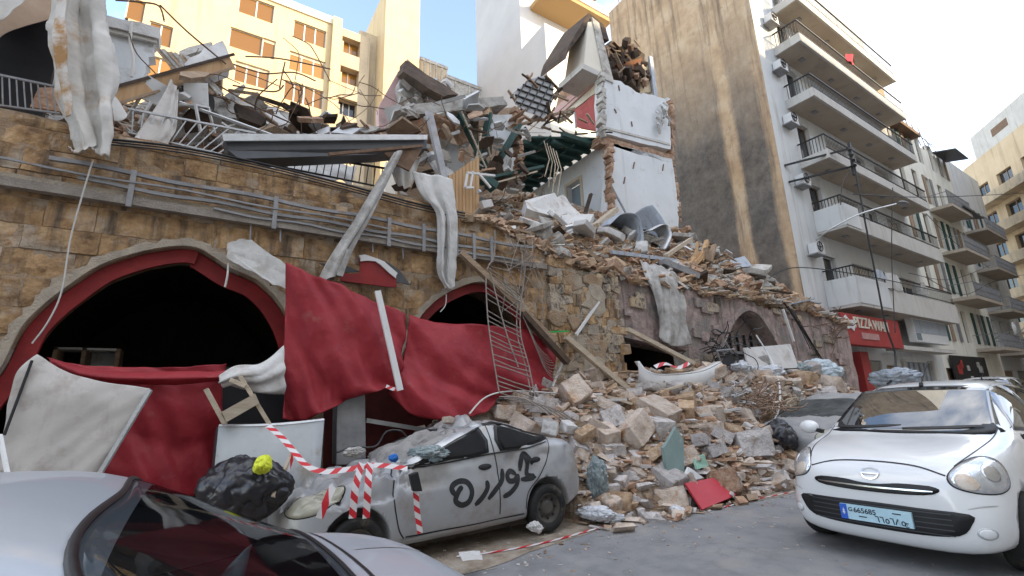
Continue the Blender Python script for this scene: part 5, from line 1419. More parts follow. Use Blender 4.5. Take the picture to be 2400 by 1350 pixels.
# tangled wire nests
def nest(cx, cy, r, n, Y, m, label, seed, rad=.008):
    rr = random.Random(seed); mb = MB(); c = P(cx, cy, Y=Y); R_ = r / FPX * (c - EYE).dot(FWD)
    for k in range(n):
        p = c + V((rr.gauss(0, R_ * .5), rr.gauss(0, R_ * .35), rr.gauss(0, R_ * .35))); d = V((rr.uniform(-1, 1), rr.uniform(-1, 1), rr.uniform(-.6, .6)))
        pts = [p]
        for j in range(5):
            d = (d + V((rr.gauss(0, .6), rr.gauss(0, .6), rr.gauss(0, .5)))).normalized(); pts.append(pts[-1] + d * R_ * .28)
        mb.tube(smooth_path(pts, 3), rad, 4, False)
    return mb.build('wire_tangle', m, label=label, cat='wire')
nest(1780, 945, 52, 60, 6.2, mat('rusty_wire', [(.22, .14, .095), (.34, .24, .18)], 6, .9), 'rust brown tangle of wire and roots on the right of the heap', 1, .012)
nest(1700, 820, 60, 40, 7.2, m_black, 'dark tangle of bent rods in front of the niche', 2, .012)
nest(1720, 925, 30, 30, 6.3, m_galv, 'small grey coil of wire left of the rust brown tangle', 3, .01)
nest(1900, 780, 60, 50, 8.0, m_rust, 'brown tangle of twigs at the gable corner', 4, .014)
nest(1850, 960, 45, 40, 6.0, m_wood_pale, 'straw coloured tangle beside the grey car', 5, .012)
ch = empty('chair_frame', P(1700, 850, Y=6.9), 'overturned black chair frame on the right heap', 'chair')
MB().hexa([P(a, b, Y=y) for y in (6.9, 6.95) for a, b in ((1690, 848), (1715, 825), (1722, 850), (1700, 862))]).build('seat', m_black, ch)
for a, b in (((1690, 850), (1680, 822)), ((1715, 826), (1700, 800)), ((1722, 850), (1745, 862)), ((1700, 862), (1712, 880)), ((1680, 822), (1722, 818))):
    MB().tube([P(*a, Y=6.88), P(*b, Y=6.85)], .02, 5).build('leg', m_steel, ch)
# ================================================================== things on the terrace (upper left)
lw = empty('white_wall_panel', P(310, 130, Y=11), 'pale blue white fragment of wall standing behind the hanging sheet', 'wall')
slabpoly('panel', jag([P(x, y, Y=11) for x, y in ((245, 40), (372, 75), (362, 120), (350, 150), (338, 175), (315, 205), (285, 215), (250, 215))], 3, .05, 40, AXF), m_white, lw, (0, .3, 0))
slabpoly('lintel', [P(x, y, Y=10.9) for x, y in ((250, 65), (368, 93), (367, 100), (250, 73))], m_balc, lw, (0, .08, 0))
slabpoly('top_beam', jag([P(x, y, Y=10.85) for x, y in ((238, 32), (375, 66), (372, 90), (240, 58))], 3, .03, 41, AXF), m_conc_w, lw, (0, .4, 0))
MB().tube(smooth_path([P(308, 50, Y=10.8), P(305, 100, Y=10.8), P(312, 140, Y=10.8), P(308, 180, Y=10.8)], 4), .03, 5).build('cable', m_cablew, lw)
def hb(x, y): return 5.1 + itp(x, [-6, -3, -1, 1, 3, 5], [2.0, 2.6, 2.6, 2.2, 1.6, .9]) * sm(8.6, 11.5, y) + .3 * noise.noise(V((x, y, 0)))
field(hb, -6, 6, 8.6, 13, 60, 26).build('terrace_rubble', m_conc, label='grey rubble mass filling the terrace behind the railing', cat='rubble', kind='stuff')
chips('terrace_chips', hb, -5.5, 6, 8.7, 12, 6000, .04, .28, 51, [m_conc, m_conc_w, m_brick, m_wood], 'grey chips and splinters strewn over the terrace')
r5 = random.Random(51)
for k in range(46):
    x, y = r5.uniform(-4, 5.5), r5.uniform(9, 11.6); s = .2 + .5 * r5.random() ** 2
    kk = r5.random(); m, lab = (m_conc, 'broken grey concrete lump') if kk < .5 else (m_conc_w, 'broken whitish plaster lump') if kk < .8 else (m_brick, 'broken reddish brick lump')
    rock_at(V((x, y, hb(x, y) + s * .15)), s, m, r5, lab + ' among many on the terrace', lab + 's on the terrace', 'masonry_lump', tilt=.8)
# leaning slabs and roof sheets of the collapse
T = lambda name, pts, th, m, lab, cat, seed, jg=.03: slab_px(name, pts, th, m, lab, cat, seed, jg)
T('concrete_slab', [(480, 110, 9.6), (522, 95, 9.8), (540, 140, 9.6), (440, 165, 9.2), (432, 150, 9.2)], (0, .3, -.2), m_conc_w, 'tilted white topped slab end on the plank at the upper left', 'slab', 42)
T('concrete_slab', [(420, 120, 9.8), (495, 98, 10.0), (500, 112, 9.9), (425, 135, 9.7)], (0, .3, -.15), m_conc, 'grey slab leaning behind the white topped slab', 'slab', 43)
T('concrete_slab', [(500, 225, 9.8), (560, 228, 9.9), (600, 245, 9.9), (585, 278, 9.6), (520, 272, 9.4), (495, 250, 9.5)], (0, .3, -.2), m_conc, 'rounded grey slab piece in the middle of the terrace rubble', 'slab', 44, .05)
T('concrete_slab', [(575, 235, 10.4), (650, 252, 10.4), (690, 290, 10.2), (640, 300, 10.0), (585, 262, 10.1)], (0, .3, -.2), m_conc_w, 'pale slab resting left of the wires on the terrace', 'slab', 45, .05)
T('concrete_slab', [(650, 255, 10.6), (720, 275, 10.6), (770, 312, 10.4), (700, 318, 10.2)], (0, .3, -.2), m_conc, 'dark grey slab sloping towards the long canopy', 'slab', 46, .05)
T('concrete_slab', [(735, 290, 10.8), (800, 300, 10.8), (850, 318, 10.6), (760, 318, 10.4)], (0, .3, -.2), m_conc_w, 'thin pale slab right end of the terrace rubble', 'slab', 47, .05)
for k in range(6):
    T('roof_sheet', [(362 + 14 * k, 112 + 4 * k, 9.9 - .05 * k), (374 + 14 * k, 112 + 4 * k, 9.9 - .05 * k), (455 + 14 * k, 205 + 3 * k, 9.3 - .05 * k), (440 + 14 * k, 208 + 3 * k, 9.3 - .05 * k)], (0, .05, .02), m_conc if k % 2 else m_wood, 'narrow fallen roof board beside the white wall panel', 'roof board', 48 + k, .02)['group'] = 'fallen roof boards on the terrace'
T('hollow_shade_panel', [(420, 195, 9.6), (500, 225, 9.6), (498, 262, 9.4), (425, 235, 9.4)], (0, .05, 0), m_black, 'black panel painted as the dark hollow under the fallen roof boards', 'panel', 57)  # flat black sheet painting the shade below the boards
# tan I-beam plank with hanging cloth
ib = empty('plank_beam', P(400, 190, Y=9.0), 'tan timber beam with dark top lying aslant across the terrace edge', 'beam')
a, b = P(258, 228, Y=8.2), P(538, 146, Y=9.4)
MB().beam(a, b, .12, .26).build('web', m_ply, ib)
MB().beam(a + V((0, 0, .16)), b + V((0, 0, .16)), .2, .05).build('flange', m_wood_dark, ib)
MB().beam(a + V((0, 0, -.15)), b + V((0, 0, -.15)), .18, .035).build('flange', m_wood, ib)
cloth('hanging_canvas', [[(400, 185, 8.5), (412, 200, 8.5), (418, 215, 8.5)], [(372, 240, 8.3), (398, 245, 8.25), (416, 250, 8.3)], [(335, 295, 8.0), (380, 305, 7.9), (413, 300, 8.0)], [(318, 318, 7.8), (352, 345, 7.75), (398, 325, 7.85)], [(315, 322, 7.6), (345, 356, 7.55), (385, 350, 7.6)]], m_tentcloth, 'tan stained canvas flap hanging below the aslant beam', 'canvas', folds=((0, 1, .05, 2, 0),), seed=5)
cloth('hanging_canvas', [[(255, 215, 7.9), (268, 225, 7.9), (285, 245, 7.9)], [(262, 250, 7.7), (275, 262, 7.7), (298, 270, 7.7)], [(268, 285, 7.6), (280, 285, 7.6), (292, 280, 7.6)]], m_dirtycloth, 'small torn canvas scrap at the lower end of the aslant beam', 'canvas', seed=6)
# the great rust-stained sheet
cloth('hanging_sheet', [
    [(140, -60, 7.6), (160, -60, 7.45), (185, -60, 7.55), (215, -60, 7.45), (235, -60, 7.6)],
    [(125, 40, 7.6), (150, 40, 7.35), (185, 40, 7.55), (220, 40, 7.4), (245, 40, 7.6)],
    [(115, 70, 7.5), (145, 75, 7.3), (190, 80, 7.5), (225, 70, 7.35), (252, 65, 7.55)],
    [(130, 170, 7.4), (150, 175, 7.25), (200, 160, 7.4), (235, 145, 7.25), (265, 125, 7.5)],
    [(140, 245, 7.3), (165, 250, 7.2), (205, 235, 7.35), (240, 205, 7.2), (278, 185, 7.4)],
    [(158, 300, 7.25), (190, 305, 7.1), (215, 285, 7.3), (245, 260, 7.05), (262, 255, 7.3)],
    [(170, 345, 7.2), (200, 345, 7.1), (225, 340, 7.2), (245, 310, 7.05), (262, 290, 7.2)],
    [(168, 340, 7.15), (195, 352, 7.08), (222, 358, 7.1), (238, 365, 7.05), (248, 374, 7.1)]], m_dirtycloth, 'huge dirty white sheet hanging from above over the stone wall', 'sheet', 7, 7, folds=((.15, 1, .05, 2.2, 1), (.1, 1, .016, 7, 0)), wrinkle=.06, ws=2.2, seed=9, ragged=.05)
cloth('rusty_strip', [[(138, -60, 7.36), (162, -60, 7.32)], [(128, 40, 7.3), (155, 40, 7.26)], [(122, 80, 7.2), (158, 85, 7.16)], [(134, 170, 7.15), (160, 172, 7.12)], [(146, 235, 7.1), (168, 235, 7.06)], [(156, 275, 7.08), (166, 270, 7.04)]], m_rustcloth, 'rust stained hem strip down the left edge of the huge sheet', 'strip', 6, 6, seed=12, wrinkle=.03)
# collapsed stall at the far left; black panels paint the shade under its awning
st = empty('collapsed_stall', P(60, 130, Y=9.2), 'collapsed stall with painted dark inside and sagging brown awning at the upper left corner', 'stall')
MB().box((P(-120, 100, Y=9.6).x, 9.6, 5.1), (P(140, 100, Y=9.6).x, 9.7, 11.5)).build('back_panel', m_black, st)  # black panel paints the shade under the awning
MB().box((P(-120, 100, Y=9.6).x, 8.2, 5.1), (P(-118, 100, Y=9.6).x + .05, 9.6, 11.5)).build('side_shade_panel', m_black, st)
cloth('awning', [[(-40, -80, 9.5), (60, -80, 9.5), (150, -60, 9.5)], [(-30, -30, 8.9), (50, -40, 9.0), (140, -20, 9.3)], [(-25, 30, 8.4), (40, 25, 8.6), (130, 15, 9.0)], [(-20, 110, 8.1), (20, 75, 8.4), (132, 40, 8.9)]], mat('brown_awning', [(.25, .17, .11), (.33, .24, .17)], 2, .9), None, None, seed=3, parent=st)
cloth('white_flap', [[(-30, -60, 8.0), (20, -60, 8.0), (70, -60, 8.0)], [(-30, 0, 7.95), (20, -5, 7.95), (60, 0, 7.95)], [(-30, 50, 7.9), (5, 45, 7.9), (30, 20, 7.9)]], m_dirtycloth, None, None, seed=4, parent=st)
slabpoly('wood_panel', [P(x, y, Y=8.3) for x, y in ((70, 250), (90, 205), (140, 205), (146, 262))], m_brick, st, (0, .1, 0))
# railings along the terrace edge
def rail_run(label, top, bot, n, Y, m, r=.025, mid=()):
    t = empty('railing', P(*top[0], Y=Y), label, 'railing')
    MB().beam(P(*top[0], Y=Y), P(*top[1], Y=Y), r * 2, r * 2).build('top_rail', m, t)
    MB().beam(P(*bot[0], Y=Y), P(*bot[1], Y=Y), r * 1.6, r * 1.6).build('bottom_rail', m, t)
    for i in range(n):
        k = (i + .5) / n
        a = V(top[0]).lerp(V(top[1]), k); b = V(bot[0]).lerp(V(bot[1]), k)
        MB().beam(P(*a, Y=Y), P(*b, Y=Y), r, r).build('baluster', m, t)
    return t
rail_run('pale iron railing at the far left of the terrace', ((-20, 172), (130, 203)), ((-20, 244), (140, 266)), 9, 7.9, m_steel, .014)
rail_run('white pipe railing left of the dark canopy', ((300, 255), (600, 312)), ((300, 310), (520, 362)), 12, 8.0, m_galv, .015)
rail_run('black iron railing under the dark canopy', ((640, 352), (905, 395)), ((630, 385), (900, 440)), 16, 8.1, m_black, .016)
# pale tarpaulins behind the black railing
cloth('crumpled_tarp', [[(610, 370, 8.6), (690, 372, 8.6), (760, 378, 8.6), (835, 390, 8.6)], [(610, 385, 8.4), (690, 390, 8.4), (760, 400, 8.4), (830, 410, 8.4)], [(615, 395, 8.2), (690, 408, 8.2), (760, 420, 8.2), (825, 430, 8.2)]], m_whitecloth, 'crumpled pale tarpaulin behind the black railing', 'tarpaulin', folds=((0, 1, .05, 4, 0),), seed=21)
# long dark canopy / box gutter
cn = empty('canopy_beam', P(760, 340, Y=7.6), 'long dark grey sheet metal canopy lying level along the terrace edge', 'canopy')
q = [P(525, 318, Y=7.4), P(1000, 322, Y=7.9), P(1000, 348, Y=7.9), P(985, 352, Y=7.9), P(880, 362, Y=7.8), P(560, 372, Y=7.4), P(535, 352, Y=7.4)]
slabpoly('front_panel', q, m_canopy, cn, (0, .35, 0))
slabpoly('top_flange', [P(520, 316, Y=7.36), P(1000, 318, Y=7.86), P(1000, 329, Y=7.86), P(524, 333, Y=7.36)], m_galv, cn, (0, -.04, 0))
MB().beam(P(770, 362, Y=7.45), P(990, 342, Y=7.75), .05, .05).build('rusty_rib', m_rust, cn)
slabpoly('end_bracket', [P(x, y, Y=7.75) for x, y in ((900, 358), (990, 348), (960, 400), (930, 385))], m_rust, cn, (0, .05, 0))
# posts
beam_px('leaning_post', (1005, 262), (1052, 470), 8.4, 8.0, .14, .1, m_steel, 'grey steel post standing slightly aslant behind the white drape', 'post')
cloth('tan_cloth', [[(905, 360, 8.2), (945, 372, 8.1), (985, 372, 8.2)], [(915, 395, 8.1), (945, 410, 8.0), (975, 405, 8.1)], [(925, 425, 8.0), (945, 440, 7.95), (965, 440, 8.0)]], m_dirtycloth, 'tan dirty cloth bunched under the canopy end', 'cloth', folds=((0, 1, .06, 3, 0),), seed=23)
# pole wrapped in a rolled white canvas
pts = [P(935, 355, Y=7.35), P(900, 420, Y=7.25), P(850, 510, Y=7.1), P(800, 590, Y=7.0), P(770, 655, Y=6.95)]
c = smooth_path(pts, 8)
A = []
for i, p in enumerate(c):
    k = i / (len(c) - 1); r = .06 + .09 * k
    A.append([tuple(p + V((r * math.cos(t) * (1 + .35 * math.sin(5 * t + 2 * k)), r * .8 * math.sin(t) * (1 + .3 * math.sin(7 * t)), r * .45 * math.cos(t)))) for t in np.linspace(0, 2 * math.pi, 19)])
MB().grid(np.array(A)).build('rolled_canvas', m_greycloth, label='rolled white canvas on a pole leaning from the canopy end to the red tarpaulin', cat='canvas', smooth=True)
# white drape
cloth('white_drape', [
    [(965, 402, 7.45), (985, 405, 7.4), (1010, 410, 7.45), (1035, 412, 7.4), (1060, 420, 7.45)],
    [(985, 455, 7.4), (1005, 460, 7.32), (1025, 460, 7.38), (1045, 460, 7.3), (1066, 462, 7.4)],
    [(1022, 500, 7.35), (1034, 502, 7.22), (1045, 502, 7.34), (1056, 502, 7.22), (1070, 505, 7.35)],
    [(1026, 580, 7.3), (1036, 580, 7.18), (1046, 580, 7.3), (1057, 580, 7.18), (1070, 575, 7.3)],
    [(1028, 640, 7.28), (1036, 645, 7.16), (1045, 648, 7.27), (1055, 648, 7.17), (1066, 645, 7.28)],
    [(1048, 675, 7.26), (1052, 678, 7.2), (1056, 680, 7.26), (1061, 676, 7.2), (1065, 670, 7.26)]], m_whitecloth, 'long white drape hanging down the wall between the arches', 'drape', 7, 6, folds=((.1, 1, .03, 3.3, 0), (.15, 1, .01, 9, 0)), wrinkle=.03, ws=4, seed=30, ragged=.03)
# grey cloth hanging over the mauve wall
cloth('grey_drape', [
    [(1498, 612, 7.8), (1520, 618, 7.75), (1545, 622, 7.75), (1572, 632, 7.8)],
    [(1515, 650, 7.5), (1540, 655, 7.4), (1565, 650, 7.4), (1592, 650, 7.5)],
    [(1535, 700, 7.38), (1555, 705, 7.25), (1580, 702, 7.3), (1603, 700, 7.38)],
    [(1545, 750, 7.36), (1565, 755, 7.22), (1590, 752, 7.28), (1612, 752, 7.36)],
    [(1543, 795, 7.34), (1570, 808, 7.2), (1592, 812, 7.25), (1620, 808, 7.34)]], m_greycloth, 'grey white curtain hanging over the mauve wall', 'curtain', 8, 8, folds=((.5, 1, .05, 4.2, .4), (1, .5, .03, 3, 1), (.2, 1, .015, 10, 0)), wrinkle=.04, seed=33)
# odd scraps on the wall: white torn plaster sheet, red metal sign remains
slab_px('torn_sheet', [(533, 570, 7.3), (560, 560, 7.28), (590, 562, 7.25), (640, 600, 7.15), (682, 628, 7.1), (672, 678, 7.1), (640, 668, 7.12), (600, 640, 7.18), (560, 620, 7.25), (530, 602, 7.3)], (0, .02, 0), m_whitecloth, 'ragged white sheet stuck on the wall at the right haunch of the large arch', 'sheet', 61, .018)
rs_ = empty('red_sign_remains', P(880, 635, Y=7.3), 'crumpled red and black metal sign scraps above the red tarpaulin', 'sign')
slabpoly('red_plate', jag([P(x, y, Y=7.3) for x, y in ((795, 638), (842, 640), (842, 605), (880, 610), (930, 640), (930, 672), (880, 668), (800, 658))], 2, .02, 62, AXF), m_redpaint, rs_, (0, .04, 0))
slabpoly('white_edge', jag([P(x, y, Y=7.27) for x, y in ((842, 598), (855, 596), (900, 612), (932, 640), (928, 652), (900, 628), (880, 612), (845, 612))], 2, .015, 63, AXF), m_plastic, rs_, (0, .03, 0))
slabpoly('black_flap', jag([P(x, y, Y=7.33) for x, y in ((905, 612), (935, 632), (962, 668), (925, 662))], 2, .015, 64, AXF), m_canopy, rs_, (0, .03, 0))
slabpoly('black_flap', jag([P(x, y, Y=7.33) for x, y in ((748, 616), (800, 618), (845, 636), (790, 640))], 2, .015, 65, AXF), m_canopy, rs_, (0, .03, 0))

# ------------------------------------------------------------------ loose wreckage strewn over terrace and ruin
rc = random.Random(91)
kinds = [(m_conc, 'grey slab shard'), (m_conc_w, 'white plaster shard'), (m_wood, 'brown board piece'), (m_galv, 'torn metal sheet'), (m_brick, 'broken brick slab'), (m_wood_dark, 'charred board')]
def shard(px, py, Y, s, where, grp):
    p = P(px, py, Y=Y); m, nm = rc.choice(kinds)
    n = rc.choice([4, 5, 6]); a0 = rc.random() * 6
    R_ = Matrix.Rotation(rc.uniform(-1.2, 1.2), 3, 'X') @ Matrix.Rotation(rc.uniform(-.7, .7), 3, 'Y') @ Matrix.Rotation(a0, 3, 'Z')
    asp = rc.uniform(.25, .9)
    pts = [p + R_ @ V((s * math.cos(6.283 * k / n) * rc.uniform(.7, 1.1), s * asp * math.sin(6.283 * k / n) * rc.uniform(.7, 1.1), 0)) for k in range(n)]
    MB().prism(pts, R_ @ V((0, 0, rc.uniform(.02, .1)))).build('debris_shard', m, label=nm + ' among many ' + where, cat='debris', group=nm + 's ' + grp)
for k in range(90):
    x = rc.uniform(375, 900); y0 = itp(x, [375, 430, 500, 600, 700, 800, 900], [130, 150, 205, 225, 255, 290, 310])
    shard(x, rc.uniform(y0, 335 - max(0, 500 - x) * .2), rc.uniform(8.6, 10.4), rc.uniform(.12, .45), 'heaped on the terrace', 'on the terrace')
for k in range(70):
    shard(rc.uniform(935, 1235), rc.uniform(262, 470), YR - rc.uniform(.2, 1.6), rc.uniform(.1, .38), 'inside the left half of the ruin', 'in the ruin')
for k in range(60):
    x, y = rc.uniform(4.6, 18.5), rc.uniform(7.5, 10.4); q = V((x, y, H2(x, y) + .1))
    m, nm = rc.choice(kinds)
    R_ = Matrix.Rotation(rc.uniform(-.9, .4), 3, 'X') @ Matrix.Rotation(rc.uniform(-.5, .5), 3, 'Y') @ Matrix.Rotation(rc.random() * 6, 3, 'Z'); s = rc.uniform(.15, .5); n = rc.choice([4, 5])
    MB().prism([q + R_ @ V((s * math.cos(6.283 * k / n) * rc.uniform(.7, 1.1), s * .6 * math.sin(6.283 * k / n) * rc.uniform(.7, 1.1), 0)) for k in range(n)], R_ @ V((0, 0, rc.uniform(.03, .1)))).build('debris_shard', m, label=nm + ' among many on the slope below the ruin', cat='debris', group=nm + 's on the slope')
for k in range(16):
    x, y = rc.uniform(5.5, 17.5), rc.uniform(7.9, 10.0); q = V((x, y, H2(x, y) + .22)); m, nm = rc.choice([(m_conc_w, 'big whitish broken slab'), (m_conc, 'big grey broken slab')])
    R_ = Matrix.Rotation(rc.uniform(.1, .75), 3, 'X') @ Matrix.Rotation(rc.uniform(-.5, .5), 3, 'Y') @ Matrix.Rotation(rc.random() * 6, 3, 'Z'); s = rc.uniform(.45, .85); n = rc.choice([5, 6, 7])
    MB().prism([q + R_ @ V((s * math.cos(6.283 * k / n) * rc.uniform(.6, 1.1), s * .6 * math.sin(6.283 * k / n) * rc.uniform(.6, 1.1), 0)) for k in range(n)], R_ @ V((0, 0, rc.uniform(.1, .2)))).build('broken_slab', m, label=nm + ' among several on the slope below the ruin', cat='slab', group=nm + 's on the slope', kind='thing', bevel=.02)
for k in range(46):
    shard(rc.uniform(930, 1225), rc.uniform(240, 430), YR - rc.uniform(0, 1.3), rc.uniform(.25, .6), 'inside the left half of the ruin', 'in the ruin')
wr = MB()
for k in range(70):
    if k < 40: p = P(rc.uniform(380, 900), rc.uniform(180, 320), Y=rc.uniform(8.4, 10))
    else: p = P(rc.uniform(940, 1300), rc.uniform(240, 460), Y=YR - rc.uniform(.3, 1.6))
    d = V((rc.uniform(-1, 1), rc.uniform(-.4, .4), rc.uniform(-.7, .5))); pts = [p]
    for j in range(4):
        d = (d + V((rc.gauss(0, .35), rc.gauss(0, .2), rc.gauss(0, .3)))).normalized(); pts.append(pts[-1] + d * rc.uniform(.15, .45))
    wr.tube(smooth_path(pts, 4), rc.uniform(.006, .014), 4, False)
wr.build('loose_wires', m_rust, label='loose wires and thin rods tangled over the terrace and the ruin', cat='wire', kind='stuff')
# ================================================================== tarpaulins and street-level clutter in front of the arches
cloth('red_tarpaulin', [
    [(670, 618, 6.9), (720, 640, 6.85), (790, 665, 6.85), (870, 700, 6.9), (950, 735, 6.95)],
    [(668, 720, 6.85), (740, 730, 6.75), (810, 745, 6.7), (880, 770, 6.75), (952, 790, 6.85)],
    [(666, 810, 6.8), (735, 830, 6.7), (810, 840, 6.6), (880, 850, 6.65), (940, 845, 6.8)],
    [(665, 900, 6.78), (730, 905, 6.7), (790, 905, 6.6), (860, 905, 6.6), (930, 895, 6.75)],
    [(664, 982, 6.75), (715, 985, 6.65), (775, 958, 6.6), (850, 925, 6.6), (925, 908, 6.7)]], m_redcloth, 'large red tarpaulin hanging between the two arches, left piece', 'tarpaulin', 9, 9,
    folds=((-.75, 1.0, .085, 2.2, .5), (-.6, 1.2, .035, 5, 0), (-.3, 1, .012, 11, 1)), wrinkle=.05, ws=1.6, seed=2)
cloth('red_tarpaulin', [
    [(956, 738, 6.95), (1010, 752, 7.0), (1080, 758, 7.05), (1150, 762, 7.1), (1225, 775, 7.2), (1300, 800, 7.35)],
    [(953, 800, 6.88), (1010, 815, 6.85), (1080, 825, 6.9), (1150, 825, 7.0), (1225, 830, 7.1), (1298, 845, 7.3)],
    [(945, 850, 6.8), (1005, 885, 6.72), (1080, 885, 6.8), (1150, 880, 6.9), (1225, 875, 7.05), (1296, 885, 7.3)],
    [(925, 895, 6.75), (985, 930, 6.66), (1080, 935, 6.72), (1150, 925, 6.85), (1225, 910, 7.0), (1294, 920, 7.28)],
    [(915, 918, 6.72), (970, 972, 6.62), (1060, 985, 6.68), (1140, 960, 6.85), (1200, 925, 7.0), (1292, 945, 7.25)]], m_redcloth, 'large red tarpaulin sagging across the small arch, right piece', 'tarpaulin', 9, 8,
    folds=((.9, -.55, .08, 1.9, .6), (.7, -.8, .035, 5, 1), (.5, -1, .012, 11, 1)), wrinkle=.06, ws=1.6, seed=7)
cloth('red_tarpaulin', [
    [(115, 838, 6.9), (200, 858, 6.85), (320, 860, 6.8), (430, 858, 6.8), (530, 856, 6.8)],
    [(110, 900, 6.85), (200, 905, 6.8), (320, 905, 6.75), (420, 900, 6.75), (522, 895, 6.75)],
    [(105, 1000, 6.8), (200, 1000, 6.72), (320, 1000, 6.65), (420, 990, 6.7), (518, 960, 6.8)],
    [(100, 1100, 6.75), (200, 1100, 6.66), (320, 1095, 6.6), (410, 1080, 6.68), (515, 1020, 6.8)],
    [(100, 1200, 6.7), (200, 1200, 6.6), (320, 1190, 6.55), (405, 1170, 6.65), (512, 1150, 6.8)]], m_redcloth, 'red tarpaulin strung low across the large arch', 'tarpaulin', 8, 8,
    folds=((-.9, .6, .08, 1.8, .3), (-.5, 1.2, .035, 5, 0), (-.2, 1, .012, 11, 1)), wrinkle=.05, ws=1.6, seed=11)
cloth('red_roll', [[(110, 838, 6.78), (200, 866, 6.72), (330, 872, 6.7), (450, 870, 6.68), (532, 868, 6.7)], [(125, 846, 6.7), (200, 880, 6.64), (330, 888, 6.6), (450, 886, 6.58), (530, 884, 6.62)], [(140, 860, 6.78), (210, 892, 6.74), (330, 902, 6.72), (450, 898, 6.7), (528, 893, 6.72)]], m_redcloth, 'rolled top hem of the low red tarpaulin', 'hem', 5, 8, seed=13, wrinkle=.02)
cloth('white_tarpaulin', [
    [(88, 832, 6.5), (150, 868, 6.4), (225, 892, 6.35), (300, 902, 6.35), (352, 912, 6.35)],
    [(40, 870, 6.45), (120, 905, 6.3), (200, 935, 6.25), (265, 948, 6.25), (325, 955, 6.3)],
    [(20, 940, 6.4), (100, 970, 6.25), (170, 1000, 6.2), (230, 1005, 6.2), (285, 1020, 6.25)],
    [(8, 1010, 6.35), (80, 1045, 6.2), (145, 1060, 6.15), (205, 1068, 6.15), (250, 1080, 6.2)],
    [(-15, 1105, 6.3), (60, 1115, 6.15), (120, 1125, 6.1), (180, 1130, 6.1), (225, 1135, 6.2)]], m_tentcloth, 'off white tarpaulin stretched at the left in front of the red one', 'tarpaulin', 8, 8,
    folds=((.3, 1, .02, 2, .5), (.8, 1, .006, 5, 0)), wrinkle=.035, ws=1.6, seed=17)
MB().tube([P(352, 914, Y=6.28), P(228, 1120, Y=6.12)], .025, 6).build('tent_pole', m_galv, label='thin pole along the right hem of the off white tarpaulin', cat='pole')
MB().tube([P(0, 1020, Y=6.2), P(18, 1112, Y=6.0)], .02, 6).build('tent_pole', m_plastic, label='white pole at the left edge beside the off white tarpaulin', cat='pole')
MB().tube([P(75, 845, Y=6.42), P(10, 1020, Y=6.28)], .012, 6).build('guy_rope', m_cable, label='dark rope along the left hem of the off white tarpaulin', cat='rope')
cloth('white_bundle', [
    [(515, 880, 6.55), (560, 858, 6.5), (610, 850, 6.55), (665, 810, 6.65)],
    [(512, 895, 6.45), (562, 880, 6.35), (615, 875, 6.4), (668, 850, 6.55)],
    [(520, 905, 6.5), (565, 895, 6.42), (615, 900, 6.45), (668, 885, 6.55)],
    [(530, 900, 6.6), (570, 905, 6.55), (620, 922, 6.5), (668, 925, 6.6)]], m_whitecloth, 'white cloth bundled between the red tarpaulins', 'cloth', 7, 8, folds=((1, .3, .03, 3, 0),), seed=19)
# white split pole across the red tarpaulin
MB().beam(P(885, 682, Y=6.6), P(938, 915, Y=6.45), .085, .04).build('pale_pole', m_plastic, label='white flat pole leaning in front of the big red tarpaulin', cat='pole')
# red boards with painted shade and grey post at the back of the pavement
slab_px('dark_red_board', [(760, 900, 7.35), (1290, 930, 7.35), (1300, 1180, 7.35), (760, 1180, 7.35)], (0, .05, 0), m_darkred, 'red boards painted shade-dark behind the hanging tarpaulin', 'board', 70, .0)
slab_px('dark_red_board', [(470, 860, 7.3), (700, 860, 7.3), (700, 1200, 7.3), (470, 1200, 7.3)], (0, .05, 0), m_black, 'black boards behind the grey bin', 'board', 71, .0)
slab_px('grey_post', [(790, 925, 6.75), (856, 925, 6.75), (858, 1090, 6.7), (788, 1090, 6.7)], (0, .25, 0), m_steel, 'broad grey steel post behind the wrecked car', 'post', 72, .0, .01)
MB().beam(P(858, 985, Y=7.0), P(1010, 1010, Y=7.0), .06).build('rail_bar', m_galv, label='pale horizontal bar beside the broad grey post', cat='bar')
# grey metal bin / cabinet
bn = empty('metal_bin', P(635, 1110, Y=6.3), 'big grey metal bin with a pale curved rim beside the wrecked car', 'bin')
b0, b1 = P(518, 1000, Y=6.2), P(755, 985, Y=6.3)
n = 10
rim = [P(x, y, Y=6.2 - .12 * math.sin(math.pi * i / n)) for i, (x, y) in enumerate([(514 + 24.4 * k, 999 - 1.4 * k + 5 * math.sin(math.pi * k / 10)) for k in range(11)])]
A = np.array([[tuple(p), tuple(V((p.x * .97 + .02, p.y + .02, .12)))] for p in rim])
o = MB().grid(A).build('front', mat('bin_grey', [(.36, .38, .39), (.46, .48, .49)], 1.5, .5, .08, 20, stain=((.28, .22, .16), 3, .55, .75)), bn, smooth=True); o.modifiers.new('t', 'SOLIDIFY').thickness = .02
for p, d in ((rim[0], .0), (rim[-1], .0)):
    MB().box((p.x - .015, p.y + .01, .12), (p.x + .015, p.y + .7, p.z - .02)).build('side', m_canopy, bn)
MB().tube(rim, .025, 6).build('rim', m_galv, bn)
# wooden trestle / ladder leaning on the bin
tr = empty('trestle', P(560, 930, Y=6.2), 'pale wooden trestle ladder leaning above the grey bin', 'trestle')
for a, b, w_ in (((483, 912), (528, 995), .07), ((562, 880), (632, 995), .07), ((540, 890), (575, 905), .05)):
    MB().beam(P(*a, Y=6.15), P(*b, Y=6.1), w_, .04).build('leg', m_wood_pale, tr)
MB().hexa([P(x, y, Y=yy) for yy in (6.05, 6.1) for x, y in ((520, 965), (598, 922), (608, 945), (530, 990))]).build('tread', m_wood_pale, tr)
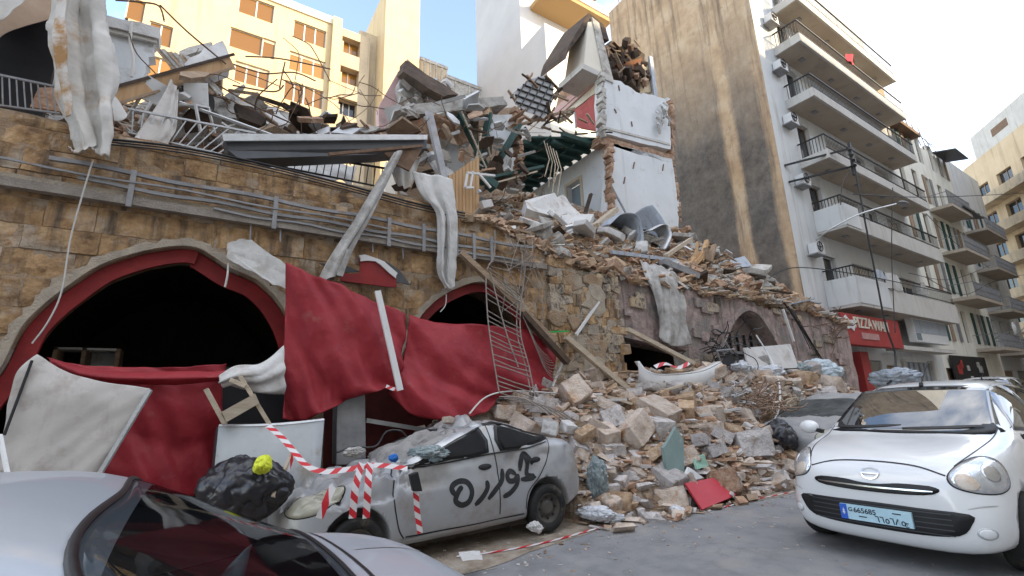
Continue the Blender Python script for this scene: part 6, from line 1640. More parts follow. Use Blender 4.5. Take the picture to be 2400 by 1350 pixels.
# bin bags with a yellow bag
crumple('bin_bag', 578, 1195, 165, m_bag_bl, 'big black bin bag in front of the grey bin', 'bag', Y=5.35, seed=12, sq=(1.15, .8, .8))
crumple('bin_bag', 555, 1125, 80, m_bag_bl, 'knotted neck end of a second black bin bag behind the big one', 'bag', Y=5.75, seed=13, sq=(1, .7, .7))
m_fluo = mat('fluorescent_yellow', [(.55, .62, .02), (.70, .75, .06)], 6, .6, .2, 20)
crumple('yellow_bag', 615, 1106, 52, m_fluo, 'crumpled fluorescent yellow bag on the black bin bags', 'bag', Y=5.0, seed=17, sq=(1.3, .7, .75))
beam_px('striped_stick', (690, 1050), (640, 1165), 5.35, 5.1, .03, .03, m_wood_pale, 'thin stick leaning beside the bin bags with hazard tape tied to it', 'stick')
# ------------------------------------------------------------------ bent bar ladder hanging from the conduits
ld = empty('hanging_bar_ladder', P(1190, 760, Y=7.2), 'twisted ladder of thin reinforcing bars hanging over the small arch', 'bars')
left = [(1160, 540, 7.25), (1158, 600, 7.2), (1140, 640, 7.15), (1143, 740, 7.0), (1155, 830, 6.85), (1170, 920, 6.7)]
right = [(1232, 590, 7.25), (1230, 640, 7.2), (1222, 700, 7.1), (1220, 780, 6.95), (1240, 860, 6.8), (1258, 950, 6.65)]
for pth in (left, right, [(x - 8, y, Y + .03) for x, y, Y in right], [(1150, 640, 7.1), (1170, 720, 7.0), (1190, 790, 6.9), (1215, 860, 6.8)]):
    MB().tube(smooth_path([P(x, y, Y=Y) for x, y, Y in pth], 6), .013, 5).build('bar', m_rebar, ld)
cl_ = smooth_path([P(x, y, Y=Y) for x, y, Y in left], 8); cr_ = smooth_path([P(x, y, Y=Y) for x, y, Y in right], 8)
for k in range(21):
    i = 14 + int(k * 26 / 20)
    MB().tube([cl_[min(i, len(cl_) - 1)], cl_[min(i, len(cl_) - 1)].lerp(cr_[min(i, len(cr_) - 1)], .5) + V((0, 0, random.uniform(-.03, .02))), cr_[min(i, len(cr_) - 1)]], .010, 4).build('rung', m_rebar, ld)
rb = random.Random(3)
for k in range(16):
    a = P(rb.uniform(1150, 1260), rb.uniform(545, 640), Y=7.25); b = P(rb.uniform(1170, 1290), rb.uniform(600, 760), Y=7.15)
    MB().tube(smooth_path([a, a.lerp(b, .5) + V((rb.uniform(-.2, .2), -.1, rb.uniform(-.2, .1))), b], 4), .008, 4).build('loose_wire', m_rebar, ld)
for k in range(9):
    a = P(1225 + 3 * k, 740 + 6 * k, Y=7.0); b = P(1285 + 4 * k, 835 + 5 * k, Y=7.1)
    MB().tube(sag(a, b, .12 + .03 * k, 8), .007, 4).build('loose_wire', m_rebar, ld)
beam_px('diagonal_beam', (1080, 592), (1300, 800), 7.2, 7.15, .12, .1, m_wood, 'long grey beam fallen diagonally across the small arch', 'beam')
beam_px('diagonal_beam', (1225, 735), (1330, 850), 7.1, 7.05, .14, .1, m_wood_dark, 'dark broken beam end continuing beside the small arch', 'beam')
beam_px('green_tube', (1288, 778), (1332, 776), 7.2, 7.2, .03, .03, mat('green_tube', [(.03, .35, .08)], 3), 'short bright green tube on the stone pier', 'tube')
MB().beam(P(1295, 905, Y=7.1), P(1318, 850, Y=7.15), .03).build('white_stick', m_plastic, label='short white stick leaning on the stone pier', cat='stick')
# bent hoop over the wrecked car
MB().tube(smooth_path([P(1100, 970, Y=6.4), P(1140, 930, Y=6.6), P(1200, 917, Y=6.8), P(1300, 922, Y=7.0), P(1420, 940, Y=6.8)], 6), .014, 5).build('bent_hoop', m_cablew, label='thin pale bent hoop arching behind the wrecked car roof', cat='rod')
for k in range(5):
    a = P(1170 + 12 * k, 930 + 4 * k, Y=6.6); b = P(1290 + 20 * k, 975 + 6 * k, Y=6.2)
    MB().tube(smooth_path([a, a.lerp(b, .5) + V((0, 0, .12)), b], 4), .012, 5).build('bent_rod', m_rebar, label='bent steel rod among several behind the car roof', cat='rod', group='bent rods behind the car roof')
# hanging white wire and stubs on the big arch
MB().tube(smooth_path([P(218, 375, Y=7.2), P(195, 450, Y=7.25), P(165, 560, Y=7.3), P(145, 680, Y=7.3), P(115, 750, Y=7.3), P(75, 805, Y=7.3)], 6), .009, 5).build('hanging_wire', m_cablew, label='long pale wire hanging down the wall at the left of the large arch', cat='wire')
MB().tube(smooth_path([P(535, 618, Y=7.35), P(533, 645, Y=7.3), P(527, 673, Y=7.3)], 4), .014, 5).build('wire_stub', m_cablew, label='short pale wire stub hanging at the right of the large arch', cat='wire')
MB().tube(smooth_path([P(1046, 690, Y=7.35), P(1044, 715, Y=7.3), P(1032, 731, Y=7.3)], 4), .009, 5).build('wire_stub', m_cablew, label='short curled wire stub at the left of the small arch', cat='wire')
# ================================================================== cars
def loft(stations, sub=2):
    """stations front to rear: (x, z_bot, w, z_mid, z_belt, w_belt, z_edge, w_edge, z_top) -> smooth closed body mesh, local coords, +x forward"""
    bm = bmesh.new(); rings = []
    for (x, zb, w_, zm, zbe, wb, ze, we, zt) in stations:
        half = [(0, zt), (we * .62, zt - (zt - ze) * .22), (we, ze), (wb, zbe), (w_, zm), (w_ * .985, zb + .14), (w_ * .90, zb), (0, zb)]
        r = [bm.verts.new((x, y, z)) for y, z in half] + [bm.verts.new((x, -y, z)) for y, z in reversed(half[1:-1])]
        rings.append(r)
    n = len(rings[0])
    for a, b in zip(rings, rings[1:]):
        for i in range(n):
            j = (i + 1) % n
            bm.faces.new((a[i], a[j], b[j], b[i]))
    for r in (rings[0], rings[-1]):
        c = bm.verts.new((r[0].co.x, 0, sum(v.co.z for v in r) / n))
        for i in range(n): bm.faces.new((r[i], r[(i + 1) % n], c))
    bmesh.ops.recalc_face_normals(bm, faces=bm.faces)
    me = bpy.data.meshes.new('loft'); bm.to_mesh(me); bm.free()
    o = bpy.data.objects.new('loft', me); COL.objects.link(o)
    md = o.modifiers.new('s', 'SUBSURF'); md.levels = sub; md.render_levels = sub
    dg = bpy.context.evaluated_depsgraph_get()
    me2 = bpy.data.meshes.new_from_object(o.evaluated_get(dg))
    bpy.data.objects.remove(o)
    return me2

def cut(me, cyl):
    """cut wheel wells (x, z, r, y0, y1) out of a body"""
    o = bpy.data.objects.new('b', me); COL.objects.link(o)
    tmp = []
    for (x, z, r, y0, y1) in cyl:
        mb = MB(); n = 28
        ring = [(x + r * math.cos(t), z + r * math.sin(t)) for t in [2 * math.pi * k / n for k in range(n)]]
        mb.prism([(a, y0, b) for a, b in ring], (0, y1 - y0, 0))
        c = bpy.data.objects.new('c', mb.mesh()); COL.objects.link(c); tmp.append(c)
        md = o.modifiers.new('b', 'BOOLEAN'); md.operation = 'DIFFERENCE'; md.object = c; md.solver = 'EXACT'
    dg = bpy.context.evaluated_depsgraph_get()
    me2 = bpy.data.meshes.new_from_object(o.evaluated_get(dg))
    for t in tmp + [o]: bpy.data.objects.remove(t)
    return me2

class Skin:
    def __init__(s, me):
        bm = bmesh.new(); bm.from_mesh(me); s.t = BVHTree.FromBMesh(bm); bm.free()
    def cast(s, p, d):
        h = s.t.ray_cast(V(p), V(d).normalized())
        return h[0], h[1]

def rounded(pts, n=5):
    q = pts + pts[:1]
    out = []
    m = len(pts)
    for i in range(m):
        p0, p1, p2, p3 = (V((*pts[(i + k) % m], 0)) for k in (-1, 0, 1, 2))
        for k in range(n):
            t = k / n
            v = .5 * ((2 * p1) + (p2 - p0) * t + (2 * p0 - 5 * p1 + 4 * p2 - p3) * t * t + (3 * p1 - p0 - 3 * p2 + p3) * t ** 3)
            out.append((v.x, v.y))
    return out

def decal(sk, O, R_, U, D_, outline, off=.004, dome=0.0, rings=6, keep=None, flat=0.0):
    """patch with the given outline (in R,U coordinates about O) thrown along D onto a body and lifted off it"""
    O, R_, U, D_ = V(O), V(R_), V(U), V(D_).normalized()
    cx = sum(p[0] for p in outline) / len(outline); cy = sum(p[1] for p in outline) / len(outline)
    grid = []
    for k in range(rings + 1):
        f = max(.001, 1 - k / rings)
        row = []
        for (a, b) in outline:
            p = O + R_ * (cx + (a - cx) * f) + U * (cy + (b - cy) * f)
            h, n = sk.cast(p - D_ * 3, D_)
            if h is None:
                h, n, _, _ = sk.t.find_nearest(p); 
            if n.dot(D_) > 0: n = -n
            e = off + dome * (1 - f * f)
            row.append(tuple(h + n * e))
        row.append(row[0]); grid.append(row)
    mb = MB(); mb.grid(np.array(grid))
    # skirt back into the body so that the patch has an edge
    c = len(grid[0]); back = [tuple(V(p) + D_ * (off + .012)) for p in grid[0]]
    mb.grid(np.array([grid[0], back]))
    me = mb.mesh()
    bm = bmesh.new(); bm.from_mesh(me); bmesh.ops.remove_doubles(bm, verts=bm.verts, dist=1e-5); bmesh.ops.recalc_face_normals(bm, faces=bm.faces); bm.to_mesh(me); bm.free()
    return me

def stroke(sk, O, R_, U, D_, pts, w_, off=.003, n=6, taper=True):
    """brush stroke / seam of width w_ along pts thrown on the body"""
    O, R_, U, D_ = V(O), V(R_), V(U), V(D_).normalized()
    c = smooth_path([V((a, b, 0)) for a, b in pts], n)
    A = []
    for i, p in enumerate(c):
        t = (c[min(i + 1, len(c) - 1)] - c[max(i - 1, 0)]).normalized(); s_ = V((-t.y, t.x, 0))
        ww = w_ * (.55 + .45 * min(1, min(i, len(c) - 1 - i) / 3)) if taper else w_
        row = []
        for k in (-.5, -.25, 0, .25, .5):
            q = p + s_ * ww * k
            P3 = O + R_ * q.x + U * q.y
            h, nn = sk.cast(P3 - D_ * 3, D_)
            if h is None: h, nn, _, _ = sk.t.find_nearest(P3)
            if nn.dot(D_) > 0: nn = -nn
            row.append(tuple(h + nn * off))
        A.append(row)
    return MB().grid(np.array(A)).mesh()

def place(me, M_):
    me.transform(M_); return me

def carpaint(name, col, stain=None, rough=.28, metal=0.0, coat=1.0):
    m = mat(name, [tuple(c * .96 for c in col), col], 1.5, rough, .0, metal=metal, coat=coat, stain=stain, spec=.5)
    return m
m_tyre = mat('tyre', [(.012, .012, .012), (.02, .02, .02)], 8, .85, .2, 40, stain=((.10, .08, .06), 6, .55, .75))
m_trim = mat('black_trim', [(.010, .010, .011), (.018, .018, .02)], 5, .45, .0)
m_chrome = mat('chrome', [(.62, .62, .63)], 4, .18, .0, metal=1.0)
m_lens = mat('lamp_glass', [(.45, .47, .5), (.72, .74, .77)], 9, .12, .25, 14, metal=.55, coat=1.0, spec=.8)
m_lens_old = mat('yellowed_lamp_glass', [(.33, .32, .25), (.45, .44, .36)], 5, .3, .05, 14, coat=.6)
m_autoglass = glass('car_glass', (.02, .024, .028), .02, .9)
m_autoglass.node_tree.nodes['Principled BSDF'].inputs['IOR'].default_value = 2.1

def wheel(parent, c, r, w_, M_, side, rimm):
    """side = +1/-1 : outward y"""
    t = empty('wheel', (M_ @ V(c)), None)
    t.parent = parent; t.location = (M_ @ V(c)) - wloc(parent)
    def lathe(prof, m, name):
        mb = MB(); n = 36
        A = np.array([[tuple(M_ @ V((c[0] + rr * math.cos(a), c[1] + side * yy, c[2] + rr * math.sin(a)))) for a in np.linspace(0, 2 * math.pi, n + 1)] for rr, yy in prof])
        mb.grid(A); me = mb.mesh(); bm = bmesh.new(); bm.from_mesh(me); bmesh.ops.remove_doubles(bm, verts=bm.verts, dist=1e-5); bm.to_mesh(me); bm.free()
        return link(name, me, m, t, smooth=True)
    lathe([(r * .62, -w_ / 2), (r * .93, -w_ / 2), (r, -w_ * .35), (r, w_ * .35), (r * .94, w_ / 2), (r * .66, w_ / 2), (r * .62, w_ * .38)], m_tyre, 'tyre')
    lathe([(r * .63, w_ * .42), (r * .58, w_ * .44), (r * .5, w_ * .22), (r * .34, w_ * .2), (r * .3, w_ * .34), (r * .16, w_ * .36), (r * .001, w_ * .36)], rimm, 'rim')
    for k in range(8):
        a = k * math.pi / 4
        q = V((c[0] + r * .43 * math.cos(a), c[1] + side * w_ * .225, c[2] + r * .43 * math.sin(a)))
        mb = MB(); mb.tube([M_ @ q, M_ @ (q + V((0, side * .01, 0)))], r * .055, 8); mb.build('rim_hole', m_trim, t)
    return t

# ---------------------------------------------------------------- white hatchback
HB = [(1.885, .26, .42, .46, .58, .38, .62, .30, .64), (1.84, .155, .66, .42, .66, .56, .71, .46, .74), (1.70, .15, .78, .46, .77, .70, .81, .58, .845), (1.42, .15, .828, .52, .86, .775, .895, .66, .935),
      (1.10, .18, .838, .55, .915, .80, .945, .71, .985), (.90, .18, .838, .55, .945, .80, .985, .72, 1.025), (.30, .18, .838, .55, .99, .80, 1.385, .585, 1.435), (-.05, .18, .838, .55, 1.0, .80, 1.44, .59, 1.495), (-.45, .18, .838, .55, 1.005, .80, 1.455, .59, 1.515),
      (-1.0, .18, .838, .55, 1.01, .80, 1.43, .585, 1.49), (-1.45, .18, .835, .55, 1.02, .79, 1.35, .55, 1.41), (-1.70, .2, .80, .55, .98, .74, 1.12, .6, 1.17), (-1.84, .24, .73, .55, .85, .66, .92, .55, .95), (-1.88, .3, .5, .55, .75, .5, .78, .4, .8)]
def hatchback(loc, yaw, scale, paint, label, text_=True, group=None):
    t = empty('hatchback_car', loc, label, 'car', group)
    M_ = Matrix.Translation(V(loc)) @ Matrix.Rotation(yaw, 4, 'Z') @ Matrix.Scale(scale, 4)
    me = loft(HB); sk = Skin(me)
    me = cut(me, [(x, .30, .335, s * .55, s * 1.2) for x in (1.22, -1.22) for s in (-1, 1)])
    link('body', place(me, M_), paint, t, smooth=True)
    o = t.children[-1]
    def add(name, me_, m, par=None, sm_=True, lab=None):
        return link(name, place(me_, M_), m, par or t, lab, smooth=sm_)
    FR = ((0, 0, 0), (0, 1, 0), (0, 0, 1), (-1, 0, 0))     # front projection: right = +y (car's left), up = z
    fr = lambda pts, **k: decal(sk, *FR, pts, **k)
    # windscreen with black border
    ws = [(-.69, 1.03), (-.3, 1.015), (0, 1.01), (.3, 1.015), (.69, 1.03), (.64, 1.22), (.555, 1.40), (.27, 1.425), (0, 1.43), (-.27, 1.425), (-.555, 1.40), (-.64, 1.22)]
    add('windscreen_seal', fr(rounded([(a * 1.02, (b - 1.24) * 1.05 + 1.24) for a, b in ws], 4), off=.003, rings=8), m_trim)
    # windscreen: a smooth curved pane fitted to the body
    pts_ = []
    for z_ in np.linspace(1.06, 1.38, 9):
        for y_ in np.linspace(-.5, .5, 11):
            h, n_ = sk.cast((3, y_, z_), (-1, 0, 0)); pts_.append((h.x, y_, z_))
    q_ = np.array(pts_); B_ = np.stack([np.ones(len(q_)), q_[:, 2], q_[:, 1] ** 2, q_[:, 2] ** 2, q_[:, 1] ** 4], 1); co_ = np.linalg.lstsq(B_, q_[:, 0], rcond=None)[0]
    resid = float(np.max(q_[:, 0] - B_ @ co_))
    gr_ = []
    for k in range(13):
        t_ = k / 12; wv = (.685 + (.55 - .685) * t_) ; row = []
        for j in range(25):
            y_ = wv * (j / 12 - 1); zz_ = (1.015 + .012 * (y_ / .6) ** 2) * (1 - t_) + (1.432 - .03 * (y_ / .55) ** 2) * t_
            row.append((float(np.dot(co_, (1, zz_, y_ ** 2, zz_ ** 2, y_ ** 4))) + resid + .012, y_, zz_))
        gr_.append(row)
    o = add('windscreen', MB().grid(np.array(gr_)).mesh(), m_autoglass)
    o.modifiers.new('t', 'SOLIDIFY').thickness = .006
    # wipers
    for s0, s1 in (((-.6, 1.035), (-.02, 1.06)), ((.0, 1.03), (.58, 1.06))):
        add('wiper', stroke(sk, *FR, [s0, ((s0[0] + s1[0]) / 2, 1.04), s1], .022, .016, 5), m_trim)
    # bonnet shut line, upper grille, emblem
    add('bonnet_seam', stroke(sk, *FR, [(-.50, .735), (-.3, .79), (0, .805), (.3, .79), (.50, .735)], .010, .002, 6, False), m_trim)
    for s in (-1, 1):
        add('bonnet_seam', stroke(sk, *FR, [(s * .54, .80), (s * .62, .90), (s * .655, .99), (s * .66, 1.05)], .009, .002, 6, False), m_trim)
    gr = [(-.46, .625), (-.40, .655), (-.2, .655), (-.1, .64), (0, .635), (.1, .64), (.2, .655), (.40, .655), (.46, .625), (.36, .585), (0, .57), (-.36, .585)]
    add('upper_grille', fr(rounded(gr, 3), off=.006), m_trim)
    add('grille_bar', stroke(sk, *FR, [(-.42, .617), (-.2, .612), (0, .608), (.2, .612), (.42, .617)], .012, .014, 6), m_chrome)
    ring = [(.062 * math.cos(a), .712 + .044 * math.sin(a)) for a in np.linspace(0, 2 * math.pi, 25)]
    add('emblem', stroke(sk, *FR, ring, .011, .012, 1, False), m_chrome)
    add('emblem', stroke(sk, *FR, [(-.07, .712), (.07, .712)], .016, .014, 4, False), m_chrome)
    lg = [(-.60, .475), (-.3, .485), (0, .488), (.3, .485), (.60, .475), (.60, .40), (.52, .315), (.3, .285), (0, .28), (-.3, .285), (-.52, .315), (-.60, .40)]
    add('lower_grille', fr(rounded(lg, 3), off=.006), m_trim)
    for k in range(5):
        z_ = .31 + .038 * k
        add('grille_slat', stroke(sk, *FR, [(-.5, z_), (0, z_ - .005), (.5, z_)], .008, .012, 6, False), m_canopy)
    # number plate
    mbp = MB(); xp = 1.915; mbp.box((xp - .03, -.26, .325), (xp, .26, .445)); mbp.build
    pl = link('number_plate', place(mbp.mesh(), M_), mat('plate_blue', [(.42, .62, .72), (.48, .68, .77)], 5, .4), t)
    mbp = MB(); mbp.box((xp, -.26, .325), (xp + .003, -.205, .445)); pl2 = link('plate_band', place(mbp.mesh(), M_), mat('plate_band', [(.03, .12, .55)], 5, .4), pl)
    if text_:
        R4 = M_.to_3x3()
        m_ink = mat('plate_ink', [(.01, .015, .03)], 5, .6)
        def tx(s, size, y, z, al='LEFT'):
            oo = text(s, size, m_ink, pl, M_ @ V((xp + .002, y, z)), R4 @ V((0, 1, 0)), R4 @ V((0, 0, 1)), .001, 'plate_number', al, .0008)
            return oo
        tx('G', .05, -.195, .392); tx('665685', .062, -.155, .388); tx('\u0666\u0666\u0665\u0666\u0668\u0665', .075, .0, .336); tx('\u062c', .05, .205, .345)
        for y_, z_ in ((-.12, .355), (.13, .415)):
            mbp = MB(); mbp.box((xp, y_, z_), (xp + .002, y_ + .06, z_ + .008)); link('plate_number', place(mbp.mesh(), M_), m_ink, pl)
        mbp = MB(); mbp.prism([(xp + .003, -.232 + .02 * a, .385 + .03 * b) for a, b in ((0, 1), (.45, .2), (.2, .2), (.6, -.4), (.15, -.4), (.15, -.8), (-.15, -.8), (-.15, -.4), (-.6, -.4), (-.2, .2), (-.45, .2))], (.001, 0, 0))
        link('plate_emblem', place(mbp.mesh(), M_), m_plastic, pl2)
    # lamps: thrown on the rounded corners
    for s in (-1, 1):
        D_ = V((-1, -s * .75, -.18)).normalized(); Rr = V((0, 0, 1)).cross(-D_).normalized(); Uu = (-D_).cross(Rr).normalized()
        O = V((1.62, s * .655, .725))
        k = 1 if s > 0 else -1
        out_ = rounded([(-.20, -.075), (-.21, .0), (-.10, .085), (.06, .145), (.17, .13), (.215, .05), (.19, -.06), (.08, -.115), (-.08, -.115)] if k > 0 else [(.20, -.075), (.21, .0), (.10, .085), (-.06, .145), (-.17, .13), (-.215, .05), (-.19, -.06), (-.08, -.115), (.08, -.115)], 4)
        rim_ = add('headlight', decal(sk, O, Rr, Uu, D_, [(a * 1.05, b * 1.07) for a, b in out_], off=.003, rings=3), m_trim)
        add('lens', decal(sk, O, Rr, Uu, D_, out_, off=.007, dome=.018), m_lens, rim_)
        el = [(-k * .115 + .075 * math.cos(a), -.045 + .06 * math.sin(a)) for a in np.linspace(0, 2 * math.pi, 20)[:-1]]
        add('indicator', decal(sk, O, Rr, Uu, D_, el, off=.018, dome=.008), mat('indicator_glass', [(.50, .38, .28), (.60, .55, .50)], 12, .15, .2, 30, coat=1), rim_)
        el = [(k * .06 + .062 * math.cos(a), .02 + .062 * math.sin(a)) for a in np.linspace(0, 2 * math.pi, 20)[:-1]]
        add('reflector', decal(sk, O, Rr, Uu, D_, el, off=.026, dome=.006), m_chrome, rim_)
        # fog lamp
        D2 = V((-1, -s * .45, 0)).normalized(); R2 = V((0, 0, 1)).cross(-D2).normalized()
        O2 = V((1.76, s * .655, .345))
        el = [(.062 * math.cos(a), .042 * math.sin(a)) for a in np.linspace(0, 2 * math.pi, 24)[:-1]]
        fg = add('fog_lamp', decal(sk, O2, R2, (0, 0, 1), D2, el, off=.003), m_galv)
        add('lens', decal(sk, O2, R2, (0, 0, 1), D2, [(a * .82, b * .8) for a, b in el], off=.007, dome=.006), paint, fg)
        # bumper crease
        add('bumper_crease', stroke(sk, (1.6, 0, 0), (0, 1, 0), (0, 0, 1), (-1, 0, 0), [(s * .60, .51), (s * .68, .53), (s * .74, .535)], .010, .002, 5), m_galv)
        # mirror
        mr = empty('mirror', M_ @ V((.78, s * .93, 1.03)), None); mr.parent = t; mr.location = (M_ @ V((.78, s * .93, 1.03))) - wloc(t)
        bm = bmesh.new(); bmesh.ops.create_icosphere(bm, subdivisions=3, radius=1)
        for v in bm.verts: v.co = V((.80 + v.co.x * .07, s * .94 + v.co.y * .105, 1.03 + v.co.z * .075))
        mm_ = bpy.data.meshes.new('m'); bm.to_mesh(mm_); bm.free(); link('mirror_shell', place(mm_, M_), paint, mr, smooth=True)
        mb = MB(); mb.beam((.80, s * .80, .98), (.80, s * .9, 1.01), .06, .04); link('mirror_arm', place(mb.mesh(), M_), m_trim, mr)
        # side windows
        SDp = ((0, s * .7, 0), (1, 0, 0), (0, 0, 1), (0, -s, 0))
        for out2 in ([(.62, 1.02), (.62, 1.08), (.30, 1.33), (.12, 1.38), (-.12, 1.39), (-.12, 1.03)], [(-.20, 1.03), (-.20, 1.395), (-.6, 1.40), (-1.0, 1.37), (-1.12, 1.2), (-1.1, 1.05)]):
            add('side_window_panel', decal(sk, *SDp, rounded(out2, 4), off=.005, rings=5), m_autoglass)
        add('door_seam', stroke(sk, *SDp, [(.62, 1.0), (.72, .7), (.66, .35), (.6, .28)], .009, .002, 5, False), m_trim)
        add('door_seam', stroke(sk, *SDp, [(-.16, 1.0), (-.16, .6), (-.18, .28)], .009, .002, 5, False), m_trim)
        for x in (1.22, -1.22):
            wheel(t, (x, s * .735, .295), .295, .19, M_, s, m_galv)
    mb = MB(); mb.tube([(.18, 0, 1.44), (.16, 0, 1.475)], .02, 8); mb.tube([(.17, 0, 1.46), (-.22, .0, 1.72)], .006, 5); link('aerial', place(mb.mesh(), M_), m_trim, t)
    for s in (-1, 1):
        add('roof_seam', stroke(sk, (0, 0, 0), (1, 0, 0), (0, 1, 0), (0, 0, -1), [(.30, s * .50), (-.2, s * .52), (-1.0, s * .50)], .012, .002, 5, False), m_galv)
    return t
m_whitepaint = carpaint('white_car_paint', (.72, .73, .74), ((.64, .63, .61), 3, .55, .8))
WH = hatchback((7.50, 2.18, 0), math.pi, 1.1, m_whitepaint, 'white small hatchback facing the viewer on the road at the right')
# ---------------------------------------------------------------- wrecked silver hatchback (front to the left)
WR = [(1.80, .34, .42, .5, .62, .40, .66, .32, .68), (1.74, .24, .64, .5, .70, .58, .75, .48, .78), (1.56, .2, .78, .52, .80, .71, .85, .58, .89), (1.2, .15, .82, .55, .87, .77, .92, .66, .97),
      (.85, .15, .82, .55, .92, .78, .96, .70, 1.0), (.70, .15, .82, .56, .93, .78, .97, .70, 1.02), (-.05, .15, .825, .56, .94, .79, 1.25, .60, 1.30), (-.45, .15, .825, .56, .96, .79, 1.36, .60, 1.40), (-.62, .15, .825, .56, .98, .79, 1.37, .60, 1.41),
      (-1.0, .15, .82, .56, 1.0, .78, 1.22, .60, 1.19), (-1.40, .15, .82, .56, 1.0, .77, 1.11, .58, 1.05), (-1.64, .24, .79, .56, .98, .72, 1.06, .6, 1.06), (-1.78, .28, .72, .56, .84, .66, .9, .55, .92), (-1.82, .34, .5, .56, .74, .5, .78, .4, .8)]
m_silver = carpaint('dusty_silver_paint', (.36, .37, .385), ((.27, .24, .21), 2.2, .48, .70), .42, .25, .3)
m_darkrim = mat('dirty_steel_rim', [(.04, .037, .033), (.10, .09, .08)], 6, .7, .1)
m_spray = mat('black_spray', [(.012, .012, .013), (.03, .03, .032)], 9, .75, .0)
m_dusty = mat('dust_covered_glass', [(.22, .215, .205), (.33, .32, .31)], 3, .85, .3, 30, stain=((.14, .13, .12), 3, .55, .7))
def wreck(loc, yaw, label, paint, graffiti=True, scale=1.0, wsm=None, dent=1.0):
    t = empty('wrecked_car', loc, label, 'car')
    M_ = Matrix.Translation(V(loc)) @ Matrix.Rotation(yaw, 4, 'Z') @ Matrix.Rotation(math.radians(1.2), 4, 'Y') @ Matrix.Scale(scale, 4)
    me = loft(WR, 3)
    for v in me.vertices:                       # dents
        c = v.co; c0_ = c.copy()
        k = sm(.95, 1.2, c.z) * (1 - .85 * sm(.50, .60, abs(c.y)))
        c.z += k * (.07 * noise.noise(V((c.x * 2.3, c.y * 2.3, 1))) + .04 * noise.noise(V((c.x * 6, c.y * 6, 4))))
        c.y += .018 * noise.noise(V((c.x * 2.2, c.z * 2.6, 9))) + .03 * sm(.78, .9, c.z) * (1 - sm(1.0, 1.1, c.z)) * noise.noise(V((c.x * 5, 0, 2)))
        rg = (1 - abs(noise.noise(V((c.x * 3.1, c.y * 3.1, c.z * 2 + 5))))) ** 6 + .6 * (1 - abs(noise.noise(V((c.x * 6.3, c.y * 5.1, c.z * 4 + 2))))) ** 8
        c.z -= k * .14 * rg
        if c.z > .6: c.y *= 1 - .035 * rg * sm(.6, .85, c.z) * (1 - sm(.92, .98, c.z))
        if c.x > .6: c.z -= (.12 * rg + .06 * sm(.7, 1.3, c.x)) * sm(.6, .85, c.z)
        if c.x > .9: c.z += .03 * noise.noise(V((c.x * 3, c.y * 3, 8)))
        # crease along the front door top
        if .1 < c.x < .75 and .72 < c.z < .95: c.y *= 1 - .05 * math.sin((c.x - .1) / .65 * math.pi)
        v.co = c0_.lerp(c, dent)
    sk = Skin(me)
    near = 1 if abs(yaw) > 1 else -1          # which local side faces the road (world -Y)
    me = cut(me, [(x, .31, .325, s * .5, s * 1.2) for x in (1.14, -1.16) for s in (-1, 1)])
    link('body', place(me, M_), paint, t, smooth=True)
    def add(name, me_, m, par=None, lab=None): return link(name, place(me_, M_), m, par or t, lab, smooth=True)
    FR = ((0, 0, 0), (0, 1, 0), (0, 0, 1), (-1, 0, 0))
    TOP = ((0, 0, 0), (1, 0, 0), (0, 1, 0), (0, 0, -1))
    add('windscreen', decal(sk, *TOP, rounded([(.66, -.6), (.70, 0), (.66, .6), (.3, .58), (-.06, .5), (-.08, 0), (-.06, -.5), (.3, -.58)], 4), off=.012, rings=14), wsm or m_dusty, lab='caved in dust covered windscreen')
    for s in (near, -near):
        SP = ((0, s * .7, 0), (1, 0, 0), (0, 0, 1), (0, -s, 0))
        fw = [(.54, .945), (.40, 1.01), (.15, 1.09), (-.12, 1.18), (-.31, 1.25), (-.35, 1.25), (-.37, .995), (.1, .965)]
        rw = [(-.52, .995), (-.52, 1.25), (-.62, 1.27), (-.9, 1.18), (-1.12, 1.10), (-1.25, 1.08), (-1.28, 1.06), (-1.0, 1.02)]
        for o_, nm in ((fw, 'side_window_panel'), (rw, 'side_window_panel')):
            add('window_seal', decal(sk, *SP, rounded(o_, 2), off=.010, rings=8), m_trim)
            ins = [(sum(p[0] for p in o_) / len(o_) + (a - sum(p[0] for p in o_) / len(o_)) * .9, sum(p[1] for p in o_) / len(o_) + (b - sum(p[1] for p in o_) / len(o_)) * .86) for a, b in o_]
            add(nm, decal(sk, *SP, rounded(ins, 2), off=.018, rings=9), m_painted_void)  # near-black panels paint the dark inside of the open windows
        # bright bent frames
        add('pillar_trim', stroke(sk, *SP, [(.62, .955), (.35, 1.05), (0, 1.18), (-.36, 1.29)], .045, .022, 6), m_galv)
        add('roof_edge', stroke(sk, *SP, [(-.4, 1.30), (-.65, 1.30), (-1.0, 1.18), (-1.32, 1.08)], .028, .012, 6), m_trim)
        add('belt_trim', stroke(sk, *SP, [(.6, .925), (.2, .94), (-.38, .975), (-.9, .99), (-1.25, 1.03)], .018, .012, 6), m_trim)
        for pts in ([(.74, .93), (.78, .7), (.74, .4), (.68, .28)], [(-.43, 1.3), (-.44, 1.0), (-.46, .7), (-.46, .32)], [(-1.30, 1.08), (-1.24, .9), (-1.05, .66), (-.86, .5), (-.82, .32)], [(.66, .29), (0, .27), (-.8, .27)]):
            add('door_seam', stroke(sk, *SP, pts, .013, .003, 6, False), m_trim)
        add('sill', stroke(sk, *SP, [(.70, .25), (0, .235), (-.80, .24)], .07, .012, 6), paint)
        for x in (-.30, -1.02):
            add('door_handle', decal(sk, *SP, [(x + .085 * math.cos(a), .845 + .034 * math.sin(a)) for a in np.linspace(0, 2 * math.pi, 18)[:-1]], off=.006, dome=.012), m_spray if s == near else paint)
